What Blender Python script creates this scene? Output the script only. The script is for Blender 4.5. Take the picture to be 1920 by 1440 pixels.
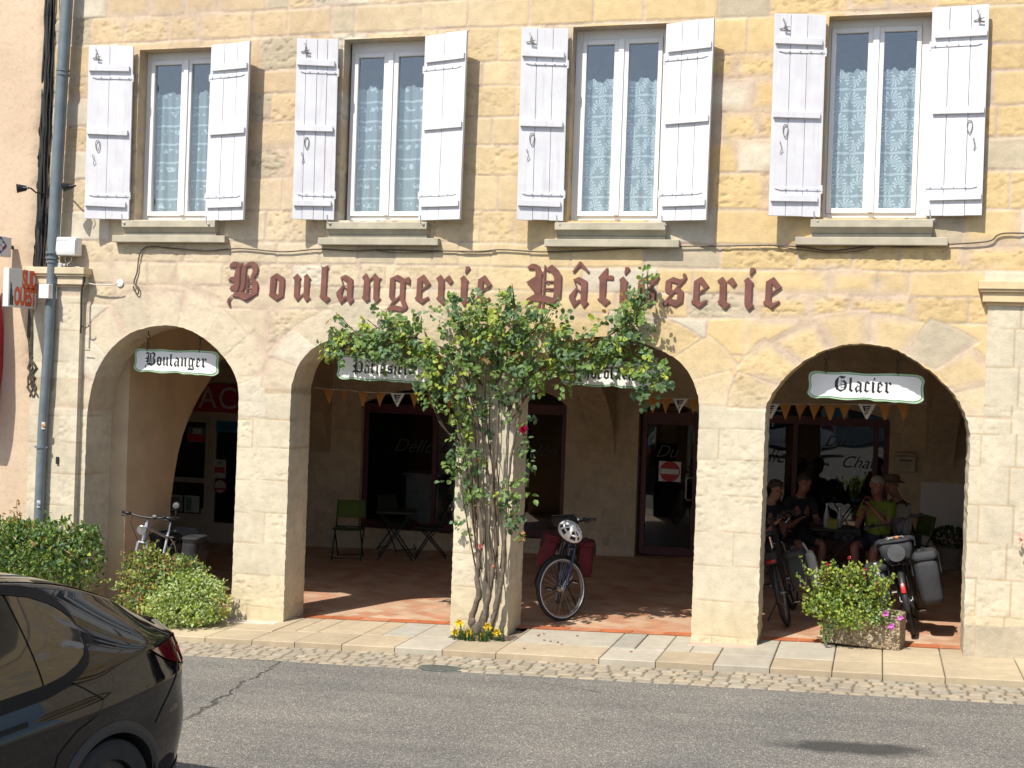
import bpy, bmesh, math, random
import numpy as np
from mathutils import Vector, Matrix, Euler, Quaternion
R = math.radians
for o in list(bpy.data.objects): bpy.data.objects.remove(o)
scn = bpy.context.scene
COL = scn.collection

# ------------------------------------------------------------------ camera
CF, CYAW, CPIT, CROL, CH, CD = 2400.0, 0.28066, -0.00725, 0.03490, 2.57642, 12.46917
def cam_axes():
    cy, sy, cp, sp = math.cos(CYAW), math.sin(CYAW), math.cos(CPIT), math.sin(CPIT)
    fw = Vector((-sy*cp, cy*cp, sp)); rt = Vector((cy, sy, 0)); up = rt.cross(fw)
    c, s = math.cos(CROL), math.sin(CROL)
    return fw, c*rt + s*up, -s*rt + c*up
FW, RT, UP = cam_axes()
CP = Vector((0, -CD, CH))
cam_d = bpy.data.cameras.new('camera'); cam = bpy.data.objects.new('camera', cam_d); COL.objects.link(cam)
cam_d.sensor_width = 36; cam_d.lens = 36*CF/1920; cam_d.clip_start = .1; cam_d.clip_end = 2000
cam.matrix_world = Matrix((( RT.x, UP.x, -FW.x, CP.x), (RT.y, UP.y, -FW.y, CP.y), (RT.z, UP.z, -FW.z, CP.z), (0, 0, 0, 1)))
scn.camera = cam
def ray(px, py): return FW + RT*((px-960)/CF) - UP*((py-720)/CF)
def wp(px, py, Y):                      # the point of the plane y = Y seen at a pixel of the photograph
    d = ray(px, py); return CP + d*((Y-CP.y)/d.y)
def wx(px, py, X):                      # same for a plane x = X
    d = ray(px, py); return CP + d*((X-CP.x)/d.x)
GS, G0 = .042, .103                     # the street climbs 4 cm per metre to the right
def gz(x): return GS*x + G0
def gp(px, py, off=0.0):
    d = ray(px, py); t = (G0+off-CP.z + GS*CP.x)/(d.z-GS*d.x); return CP + d*t

# ------------------------------------------------------------------ light
SUN = Vector((.229, .541, -.809)).normalized()
SUN_EL = math.asin(-SUN.z)
sd = bpy.data.lights.new('sun', 'SUN'); sd.energy = 4.6; sd.angle = R(.5); sd.color = (1, .95, .86)
sun = bpy.data.objects.new('sun', sd); COL.objects.link(sun); sun.rotation_euler = SUN.to_track_quat('-Z', 'Y').to_euler(); sun.location = (-6, -14, 20)
w = bpy.data.worlds.new('World'); scn.world = w; w.use_nodes = True
nt = w.node_tree; bg = nt.nodes['Background']
sky = nt.nodes.new('ShaderNodeTexSky'); sky.sky_type = 'NISHITA'; sky.sun_disc = False
sky.sun_elevation = SUN_EL; sky.sun_rotation = R(203); sky.dust_density = 1.5
nt.links.new(sky.outputs[0], bg.inputs[0]); bg.inputs[1].default_value = .125
scn.view_settings.view_transform = 'Standard'; scn.view_settings.look = 'None'
scn.view_settings.exposure = .52; scn.view_settings.gamma = 1
scn.render.engine = 'CYCLES'

# ------------------------------------------------------------------ materials
def nodes(name):
    m = bpy.data.materials.new(name); m.use_nodes = True; n = m.node_tree
    return m, n, n.nodes['Principled BSDF']
def N(n, t, **kw):
    x = n.nodes.new(t)
    for k, v in kw.items():
        if k.startswith('i_'):
            key = k[2:]; x.inputs[int(key) if key.isdigit() else key.replace('_', ' ')].default_value = v
        else: setattr(x, k, v)
    return x
def L(n, a, b): n.links.new(a, b)
def rgb(c): return (c[0], c[1], c[2], 1)
def ramp(n, src, stops):
    r = n.nodes.new('ShaderNodeValToRGB'); e = r.color_ramp.elements
    while len(e) < len(stops): e.new(.5)
    for i, (p_, c) in enumerate(stops):
        e[i].position = p_; e[i].color = rgb(c) if not isinstance(c, (int, float)) else (c, c, c, 1)
    if src is not None: L(n, src, r.inputs[0])
    return r
def mixc(n, fac, a, b, mode='MIX'):
    x = n.nodes.new('ShaderNodeMix'); x.data_type = 'RGBA'; x.blend_type = mode
    for s, v in ((0, fac), (6, a), (7, b)):
        if hasattr(v, 'links') or hasattr(v, 'is_linked'): L(n, v, x.inputs[s])
        elif isinstance(v, (int, float)): x.inputs[s].default_value = v
        else: x.inputs[s].default_value = rgb(v)
    return x.outputs[2]
def math_(n, op, a, b=None, c=None):
    x = n.nodes.new('ShaderNodeMath'); x.operation = op
    for i, v in enumerate((a, b, c)):
        if v is None: continue
        if isinstance(v, (int, float)): x.inputs[i].default_value = v
        else: L(n, v, x.inputs[i])
    return x.outputs[0]
def pos(n): return n.nodes.new('ShaderNodeNewGeometry').outputs['Position']
def objc(n): return n.nodes.new('ShaderNodeTexCoord').outputs['Object']
def noise(n, vec, scale, detail=4, rough=.55, dist=0):
    x = n.nodes.new('ShaderNodeTexNoise'); x.inputs['Scale'].default_value = scale; x.inputs['Detail'].default_value = detail
    x.inputs['Roughness'].default_value = rough; x.inputs['Distortion'].default_value = dist
    if vec is not None: L(n, vec, x.inputs['Vector'])
    return x.outputs['Fac']
def bump(n, b, h, strength, dist=.01):
    x = n.nodes.new('ShaderNodeBump'); x.inputs['Strength'].default_value = strength; x.inputs['Distance'].default_value = dist
    L(n, h, x.inputs['Height']); L(n, x.outputs[0], b.inputs['Normal']); return x
MC = {}
def pm(name, col, rough=.6, metal=0, var=.18, scale=6, bmp=.0, bscale=60, coat=0, spec=.5, col2=None, detail=4):
    """plain material with a mottled colour and optional fine bump"""
    if name in MC: return MC[name]
    m, n, b = nodes(name); v = objc(n)
    f = noise(n, v, scale, detail)
    lo = [c*(1-var) for c in col]; hi = [min(1, c*(1+var)) for c in col] if col2 is None else col2
    r = ramp(n, f, [(.3, lo), (.7, hi)]); L(n, r.outputs[0], b.inputs['Base Color'])
    b.inputs['Roughness'].default_value = rough; b.inputs['Metallic'].default_value = metal
    b.inputs['Specular IOR Level'].default_value = spec
    if coat: b.inputs['Coat Weight'].default_value = coat; b.inputs['Coat Roughness'].default_value = .03
    if bmp: bump(n, b, noise(n, v, bscale, 3), bmp, .004)
    MC[name] = m; return m

# ------------------------------------------------------------------ mesh helpers
class MB:
    """collects shapes and links them as ONE mesh object"""
    def __init__(s): s.v, s.f, s.mi, s.k = [], [], [], 0
    def add(s, vs, fs, mi=None):
        o = len(s.v); s.v += [tuple(v) for v in vs]; s.f += [tuple(i+o for i in f) for f in fs]; s.mi += [s.k if mi is None else mi]*len(fs); return s
    def box(s, x0, x1, y0, y1, z0, z1, M=None):
        vs = [Vector((x, y, z)) for x in (x0, x1) for y in (y0, y1) for z in (z0, z1)]
        if M is not None: vs = [M @ v for v in vs]
        return s.add(vs, [(0, 1, 3, 2), (4, 6, 7, 5), (0, 4, 5, 1), (2, 3, 7, 6), (0, 2, 6, 4), (1, 5, 7, 3)])
    def cbox(s, c, d, M=None, ch=.0):           # centred box, optional chamfer, optional local matrix about its centre
        x, y, z = d[0]/2, d[1]/2, d[2]/2; c = Vector(c)
        if ch <= 0: vs = [Vector((a*x, b*y, e*z)) for a in (-1, 1) for b in (-1, 1) for e in (-1, 1)]; fs = [(0, 1, 3, 2), (4, 6, 7, 5), (0, 4, 5, 1), (2, 3, 7, 6), (0, 2, 6, 4), (1, 5, 7, 3)]
        else:
            bm = bmesh.new(); bmesh.ops.create_cube(bm, size=1)
            for v in bm.verts: v.co = Vector((v.co.x*2*x, v.co.y*2*y, v.co.z*2*z))
            bmesh.ops.bevel(bm, geom=bm.edges[:], offset=ch, segments=2, affect='EDGES', profile=.5)
            bm.verts.ensure_lookup_table(); vs = [v.co.copy() for v in bm.verts]; fs = [tuple(v.index for v in f.verts) for f in bm.faces]; bm.free()
        if M is not None: vs = [M @ v for v in vs]
        return s.add([v+c for v in vs], fs)
    def tube(s, pts, r, n=8, cap=True, closed=False):
        pts = [Vector(p) for p in pts]; rs = r if hasattr(r, '__len__') else [r]*len(pts); o = len(s.v); prev = None
        m = len(pts)
        for i, p in enumerate(pts):
            if closed: t = pts[(i+1) % m]-pts[i-1]
            else: t = pts[min(i+1, m-1)]-pts[max(i-1, 0)]
            if t.length < 1e-9: t = Vector((0, 0, 1))
            t.normalize()
            if prev is None:
                a = Vector((0, 0, 1)) if abs(t.z) < .9 else Vector((1, 0, 0)); u = t.cross(a).normalized()
            else:
                u = prev - t*prev.dot(t); u = u.normalized() if u.length > 1e-6 else t.orthogonal().normalized()
            prev = u; w_ = t.cross(u)
            for k in range(n):
                a = 2*math.pi*k/n; s.v.append(tuple(p + (u*math.cos(a) + w_*math.sin(a))*rs[i]))
        for i in range(m if closed else m-1):
            j = (i+1) % m
            for k in range(n):
                k2 = (k+1) % n; s.f.append((o+i*n+k, o+i*n+k2, o+j*n+k2, o+j*n+k)); s.mi.append(s.k)
        if cap and not closed:
            s.f.append(tuple(o+k for k in range(n))[::-1]); s.f.append(tuple(o+(m-1)*n+k for k in range(n))); s.mi += [s.k]*2
        return s
    def lathe(s, prof, n=16, M=None, ang=2*math.pi):
        o = len(s.v); full = abs(ang-2*math.pi) < 1e-6; c = n if full else n+1
        for r, z in prof:
            for k in range(c):
                a = ang*k/n; v = Vector((r*math.cos(a), r*math.sin(a), z)); s.v.append(tuple(M @ v if M is not None else v))
        for i in range(len(prof)-1):
            for k in range(n):
                k2 = (k+1) % c if full else k+1
                s.f.append((o+i*c+k, o+i*c+k2, o+(i+1)*c+k2, o+(i+1)*c+k)); s.mi.append(s.k)
        return s
    def prism(s, poly, y0, y1):                  # poly in (x, z), extruded along y
        n = len(poly); o = len(s.v)
        s.v += [(a, y0, b) for a, b in poly] + [(a, y1, b) for a, b in poly]
        s.f += [tuple(o+i for i in range(n)), tuple(o+n+i for i in range(n))[::-1]] + [(o+i, o+n+i, o+n+(i+1) % n, o+(i+1) % n) for i in range(n)]
        s.mi += [s.k]*(n+2); return s
    def prismM(s, poly, d0, d1, M):              # poly in local (x, y), extruded along local z
        n = len(poly); o = len(s.v)
        s.v += [tuple(M @ Vector((a, b, d0))) for a, b in poly] + [tuple(M @ Vector((a, b, d1))) for a, b in poly]
        s.f += [tuple(o+i for i in range(n)), tuple(o+n+i for i in range(n))[::-1]] + [(o+i, o+n+i, o+n+(i+1) % n, o+(i+1) % n) for i in range(n)]
        s.mi += [s.k]*(n+2); return s
    def sheet(s, P, nu, nv):                     # grid of points P[i][j]
        o = len(s.v)
        for i in range(nu):
            for j in range(nv): s.v.append(tuple(P(i, j)))
        for i in range(nu-1):
            for j in range(nv-1): s.f.append((o+i*nv+j, o+(i+1)*nv+j, o+(i+1)*nv+j+1, o+i*nv+j+1)); s.mi.append(s.k)
        return s
    def ball(s, c, r, n=12, m=8, M=None):
        rx, ry, rz = r if hasattr(r, '__len__') else (r, r, r); c = Vector(c)
        def P(i, j):
            t = math.pi*i/m; a = 2*math.pi*j/n; v = Vector((rx*math.sin(t)*math.cos(a), ry*math.sin(t)*math.sin(a), rz*math.cos(t)))
            return c + (M @ v if M is not None else v)
        return s.sheet(P, m+1, n+1)
    def torus(s, c, Rr, r, M=None, n=40, k=8, prof=None):
        pts = []; c = Vector(c); o = len(s.v)
        for i in range(n):
            a = 2*math.pi*i/n
            for j in range(k):
                b = 2*math.pi*j/k; pr = (math.cos(b)*r, math.sin(b)*r) if prof is None else prof[j]
                v = Vector(((Rr+pr[0])*math.cos(a), pr[1], (Rr+pr[0])*math.sin(a))); s.v.append(tuple(c + (M @ v if M is not None else v)))
        for i in range(n):
            for j in range(k):
                i2, j2 = (i+1) % n, (j+1) % k; s.f.append((o+i*k+j, o+i2*k+j, o+i2*k+j2, o+i*k+j2)); s.mi.append(s.k)
        return s
    def build(s, name, mat, parent=None, smooth=False, bevel=0):
        me = bpy.data.meshes.new(name); me.from_pydata(s.v, [], s.f)
        mats = mat if isinstance(mat, (list, tuple)) else [mat]
        for m in mats: me.materials.append(m)
        if len(mats) > 1: me.polygons.foreach_set('material_index', s.mi)
        if smooth: me.polygons.foreach_set('use_smooth', [True]*len(me.polygons))
        me.update()
        if smooth == 2: me.set_sharp_from_angle(angle=R(35))
        o = bpy.data.objects.new(name, me); COL.objects.link(o)
        if parent is not None: adopt(o, parent)
        if bevel:
            b = o.modifiers.new('bevel', 'BEVEL'); b.width = bevel; b.segments = 2; b.limit_method = 'ANGLE'; b.angle_limit = R(40)
        return o
def mtx(o): return Matrix.LocRotScale(o.location, o.rotation_euler, o.scale)
def wm(o):
    m = mtx(o); p_ = o.parent
    return (wm(p_) @ o.matrix_parent_inverse @ m) if p_ else m
def adopt(o, parent):                            # parent without moving (meshes are written in world or thing space)
    o.parent = parent; o.matrix_parent_inverse = wm(parent).inverted() if parent.get('world') else Matrix()
def tag(o, label=None, cat=None, group=None, kind=None):
    if label: o['label'] = label
    if cat: o['category'] = cat
    if group: o['group'] = group
    if kind: o['kind'] = kind
    return o
def thing(name, label, cat, loc=(0, 0, 0), rz=0, group=None, world=False):
    """an Empty at the thing's base; world=True: its parts are written in world coordinates"""
    o = bpy.data.objects.new(name, None); COL.objects.link(o); o.location = loc; o.rotation_euler = (0, 0, rz); o.empty_display_size = .1
    if world: o['world'] = 1
    return tag(o, label, cat, group)
def copy_tree(o, parent=None):
    c = o.copy(); COL.objects.link(c)
    if parent is not None: c.parent = parent
    for ch in list(o.children): copy_tree(ch, c)
    return c
def vnoise(x, y, seed=0):                        # smooth lattice noise on numpy arrays, 0..1
    xi, yi = np.floor(x).astype(np.int64), np.floor(y).astype(np.int64); fx, fy = x-xi, y-yi
    fx, fy = fx*fx*(3-2*fx), fy*fy*(3-2*fy)
    def h(a, b):
        n_ = (a*374761393 + b*668265263 + seed*974711) & 0x7fffffff
        n_ = ((n_ ^ (n_ >> 13))*1274126177) & 0x7fffffff
        return ((n_ ^ (n_ >> 16)) & 0xffff)/65535.0
    return (h(xi, yi)*(1-fx)+h(xi+1, yi)*fx)*(1-fy)+(h(xi, yi+1)*(1-fx)+h(xi+1, yi+1)*fx)*fy
def fbm(x, y, seed=0, o=4):
    s, a, t = 0, .5, 0
    for i in range(o): s = s+a*vnoise(x*2**i, y*2**i, seed+i*17); t += a; a *= .5
    return s/t
# ------------------------------------------------------------------ stone materials
def attr_mat(name, bumpstr=.5, fine=90, var=.16, rough=.88, blotch=.10):
    m, n, b = nodes(name); a = n.nodes.new('ShaderNodeAttribute'); a.attribute_name = 'Col'; v = pos(n)
    f = noise(n, v, 9, 6, .65); g = noise(n, v, 1.3, 5, .6); k = noise(n, v, fine, 4, .7)
    r1 = ramp(n, f, [(.3, (1-var,)*3), (.7, (1+var*.6,)*3)]); r2 = ramp(n, g, [(.35, (1-blotch*1.1, 1-blotch*1.2, 1-blotch*1.1)), (.65, (1, 1, 1))])
    c = mixc(n, 1, a.outputs['Color'], r1.outputs[0], 'MULTIPLY'); c = mixc(n, 1, c, r2.outputs[0], 'MULTIPLY')
    r3 = ramp(n, k, [(.33, (.72, .7, .68)), (.42, (1, 1, 1))]); c = mixc(n, .55, c, r3.outputs[0], 'MULTIPLY')
    L(n, c, b.inputs['Base Color']); b.inputs['Roughness'].default_value = rough; b.inputs['Specular IOR Level'].default_value = .25
    h = math_(n, 'ADD', math_(n, 'MULTIPLY', f, 1.4), k); bump(n, b, h, bumpstr, .006)
    return m
M_FACADE = attr_mat('limestone_facade', .55, 75, .15)
M_SLAB = attr_mat('limestone_slabs', .35, 110, .12, .85, .14)
M_COBBLE = attr_mat('worn_setts', .5, 120, .22, .85, .15)

def set_col(me, cols):
    a = me.color_attributes.new('Col', 'FLOAT_COLOR', 'POINT')
    buf = np.ones((len(me.vertices), 4), np.float32); buf[:, :3] = cols; a.data.foreach_set('color', buf.ravel())
def grid_mesh(name, V, F, mat, cols=None, smooth=True):
    me = bpy.data.meshes.new(name); nv, nf = len(V), len(F)
    me.vertices.add(nv); me.vertices.foreach_set('co', np.asarray(V, np.float32).ravel())
    me.loops.add(nf*4); me.loops.foreach_set('vertex_index', np.asarray(F, np.int32).ravel())
    me.polygons.add(nf); me.polygons.foreach_set('loop_start', np.arange(0, nf*4, 4, dtype=np.int32))
    if smooth: me.polygons.foreach_set('use_smooth', np.ones(nf, bool))
    me.update(calc_edges=True); me.validate()
    if cols is not None: set_col(me, cols)
    me.materials.append(mat)
    o = bpy.data.objects.new(name, me); COL.objects.link(o); return o

# ------------------------------------------------------------------ ground
def sheet(name, x0, x1, y0, y1, off, mat, nx=2, ny=2):
    mb = MB(); mb.sheet(lambda i, j: (x0+(x1-x0)*i/(nx-1), y0+(y1-y0)*j/(ny-1), gz(x0+(x1-x0)*i/(nx-1))+off), nx, ny)
    o = mb.build(name, mat); return tag(o, kind='structure')
def asphalt():
    m, n, b = nodes('asphalt'); v = pos(n)
    vo = n.nodes.new('ShaderNodeTexVoronoi'); vo.inputs['Scale'].default_value = 130; L(n, v, vo.inputs['Vector'])
    sp = n.nodes.new('ShaderNodeSeparateColor'); L(n, vo.outputs['Color'], sp.inputs[0])
    chips = ramp(n, sp.outputs[0], [(0, (.10, .096, .09)), (.45, (.15, .144, .133)), (.82, (.20, .19, .172)), (.95, (.30, .283, .25)), (1, (.44, .415, .37))])
    big = noise(n, v, .55, 5, .6); c = mixc(n, 1, chips.outputs[0], ramp(n, big, [(.3, (.78, .79, .8)), (.7, (1.12, 1.08, 1.02))]).outputs[0], 'MULTIPLY')
    mp0 = N(n, 'ShaderNodeMapping'); L(n, v, mp0.inputs[0]); mp0.inputs['Scale'].default_value = (.35, 2.6, 1); c = mixc(n, 1, c, ramp(n, noise(n, mp0.outputs[0], 1.2, 5, .65), [(.35, (.86, .86, .87)), (.65, (1.08, 1.07, 1.05))]).outputs[0], 'MULTIPLY')
    pt = noise(n, v, 2.3, 6, .7); c = mixc(n, math_(n, 'MULTIPLY', ramp(n, pt, [(.60, 0), (.68, 1)]).outputs[0], .28), c, (.085, .08, .072))
    # damp dark stain on the road, a crack, and tar seams
    def stain(cx, cy, rx, ry, rot):
        mp = N(n, 'ShaderNodeMapping', vector_type='TEXTURE'); mp.inputs['Location'].default_value = (cx, cy, 0); mp.inputs['Rotation'].default_value = (0, 0, rot); mp.inputs['Scale'].default_value = (rx, ry, 50)
        L(n, v, mp.inputs[0]); ln = N(n, 'ShaderNodeVectorMath', operation='LENGTH'); L(n, mp.outputs[0], ln.inputs[0])
        d = math_(n, 'ADD', ln.outputs['Value'], math_(n, 'MULTIPLY', math_(n, 'SUBTRACT', noise(n, v, 3.5, 4), .5), .9))
        return ramp(n, d, [(.55, 1), (1.05, 0)]).outputs[0]
    a = gp(1600, 1402, -.055)
    s = math_(n, 'MAXIMUM', stain(a.x, a.y, .62, .22, .05), math_(n, 'MULTIPLY', stain(a.x+1.55, a.y+.05, .3, .1, 0), .7))
    c = mixc(n, math_(n, 'MULTIPLY', s, .85), c, (.035, .035, .034))
    def crack(p0, p1, wdt, amp):
        d = (p1-p0); d.z = 0; ln_ = d.length; d.normalize(); nx_, ny_ = -d.y, d.x
        dn = N(n, 'ShaderNodeVectorMath', operation='DOT_PRODUCT'); sb = N(n, 'ShaderNodeVectorMath', operation='SUBTRACT'); L(n, v, sb.inputs[0]); sb.inputs[1].default_value = (p0.x, p0.y, 0)
        L(n, sb.outputs[0], dn.inputs[0]); dn.inputs[1].default_value = (nx_, ny_, 0)
        al = N(n, 'ShaderNodeVectorMath', operation='DOT_PRODUCT'); L(n, sb.outputs[0], al.inputs[0]); al.inputs[1].default_value = (d.x, d.y, 0)
        off = math_(n, 'MULTIPLY', math_(n, 'SUBTRACT', noise(n, v, 2.2, 6, .7), .5), amp)
        dd = math_(n, 'ABSOLUTE', math_(n, 'ADD', dn.outputs['Value'], off))
        inside = math_(n, 'MULTIPLY', math_(n, 'GREATER_THAN', al.outputs['Value'], -.05), math_(n, 'LESS_THAN', al.outputs['Value'], ln_))
        lim = math_(n, 'MULTIPLY', noise(n, v, 14, 3), wdt*2)
        return math_(n, 'MULTIPLY', math_(n, 'LESS_THAN', dd, lim), inside)
    cr = crack(gp(345, 1352, -.055), gp(528, 1240, -.055), .018, .5)
    cr = math_(n, 'MAXIMUM', cr, crack(gp(1120, 1296, -.055), gp(1010, 1280, -.055), .006, .2))
    c = mixc(n, math_(n, 'MULTIPLY', cr, .8), c, (.035, .033, .026))
    L(n, c, b.inputs['Base Color']); b.inputs['Roughness'].default_value = .9; b.inputs['Specular IOR Level'].default_value = .2
    vd = n.nodes.new('ShaderNodeTexVoronoi'); vd.inputs['Scale'].default_value = 130; L(n, v, vd.inputs['Vector'])
    h = math_(n, 'SUBTRACT', math_(n, 'SUBTRACT', 1, vd.outputs['Distance']), math_(n, 'MULTIPLY', cr, 3)); bump(n, b, h, .7, .006)
    return m
sheet('ground', -300, 300, -300, 300, -.32, pm('earth', (.2, .18, .14), .95, var=.3, scale=.3))
sheet('road', -60, 60, -70, -1.53, -.056, asphalt(), 3, 3)

def setts():
    st = .011; x0, x1, y0, y1 = -15, 5.6, -1.58, -.945
    nx, ny = int((x1-x0)/st), int((y1-y0)/st); X, Y = np.meshgrid(np.linspace(x0, x1, nx), np.linspace(y0, y1, ny), indexing='ij')
    wx_ = X+.03*(fbm(X*5, Y*5, 3)-.5); wy_ = Y+.045*(fbm(X*3.3, Y*3.3, 9)-.5)
    rows = (wy_-y0)/.106; ri = np.floor(rows).astype(int); rr = np.random.RandomState(4)
    offs, wid = rr.rand(12), .12+.05*rr.rand(12)
    cx = wx_/wid[ri % 12]+offs[ri % 12]+.35*vnoise(wx_*2.2, ri*1.7, 5); ci = np.floor(cx).astype(int)
    fy = rows-ri; fx = cx-ci
    dx = np.minimum(fx, 1-fx)*wid[ri % 12]; dy = np.minimum(fy, 1-fy)*.106
    e = np.minimum(dx, dy); h01 = ((ci*7919+ri*104729) % 1009)/1009.0; h02 = ((ci*15485+ri*3571+77) % 997)/997.0
    h = np.clip((e-.005)/.014, 0, 1); h = 1-(1-h)**2
    z = gz(X)-.064+.013*h+.006*(h02-.5)*h+.004*(fbm(X*30, Y*30, 2)-.5)
    base = np.array([.35, .30, .22]); alt = np.array([.32, .285, .22]); alt2 = np.array([.375, .315, .225])
    c = base+(alt-base)*(h01[..., None] > .66)+(alt2-base)*(h01[..., None] < .2)
    c = c*(.88+.22*h02[..., None]); c = c*h[..., None]+np.array([.15, .12, .08])*(1-h[..., None])
    moss = np.clip((fbm(X*2, Y*6, 31)-.6)*6, 0, 1)*(1-h); c = c*(1-.5*moss[..., None])+np.array([.09, .1, .04])*.5*moss[..., None]
    V = np.stack([X, Y, z], -1).reshape(-1, 3); I = np.arange(nx*ny).reshape(nx, ny)
    F = np.stack([I[:-1, :-1], I[1:, :-1], I[1:, 1:], I[:-1, 1:]], -1).reshape(-1, 4)
    return tag(grid_mesh('gutter', V, F, M_COBBLE, c.reshape(-1, 3)), kind='structure')
setts()

def pavement():
    rnd = random.Random(11); V, F, C = [], [], []
    def slab(x0, x1, y0, y1, col, dz=0.):
        g = .004; x0 += g; x1 -= g; y0 += g; y1 -= g; b_ = .007; o = len(V); dl, dr = rnd.uniform(-.003, .003), rnd.uniform(-.003, .003)
        for (a, b, c_) in ((0, 0, -.075), (0, 0, -b_), (b_, b_, 0)):
            for (x, y) in ((x0+a, y0+b), (x1-a, y0+b), (x1-a, y1-b), (x0+a, y1-b)):
                V.append((x, y, gz(x)+c_+dz+(dl if x < (x0+x1)/2 else dr))); C.append(col)
        for k in range(2):
            for i in range(4): F.append((o+k*4+i, o+k*4+(i+1) % 4, o+k*4+4+(i+1) % 4, o+k*4+4+i))
        F.append((o+8, o+9, o+10, o+11))
    def colr(x):
        k = rnd.random(); base = (.42, .38, .30) if k < .6 else (.43, .35, .235) if k < .85 else (.37, .345, .28)
        if x < -5.2 or x > -.6: base = (.44, .36, .24)
        s = rnd.uniform(.86, 1.04); return [c_*s for c_ in base]
    joints = sorted([gp(px, py).x for px, py in ((377, 1197), (470, 1200), (553, 1203), (643, 1207), (737, 1215), (828, 1219), (928, 1225), (1120, 1237), (1228, 1241), (1337, 1246), (1443, 1252), (1560, 1257), (1655, 1262), (1772, 1267))])
    joints = [-20+.72*i for i in range(13)]+[-10.6, -9.9, -9.2, -8.5, -7.8, -7.1]+[j for j in joints if j > -6.9]+[1.25, 2.0, 2.8, 3.4, 4.1, 4.9, 5.6]
    gx0, gx1, gy = -4.06, -3.42, -.36                         # planting hole at the foot of the centre pillar
    for a, b in zip(joints, joints[1:]):
        d = rnd.uniform(.44, .56)
        if a < gx1 and b > gx0: d = -.95-gy; d = .59
        slab(a, b, -.95, -.95+d, colr(a)); j2 = a+(b-a)*rnd.uniform(.3, .7)
        back = .295
        if a < gx1 and b > gx0:
            if a < gx0-.02: slab(a, gx0, -.95+d, back, colr(a))
            if b > gx1+.02: slab(gx1, b, -.95+d, back, colr(a))
        elif rnd.random() < .5: slab(a, b, -.95+d, back, colr(a))
        else: slab(a, j2, -.95+d, back, colr(a)); slab(j2, b, -.95+d, back, colr(a))
    slab(wp(1292, 1218, 0).x, wp(1418, 1224, 0).x, -.16, .12, (.45, .36, .28), .006)
    slab(wp(420, 1172, 0).x, wp(528, 1176, 0).x, -.17, .12, (.52, .46, .38), .006)
    me = bpy.data.meshes.new('pavement'); me.from_pydata(V, [], F); set_col(me, np.array(C)); me.materials.append(M_SLAB); me.update()
    o = bpy.data.objects.new('pavement', me); COL.objects.link(o); tag(o, kind='structure')
    sheet('pavement_bed', -20, 5.6, -.945, .31, -.03, pm('joint_sand', (.17, .14, .1), .95, var=.3, scale=20), 2, 2)
    mb = MB(); mb.sheet(lambda i, j: (gx0+(gx1-gx0)*i/19, gy+(.34)*j/9, gz(-3.7)-.022+.02*random.Random(i*31+j).random()), 20, 10)
    tag(mb.build('planting_soil', pm('soil', (.075, .055, .038), .95, var=.4, scale=30, bmp=.8, bscale=50)), kind='structure')
pavement()

def tiles():
    m, n, b = nodes('terracotta_tiles'); v = pos(n)
    def brick(rot, scale, c1, c2, mort, off=.5, bw=.5, rh=.5):
        mp = N(n, 'ShaderNodeMapping'); mp.inputs['Rotation'].default_value = (0, 0, rot); L(n, v, mp.inputs[0])
        t = N(n, 'ShaderNodeTexBrick', offset=off); t.inputs['Scale'].default_value = scale; t.inputs['Mortar Size'].default_value = .012; t.inputs['Brick Width'].default_value = bw; t.inputs['Row Height'].default_value = rh
        t.inputs['Color1'].default_value = rgb(c1); t.inputs['Color2'].default_value = rgb(c2); t.inputs['Mortar'].default_value = rgb(mort); t.inputs['Bias'].default_value = -.1; L(n, mp.outputs[0], t.inputs['Vector']); return t
    t1 = brick(.62, 2.2, (.44, .22, .13), (.52, .38, .26), (.39, .30, .22), .5, .62, .36)
    f = noise(n, v, 3.0, 5); c = mixc(n, 1, t1.outputs[0], ramp(n, f, [(.3, (.8, .78, .75)), (.7, (1.1, 1.1, 1.1))]).outputs[0], 'MULTIPLY')
    L(n, c, b.inputs['Base Color']); b.inputs['Roughness'].default_value = .55; bump(n, b, t1.outputs['Fac'], -.3, .003)
    sheet('gallery_floor', -13, 3.2, .30, 6.5, -.004, m, 2, 2)
    mb = MB(); rnd = random.Random(3); x = -12.9                  # border row of red tiles along the threshold
    while x < 3.1:
        w_ = .33; mb.add([(x+.004, .31, gz(x)+.001), (x+w_-.004, .31, gz(x+w_)+.001), (x+w_-.004, .48, gz(x+w_)+.001), (x+.004, .48, gz(x)+.001)], [(0, 1, 2, 3)], rnd.choice([0, 0, 1])); x += w_
    tag(mb.build('border_tiles', [pm('red_tile', (.42, .13, .055), .5, var=.2, scale=4), pm('red_tile_pale', (.45, .19, .1), .5, var=.2, scale=4)]), kind='structure')
tiles()

c_ = gp(832, 1253, -.05); m_ = MB(); m_.lathe([(0, .004), (.19, .004), (.20, 0), (.20, -.02)], 28, Matrix.Translation((c_.x, c_.y-.02, gz(c_.x)-.046)) @ Matrix.Diagonal((1.15, .55, 1, 1)))
uc_ = tag(m_.build('utility_cover', pm('cover_iron', (.10, .11, .09), .7, .3, var=.3, scale=25, bmp=.5, bscale=60)), 'small oval iron cover set in the setts of the gutter below the rose', 'cover')
m_ = MB(); m_.lathe([(.12, .0055), (.135, .0075), (.15, .0055)], 24, Matrix.Translation((c_.x, c_.y-.02, gz(c_.x)-.046)) @ Matrix.Diagonal((1.15, .55, 1, 1))); adopt(m_.build('raised_ring', pm('cover_iron', (.10, .11, .09), .7)), uc_)
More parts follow.
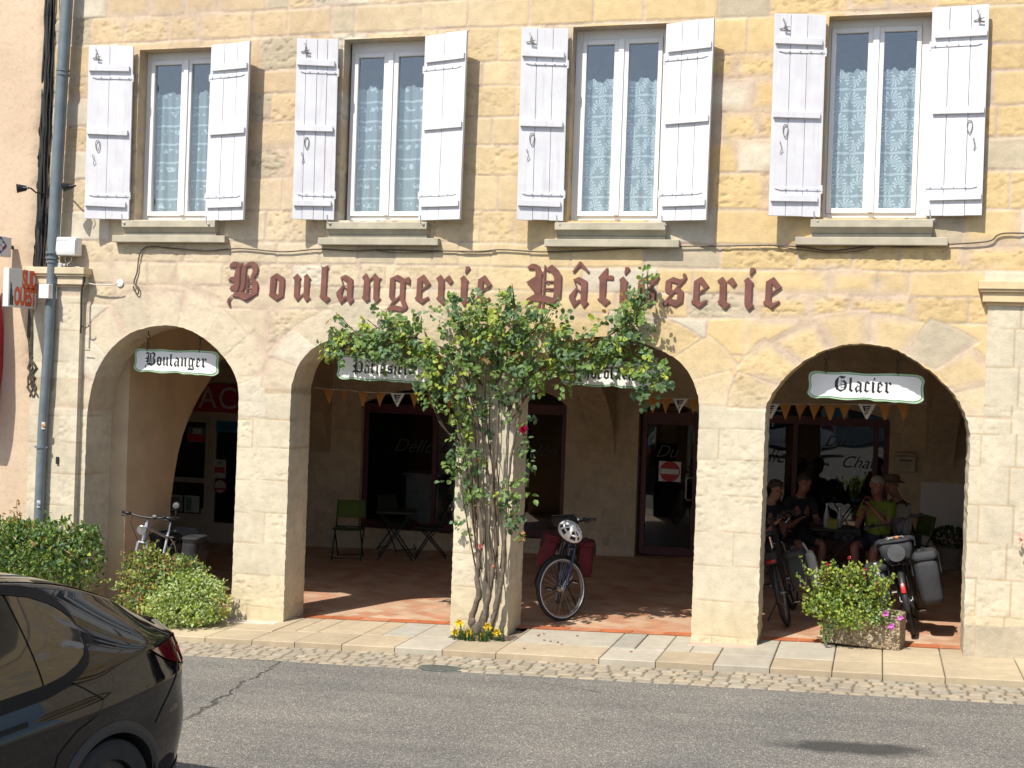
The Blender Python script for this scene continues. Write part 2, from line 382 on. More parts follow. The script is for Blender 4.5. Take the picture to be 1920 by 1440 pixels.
# ------------------------------------------------------------------ the bakery building
BAK = thing('bakery_building', 'golden limestone building with four arches, white shutters and brown gothic lettering', 'building', (-3.8, 0, 0), world=True)
BW = .493                                                 # thickness of the arcade wall
A1 = [(-8.545, -.4), (-8.54, 1.9), (-8.531, 2.026), (-8.481, 2.344), (-8.363, 2.593), (-8.167, 2.807), (-7.932, 2.937), (-7.604, 2.994), (-7.369, 2.974), (-7.133, 2.88), (-6.957, 2.757), (-6.803, 2.608), (-6.706, 2.458), (-6.66, 2.306), (-6.658, 2.08), (-6.67, -.4)]
HALF = [(0, 2.99), (.14, 2.986), (.3, 2.955), (.46, 2.9), (.63, 2.83), (.76, 2.74), (.87, 2.603), (.92, 2.46), (.943, 2.34)]
def arch_poly(xl, xr):
    c, s = (xl+xr)/2, (xr-xl)/2/.943
    return [(xl, -.4)]+[(c-a*s, z) for a, z in HALF[::-1]]+[(c+a*s, z) for a, z in HALF[1:]]+[(xr, -.4)]
A2, A3 = arch_poly(-6.045, -4.165), arch_poly(-3.553, -1.692)
A4 = [(-1.056, -.4), (-1.058, 2.345), (-.98, 2.529), (-.824, 2.713), (-.643, 2.856), (-.445, 2.947), (-.247, 2.988), (-.005, 2.975), (.177, 2.915), (.387, 2.782), (.527, 2.673), (.671, 2.521), (.768, 2.323), (.8, 2.2), (.813, -.4)]
def dens(poly, st=.03):
    out = []
    for (a, b), (c, d) in zip(poly, poly[1:]):
        k = max(1, int(math.hypot(c-a, d-b)/st)); out += [(a+(c-a)*i/k, b+(d-b)*i/k) for i in range(k)]
    return out+[poly[-1]]
def smooth_poly(p, it=2):                                  # Chaikin on the curved part only
    for _ in range(it):
        q = [p[0], p[1]]
        for a, b in zip(p[1:-1], p[2:-1]): q += [(a[0]*.75+b[0]*.25, a[1]*.75+b[1]*.25), (a[0]*.25+b[0]*.75, a[1]*.25+b[1]*.75)]
        q += [p[-2], p[-1]]; p = q
    return p
rj = random.Random(5)
def jag(p, amp):
    return [(x+rj.uniform(-amp, amp), z+rj.uniform(-amp, amp)) if 1 < i < len(p)-2 else (x, z) for i, (x, z) in enumerate(p)]
ARCH = [jag(dens(smooth_poly(A1)), .003), jag(dens(smooth_poly(A2, 1)), .004), jag(dens(smooth_poly(A3, 1)), .004), jag(dens(smooth_poly(A4, 1)), .006)]
# window openings: (left, right, sill, lintel)
WOPEN = [(wp(257, 250, 0).x, wp(430, 250, 0).x, wp(340, 412, 0).z, wp(325, 91, 0).z),
         (wp(640, 250, 0).x, wp(816, 250, 0).x, wp(720, 413, 0).z, wp(720, 71, 0).z),
         (wp(1068, 250, 0).x, wp(1262, 250, 0).x, wp(1160, 413, 0).z, wp(1160, 47, 0).z),
         (wp(1547, 250, 0).x, wp(1742, 250, 0).x, wp(1640, 408, 0).z, wp(1640, 27, 0).z)]
def inside(P, x, z):
    r = np.zeros(x.shape, bool); n_ = len(P)
    for i in range(n_):
        (a, b), (c, d) = P[i], P[(i+1) % n_]
        if b == d: continue
        r ^= ((b > z) != (d > z)) & (x < (c-a)*(z-b)/(d-b)+a)
    return r
def nearest(P, x, z):
    best = np.full(x.shape, 1e9); bx, bz = x.copy(), z.copy()
    for (a, b), (c, d) in zip(P, P[1:]+P[:1]):
        l2 = (c-a)**2+(d-b)**2
        if l2 < 1e-12: continue
        t = np.clip(((x-a)*(c-a)+(z-b)*(d-b))/l2, 0, 1); qx, qz = a+t*(c-a), b+t*(d-b); dd = (qx-x)**2+(qz-z)**2; k = dd < best
        best = np.where(k, dd, best); bx = np.where(k, qx, bx); bz = np.where(k, qz, bz)
    return bx, bz, np.sqrt(best)

RS = np.random.RandomState(21)
COURSE = [2.3]
while COURSE[-1] < 7.6: COURSE.append(COURSE[-1]+RS.choice([.24, .29, .31, .33, .36]))
COURSE = np.array(COURSE)
PCOURSE = np.array([-.6, .06, .40, .74, 1.07, 1.42, 1.77, 2.07, 2.35])
CJ = []
for k in range(len(COURSE)):
    x = -9.6+RS.rand()*.4; j = [x]
    while x < 5.8: x += RS.choice([.28, .36, .42, .5, .56, .66, .74]); j.append(x)
    CJ.append(np.array(j))
ARCHC = [(-7.6, .945, 2.02, .97), (-5.105, .945, 2.34, .65), (-2.62, .935, 2.34, .65), (-.12, .93, 2.33, .66)]
def stones(X, Z):
    """block layout of the wall: returns colour (n,3) and height of the surface"""
    sh_ = X.shape; X = X.ravel(); Z = Z.ravel()
    wx_ = X+.022*(fbm(X*2.5, Z*2.5, 1)-.5)*2; wz_ = Z+.02*(fbm(X*2.1+7, Z*2.1, 2)-.5)*2
    bid = np.zeros(X.shape, np.int64); e = np.full(X.shape, 9.)
    ci = np.clip(np.searchsorted(COURSE, wz_)-1, 0, len(COURSE)-2)
    ez = np.minimum(wz_-COURSE[ci], COURSE[ci+1]-wz_)
    for k in range(len(COURSE)-1):
        m_ = ci == k
        if not m_.any(): continue
        j = CJ[k]; xi = np.clip(np.searchsorted(j, wx_[m_])-1, 0, len(j)-2)
        ex = np.minimum(wx_[m_]-j[xi], j[xi+1]-wx_[m_]); bid[m_] = k*97+xi+13; e[m_] = np.minimum(ex, ez[m_])
    pale = np.zeros(X.shape)
    for a, (cx, ra, zs, rb) in enumerate(ARCHC):            # voussoirs
        dx, dz = (X-cx)/ra, (Z-zs)/rb; rho = np.sqrt(dx*dx+dz*dz); ang = np.arctan2(dz, dx)
        nv = 9 if a == 0 else 8; t = np.clip(ang/math.pi, 0, .9999)*nv; vi = np.floor(t).astype(int)
        out = (1+np.array([.36, .48, .40, .46, .38, .44, .40, .5, .42, .4])[(vi+a*3) % 10])
        m_ = (rho < out) & (Z > zs) & (rho > .9)
        rmid = (ra+rb)/2; ea = np.minimum(t-vi, vi+1-t)*math.pi/nv*rho*rmid; er = (out-rho)*rmid
        bid = np.where(m_, 5000+a*50+vi, bid); e = np.where(m_, np.minimum(ea, er), np.where((rho < out+.04) & (Z > zs) & (rho > .9), np.minimum(e, np.abs(rho-out)*rmid), e))
        pale = np.where(m_, .6 if a in (0, 1) else .2, pale)
    pm_ = Z < 2.36                                           # dressed pillar stones
    pi = np.clip(np.searchsorted(PCOURSE, Z+.006*(fbm(X*4, Z*4, 3)-.5)-.042*(X+3.7)*.6)-1, 0, len(PCOURSE)-2)
    zz = Z-.042*(X+3.7)*.6; pe = np.minimum(zz-PCOURSE[pi], PCOURSE[pi+1]-zz)
    pil = np.searchsorted(np.array([-8.6, -6.2+.2, -3.8+.2, -1.3+.2]), X)
    lx = X-np.array([-8.9, -6.36, -3.86, -1.37, 1.15])[pil]; half = ((pi*5+pil*3) % 3 == 0); off_ = np.where((pi+pil) % 2 == 0, .05, -.12)
    wide = pil == 4
    hx = np.where(half | wide, np.abs(lx-off_), 9.); hx = np.where(wide, np.minimum(hx, np.abs(np.mod(lx+.25*(pi % 2), .5)-.25)+0), hx)
    inring = (bid >= 5000)
    use = pm_ & ~inring
    bid = np.where(use, 9000+pil*200+pi*10+(lx > off_)*(half | wide), bid); e = np.where(use, np.minimum(pe, hx), e)
    h1 = ((bid*2654435761) % 1000003)/1000003.0; h2 = ((bid*40503+977) % 65537)/65537.0; h3 = ((bid*7727+31) % 8191)/8191.0
    gold = np.clip((X+5.3)/2.6, 0, 1); gold = gold*np.clip((Z-2.25)/.5, .0, 1)
    gold = np.clip(gold+.28*(h3-.5)+.12*(fbm(X*.8, Z*.8, 8)-.5), 0, 1)
    cream = np.array([.60, .50, .345]); ochre = np.array([.625, .465, .235]); white = np.array([.61, .545, .42]); grey = np.array([.53, .45, .315])
    upl = np.clip((Z-4)/1.2, 0, 1)*np.clip((-4.2-X)/1.5, 0, 1)
    cream2 = cream*(1-upl[:, None])+np.array([.575, .44, .275])*upl[:, None]
    c = cream2+(ochre-cream2)*gold[:, None]
    c = np.where(((h1 > .93) & ~use)[:, None], white, c); c = np.where(((h1 < .10) & ~use)[:, None], grey*.95, c)
    c = c+(white-c)*pale[:, None]*.6
    pc = np.array([.605, .535, .395]); pc2 = np.array([.60, .50, .315])
    pz = np.clip(1-(Z-.0-.042*(X+3.7))/.75, 0, 1)*np.where(pi < 2, 1, .35)
    cp_ = pc+(pc2-pc)*(pz*.9)[:, None]
    c = np.where(use[:, None], cp_, c)
    c = c*(.94+.12*h2[:, None]); c = c*(1+.09*(fbm(X*3.3, Z*9, 12)-.5)[:, None])
    rough = np.where(use, np.clip((h2-.4)*1.6, 0, .7), np.clip((h3-.45)*2.4, 0, 1)); rough = np.where(pale > 0, rough*.45+.1, rough)
    pit = np.clip(fbm(X*17, Z*26, 40)-.56, 0, 1)*5*rough; pit2 = np.clip(fbm(X*40, Z*48, 44)-.62, 0, 1)*5*np.clip(rough+.25, 0, 1)
    jw = np.where(use, .0042, .007+.013*np.clip(fbm(X*1.2, Z*1.2, 50)*1.6-.35, 0, 1)); jw = np.where(pale > 0, .006, jw)
    mort = 1-np.clip((e-jw*.7)/(jw*.7), 0, 1); mort = mort*np.where(use, .8, np.clip(.45+fbm(X*2.4, Z*2.4, 52), 0, 1))
    # wide smears of pinkish repointing
    sm = np.clip((fbm(X*1.1, Z*1.5, 60)-.54)*9, 0, 1)*np.clip(1-(e-.02)/.07, 0, 1)*(~use); mort = np.maximum(mort, sm*.85)
    mc = np.array([.555, .435, .325])*(.92+.16*fbm(X*8, Z*8, 66)[:, None]); mc = np.where(use[:, None], np.array([.44, .34, .21]), mc)
    c = c*(1-mort[:, None])+mc*mort[:, None]
    c = c*(1-.22*np.clip(pit, 0, 1)[:, None])
    # grey damp foot of the right-hand pillar and soot specks
    foot = ((X > .78) & (Z < gz(X)+.29+.02*(fbm(X*5, Z, 70)-.5))); c = np.where(foot[:, None], np.array([.43, .37, .27])*(.85+.3*fbm(X*9, Z*9, 71)[:, None]), c)
    h = -.006*mort*np.where(use, .55, 1)-.008*np.clip(pit, 0, 1)*(1-mort)-.006*np.clip(pit2, 0, 1)*(1-mort)+.006*(h1-.5)*(~use)+.0035*(fbm(X*9, Z*11, 80)-.5)*np.clip(rough+.3, 0, 1)
    h = np.where((h1 > .86) & ~use & (pale == 0) & (rough > .3), h-.008*np.clip(fbm(X*5, Z*12, 81)*2-.7, 0, 1), h)
    return c.reshape(sh_+(3,)), h.reshape(sh_)

def build_facade():
    st = .0125; x0, x1, z0, z1 = -9.12, 5.2, -.42, 6.75
    nx, nz = int((x1-x0)/st)+1, int((z1-z0)/st)+1
    X, Z = np.meshgrid(np.linspace(x0, x1, nx), np.linspace(z0, z1, nz), indexing='ij')
    holes = [list(p) for p in ARCH]+[[(a-.0, c), (b, c), (b, d), (a, d)] for a, b, c, d in WOPEN]
    fcx, fcz = (X[:-1, :-1]+X[1:, 1:])/2, (Z[:-1, :-1]+Z[1:, 1:])/2; out = np.ones(fcx.shape, bool); near = np.full(X.shape, -1)
    for hi, P in enumerate(holes):
        xs, zs = [a for a, _ in P], [b for _, b in P]
        box = (fcx > min(xs)-.1) & (fcx < max(xs)+.1) & (fcz > min(zs)-.1) & (fcz < max(zs)+.1)
        ins = np.zeros(fcx.shape, bool); ins[box] = inside(P, fcx[box], fcz[box]); out &= ~ins
        v_in = np.zeros(X.shape, bool); v_out = np.zeros(X.shape, bool)
        for a in (0, 1):
            for b in (0, 1):
                sl = (slice(a, nx-1+a), slice(b, nz-1+b)); v_in[sl] |= ins; v_out[sl] |= ~ins
        near[v_in & v_out] = hi
    C, H = stones(X, Z)
    for hi, P in enumerate(holes):
        k = near == hi
        if k.any(): qx, qz, d = nearest(P, X[k], Z[k]); X[k], Z[k] = qx, qz; H[k] *= .3
    Y = -H
    V = np.stack([X, Y, Z], -1).reshape(-1, 3); I = np.arange(nx*nz).reshape(nx, nz)
    F = np.stack([I[:-1, :-1], I[1:, :-1], I[1:, 1:], I[:-1, 1:]], -1)[out]
    used = np.zeros(nx*nz, bool); used[F.ravel()] = True; remap = np.cumsum(used)-1
    Vs, Cs, Fs = [V[used]], [C.reshape(-1, 3)[used]], [remap[F]]; base = used.sum()
    # reveals of the arches, then of the windows
    def strip(P, d, closed, off):
        nonlocal base
        P = P+[P[0]] if closed else P; n_ = len(P); nd = max(2, int(d/.03)+1)
        px = np.array([a for a, _ in P]); pz = np.array([b for _, b in P]); yy = np.linspace(0, d, nd)
        XX, YY = np.meshgrid(px, yy, indexing='ij'); ZZ = np.repeat(pz[:, None], nd, 1)
        cx = px.mean(); c_, h_ = stones(XX+np.sign(XX-cx)*(.03+YY*.55), ZZ+np.where(ZZ > 2.4, .03, 0))
        hh = h_*.8; hh[:, 0] = 0; zt = np.clip((ZZ-2.3)/.4, 0, 1) if not closed else 0
        # the holes' edges stay; inner rows get the stone relief (outward = into the stone)
        Vn = np.stack([XX-np.sign(XX-cx)*hh*(1-zt), YY-(0 if closed else 0), ZZ-hh*zt], -1).reshape(-1, 3)
        I_ = np.arange(n_*nd).reshape(n_, nd); F_ = np.stack([I_[:-1, :-1], I_[1:, :-1], I_[1:, 1:], I_[:-1, 1:]], -1).reshape(-1, 4)
        Vs.append(Vn); Cs.append(c_.reshape(-1, 3)*off); Fs.append(F_+base); base += n_*nd
    for P in ARCH: strip(P, BW, False, 1)
    for a, b, c, d in WOPEN: strip(dens([(a, c), (a, d), (b, d), (b, c), (a, c)], .05)[:-1], .26, True, .92)
    o = grid_mesh('facade_wall', np.concatenate(Vs), np.concatenate(Fs), M_FACADE, np.concatenate(Cs)); adopt(o, BAK)
    return o
FAC = build_facade()

def stone_mat(name, c1, c2, mort, scale=1.0, rough=.9, hgt=.33, wid=.62, ms=.012):
    m, n, b = nodes(name); v = pos(n)
    mp = N(n, 'ShaderNodeMapping'); L(n, v, mp.inputs[0]); mp.inputs['Rotation'].default_value = (R(90), 0, 0)
    ad = N(n, 'ShaderNodeVectorMath', operation='ADD'); nz_ = n.nodes.new('ShaderNodeTexNoise'); nz_.inputs['Scale'].default_value = 2.5; L(n, v, nz_.inputs['Vector'])
    sc = N(n, 'ShaderNodeVectorMath', operation='SCALE'); L(n, nz_.outputs['Color'], sc.inputs[0]); sc.inputs['Scale'].default_value = .06
    cx = N(n, 'ShaderNodeCombineXYZ'); sp = N(n, 'ShaderNodeSeparateXYZ'); L(n, v, sp.inputs[0]); L(n, math_(n, 'ADD', sp.outputs[0], math_(n, 'MULTIPLY', sp.outputs[1], .93)), cx.inputs[0]); L(n, sp.outputs[2], cx.inputs[1])
    L(n, cx.outputs[0], ad.inputs[0]); L(n, sc.outputs[0], ad.inputs[1])
    t = N(n, 'ShaderNodeTexBrick'); t.inputs['Scale'].default_value = scale; t.inputs['Brick Width'].default_value = wid; t.inputs['Row Height'].default_value = hgt; t.inputs['Mortar Size'].default_value = ms; t.inputs['Mortar Smooth'].default_value = .3
    t.inputs['Color1'].default_value = rgb(c1); t.inputs['Color2'].default_value = rgb(c2); t.inputs['Mortar'].default_value = rgb(mort); L(n, ad.outputs[0], t.inputs['Vector'])
    f = noise(n, v, 7, 6, .65); c = mixc(n, 1, t.outputs[0], ramp(n, f, [(.3, (.78,)*3), (.7, (1.12,)*3)]).outputs[0], 'MULTIPLY'); L(n, c, b.inputs['Base Color'])
    b.inputs['Roughness'].default_value = rough; b.inputs['Specular IOR Level'].default_value = .2
    h = math_(n, 'ADD', math_(n, 'MULTIPLY', t.outputs['Fac'], -1.5), math_(n, 'MULTIPLY', noise(n, v, 40, 4), .8)); bump(n, b, h, .5, .008)
    return m
M_BACK = stone_mat('gallery_stone', (.60, .495, .34), (.53, .43, .29), (.55, .45, .33))
M_PLASTER = pm('beige_plaster', (.54, .43, .28), .92, var=.1, scale=3, bmp=.3, bscale=25)
M_CEIL = pm('gallery_ceiling_plaster', (.60, .55, .47), .95, var=.08, scale=2, bmp=.2, bscale=20)
M_WHITEW = pm('whitewash', (.66, .64, .60), .9, var=.06, scale=3)

def holed_sheet(name, x0, x1, z0, z1, Y, holes, mat, parent, flip=False, st=.06):
    nx, nz = int((x1-x0)/st)+1, int((z1-z0)/st)+1
    X, Z = np.meshgrid(np.linspace(x0, x1, nx), np.linspace(z0, z1, nz), indexing='ij')
    fcx, fcz = (X[:-1, :-1]+X[1:, 1:])/2, (Z[:-1, :-1]+Z[1:, 1:])/2; out = np.ones(fcx.shape, bool); near = np.full(X.shape, -1)
    for hi, P in enumerate(holes):
        ins = inside(P, fcx, fcz); out &= ~ins; vi, vo = np.zeros(X.shape, bool), np.zeros(X.shape, bool)
        for a in (0, 1):
            for b in (0, 1): sl = (slice(a, nx-1+a), slice(b, nz-1+b)); vi[sl] |= ins; vo[sl] |= ~ins
        near[vi & vo] = hi
    for hi, P in enumerate(holes):
        k = near == hi
        if k.any(): X[k], Z[k], _ = nearest(P, X[k], Z[k])
    V = np.stack([X, np.full(X.shape, Y), Z], -1).reshape(-1, 3); I = np.arange(nx*nz).reshape(nx, nz)
    F = np.stack([I[:-1, :-1], I[1:, :-1], I[1:, 1:], I[:-1, 1:]], -1)[out]
    if flip: F = F[:, ::-1]
    used = np.zeros(nx*nz, bool); used[F.ravel()] = True; remap = np.cumsum(used)-1
    o = grid_mesh(name, V[used], remap[F], mat, None, False); adopt(o, parent); return o
holed_sheet('gallery_wall', -9.25, 5.2, -.42, 3.5, BW, [list(p) for p in ARCH], M_PLASTER, BAK, True, .04)
# body of the house above and around the gallery
YB = 6.2
mb = MB(); mb.box(-9.25, 5.2, .27, 9.5, 6.73, 7.5); mb.box(-9.22, 5.2, -.012, .268, 6.75, 7.5); mb.box(5.1, 5.2, .5, 9.5, -.5, 6.73); mb.build('upper_wall', pm('upper_limestone', (.58, .44, .24), .9, var=.12, scale=3, bmp=.4, bscale=30), BAK)
mb = MB(); mb.box(-13.5, 3.0, BW+.004, YB+.3, 3.16, 3.4); mb.build('gallery_ceiling', M_CEIL, BAK)
mb = MB(); mb.box(2.3, 2.6, BW+.004, YB, -.3, 3.16); mb.build('end_wall', M_WHITEW, BAK)
mb = MB()
for a, b in ((-9.25, WOPEN[0][0]-.05), (WOPEN[0][1]+.05, WOPEN[1][0]-.05), (WOPEN[1][1]+.05, WOPEN[2][0]-.05), (WOPEN[2][1]+.05, WOPEN[3][0]-.05), (WOPEN[3][1]+.05, 2.7)): mb.box(a, b, .3, .5, 3.4, 6.72)
mb.box(-9.25, 2.7, 3.4, 3.6, 3.4, 6.72); mb.box(-9.25, -9.15, .3, 3.4, 3.45, 6.72); mb.box(2.6, 2.7, .3, 3.4, 3.45, 6.72); mb.box(-9.25, 2.7, .3, 3.4, 3.4, 3.45)
mb.build('upstairs_rooms', pm('room_plaster', (.25, .24, .22), .9), BAK)
mb = MB()                                                # roof above the picture
mb.add([(-9.4, -.34, 7.52), (5.4, -.34, 7.52), (5.4, 5, 9.4), (-9.4, 5, 9.4), (-9.4, -.34, 7.44), (5.4, -.34, 7.44), (5.4, 5, 9.3), (-9.4, 5, 9.3)], [(0, 1, 2, 3), (7, 6, 5, 4), (0, 4, 5, 1), (1, 5, 6, 2), (2, 6, 7, 3), (3, 7, 4, 0)])
mb.build('roof', pm('roof_tiles', (.32, .14, .08), .85, var=.3, scale=14, bmp=.5, bscale=20), BAK)
# pilasters with a moulded string at each end of the front
def pilaster(x0, x1, d, zt):
    m2 = MB(); m2.k = 0
    for (e, a, b) in ((.015, zt-.22, zt-.19), (.05, zt-.19, zt-.10), (.075, zt-.10, zt-.075), (.09, zt-.075, zt)): m2.box(x0-e, x1+e, -d-e, .0, a, b)
    return m2
def stone_panel(x0, x1, z0, z1, d):
    """face of a pilaster in the same stone, with its returns"""
    st = .016; nx, nz = int((x1-x0)/st)+2, int((z1-z0)/st); X, Z = np.meshgrid(np.linspace(x0, x1, nx), np.linspace(z0, z1, nz), indexing='ij')
    C, H = stones(X, np.where(Z < 2.36, Z, 1.1+np.mod(Z-2.36, 1.2))); H[0] = H[-1] = 0; Vs = [np.stack([X, -d-H, Z], -1).reshape(-1, 3)]; Cs = [C.reshape(-1, 3)]; I = np.arange(nx*nz).reshape(nx, nz); Fs = [np.stack([I[:-1, :-1], I[1:, :-1], I[1:, 1:], I[:-1, 1:]], -1).reshape(-1, 4)]; b = nx*nz
    for k, xx in ((0, x0), (-1, x1)):
        V = np.stack([np.full((2, nz), xx), np.repeat(np.array([[-d], [.01]]), nz, 1), np.repeat(Z[:1], 2, 0)], -1).reshape(-1, 3); J = np.arange(2*nz).reshape(2, nz)+b; Vs.append(V); Cs.append(np.repeat(C[k][None], 2, 0).reshape(-1, 3)); Fs.append(np.stack([J[:-1, :-1], J[1:, :-1], J[1:, 1:], J[:-1, 1:]], -1).reshape(-1, 4)); b += 2*nz
    o = grid_mesh('pilaster', np.concatenate(Vs), np.concatenate(Fs), M_FACADE, np.concatenate(Cs)); adopt(o, BAK); return o
zc = 3.6; xl_, xr_ = wp(150, 600, -.07).x, wp(1853, 560, -.03).x
stone_panel(-9.24, xl_, -.3, zc-.2, .07); stone_panel(xr_, 5.2, -.3, zc-.22, .022)
pilaster(-9.24, xl_, .07, zc).build('pilaster_cornice', pm('pilaster_limestone', (.55, .45, .30), .9, var=.14, scale=4, bmp=.5, bscale=40), BAK, bevel=.006)
pilaster(xr_, 5.2, .022, zc-.02).build('pilaster_cornice', pm('pilaster_ochre', (.58, .45, .26), .9, var=.14, scale=4, bmp=.5, bscale=40), BAK, bevel=.006)
# ------------------------------------------------------------------ upstairs windows and shutters
def shutter_paint():
    m, n, b = nodes('shutter_paint'); v = objc(n); f = noise(n, v, 5, 5); k = noise(n, v, 26, 6, .75)
    c = ramp(n, f, [(.3, (.58, .575, .60)), (.7, (.67, .665, .685))]).outputs[0]
    chip = ramp(n, k, [(.655, 0), (.70, 1)]).outputs[0]; c = mixc(n, math_(n, 'MULTIPLY', chip, .6), c, (.34, .27, .235)); mp = N(n, 'ShaderNodeMapping'); L(n, v, mp.inputs[0]); mp.inputs['Scale'].default_value = (22, 22, 1.6); st = noise(n, mp.outputs[0], 1.0, 4); c = mixc(n, math_(n, 'MULTIPLY', ramp(n, st, [(.52, 0), (.8, 1)]).outputs[0], .45), c, (.40, .37, .36))
    L(n, c, b.inputs['Base Color']); b.inputs['Roughness'].default_value = .55; bump(n, b, k, .25, .003); return m
M_SHUT = shutter_paint()
M_IRON = pm('weathered_iron', (.20, .185, .18), .6, .5, var=.4, scale=20)
M_GAP = pm('shutter_gap', (.20, .18, .18), .9)
M_PVC = pm('white_window_frame', (.72, .715, .70), .4, var=.03, scale=3)
M_SILL = pm('sill_stone', (.40, .36, .27), .9, var=.16, scale=6, bmp=.5, bscale=45)
def glass_mat(name, tint=(.75, .8, .82), spec=.9, dark=None):
    """window pane: mirror-like coat over a clear sheet"""
    m = bpy.data.materials.new(name); m.use_nodes = True; n = m.node_tree; n.nodes.clear()
    out = n.nodes.new('ShaderNodeOutputMaterial'); tr = n.nodes.new('ShaderNodeBsdfTransparent'); tr.inputs[0].default_value = rgb(tint)
    gl = n.nodes.new('ShaderNodeBsdfGlossy'); gl.inputs['Roughness'].default_value = .0; gl.inputs[0].default_value = (1, 1, 1, 1)
    ge = n.nodes.new('ShaderNodeNewGeometry'); dt = N(n, 'ShaderNodeVectorMath', operation='DOT_PRODUCT'); L(n, ge.outputs['Incoming'], dt.inputs[0]); L(n, ge.outputs['Normal'], dt.inputs[1])
    sc = math_(n, 'POWER', math_(n, 'SUBTRACT', 1, math_(n, 'ABSOLUTE', dt.outputs['Value'])), 5)
    f = math_(n, 'MINIMUM', math_(n, 'MULTIPLY', math_(n, 'ADD', math_(n, 'MULTIPLY', sc, .96), .04), 1.0*spec), 1.0)
    v = pos(n); bp = n.nodes.new('ShaderNodeBump'); bp.inputs['Strength'].default_value = .04; bp.inputs['Distance'].default_value = .02
    L(n, noise(n, v, 2.2, 1), bp.inputs['Height']); L(n, bp.outputs[0], gl.inputs['Normal'])
    mx = n.nodes.new('ShaderNodeMixShader'); L(n, f, mx.inputs[0]); L(n, tr.outputs[0], mx.inputs[1]); L(n, gl.outputs[0], mx.inputs[2]); L(n, mx.outputs[0], out.inputs[0])
    return m
M_GLASS = glass_mat('window_glass', (.90, .94, .95), 2.6)
def curtain_mat(name, flower):
    m, n, b = nodes(name); v = objc(n); sp = N(n, 'ShaderNodeSeparateXYZ'); L(n, v, sp.inputs[0])
    rows = math_(n, 'FRACT', math_(n, 'MULTIPLY', sp.outputs[2], 1/.205)); 
    band = math_(n, 'LESS_THAN', math_(n, 'ABSOLUTE', math_(n, 'SUBTRACT', rows, .5)), .055)
    vo = N(n, 'ShaderNodeTexVoronoi'); vo.inputs['Randomness'].default_value = 0 if flower else .3
    mp = N(n, 'ShaderNodeMapping'); L(n, v, mp.inputs[0]); mp.inputs['Scale'].default_value = (1/.19, 0, 1/.205); mp.inputs['Location'].default_value = (.3, 0, 0); sp3 = N(n, 'ShaderNodeSeparateXYZ'); L(n, mp.outputs[0], sp3.inputs[0]); cb3 = N(n, 'ShaderNodeCombineXYZ'); L(n, math_(n, 'ADD', math_(n, 'ADD', sp3.outputs[0], math_(n, 'MULTIPLY', math_(n, 'FLOOR', sp3.outputs[2]), .37)), math_(n, 'MULTIPLY', math_(n, 'SUBTRACT', noise(n, v, 6, 2), .5), .25)), cb3.inputs[0]); L(n, sp3.outputs[2], cb3.inputs[2]); L(n, cb3.outputs[0], vo.inputs['Vector']); vo.inputs['Scale'].default_value = 1
    d = vo.outputs['Distance']
    if flower:
        ang = N(n, 'ShaderNodeVectorMath', operation='SUBTRACT'); L(n, cb3.outputs[0], ang.inputs[0]); L(n, vo.outputs['Position'], ang.inputs[1]); s2 = N(n, 'ShaderNodeSeparateXYZ'); L(n, ang.outputs[0], s2.inputs[0])
        at = math_(n, 'ARCTAN2', s2.outputs[2], s2.outputs[0]); pet = math_(n, 'SINE', math_(n, 'ADD', math_(n, 'MULTIPLY', at, 12), math_(n, 'MULTIPLY', math_(n, 'FLOOR', math_(n, 'MULTIPLY', d, 9)), 1.7)))
        mot = math_(n, 'MULTIPLY', math_(n, 'LESS_THAN', d, .42), math_(n, 'GREATER_THAN', pet, -.1))
    else:
        wv = N(n, 'ShaderNodeTexNoise'); wv.inputs['Scale'].default_value = 24; wv.inputs['Detail'].default_value = 2; L(n, v, wv.inputs['Vector'])
        mot = math_(n, 'MULTIPLY', math_(n, 'LESS_THAN', math_(n, 'ABSOLUTE', math_(n, 'SUBTRACT', rows, .05)), .22), math_(n, 'GREATER_THAN', wv.outputs['Fac'], .53))
        mot = math_(n, 'MULTIPLY', mot, math_(n, 'LESS_THAN', d, .42))
    msk = math_(n, 'MAXIMUM', math_(n, 'MULTIPLY', band, .8), mot)
    c = mixc(n, msk, (.27, .305, .315), (.60, .64, .65)); L(n, c, b.inputs['Base Color']); b.inputs['Roughness'].default_value = .9
    bump(n, b, noise(n, v, 220, 2), .2, .002); return m
M_CURT = [curtain_mat('lace_garlands', False), curtain_mat('lace_flowers', True)]
rw = random.Random(8)
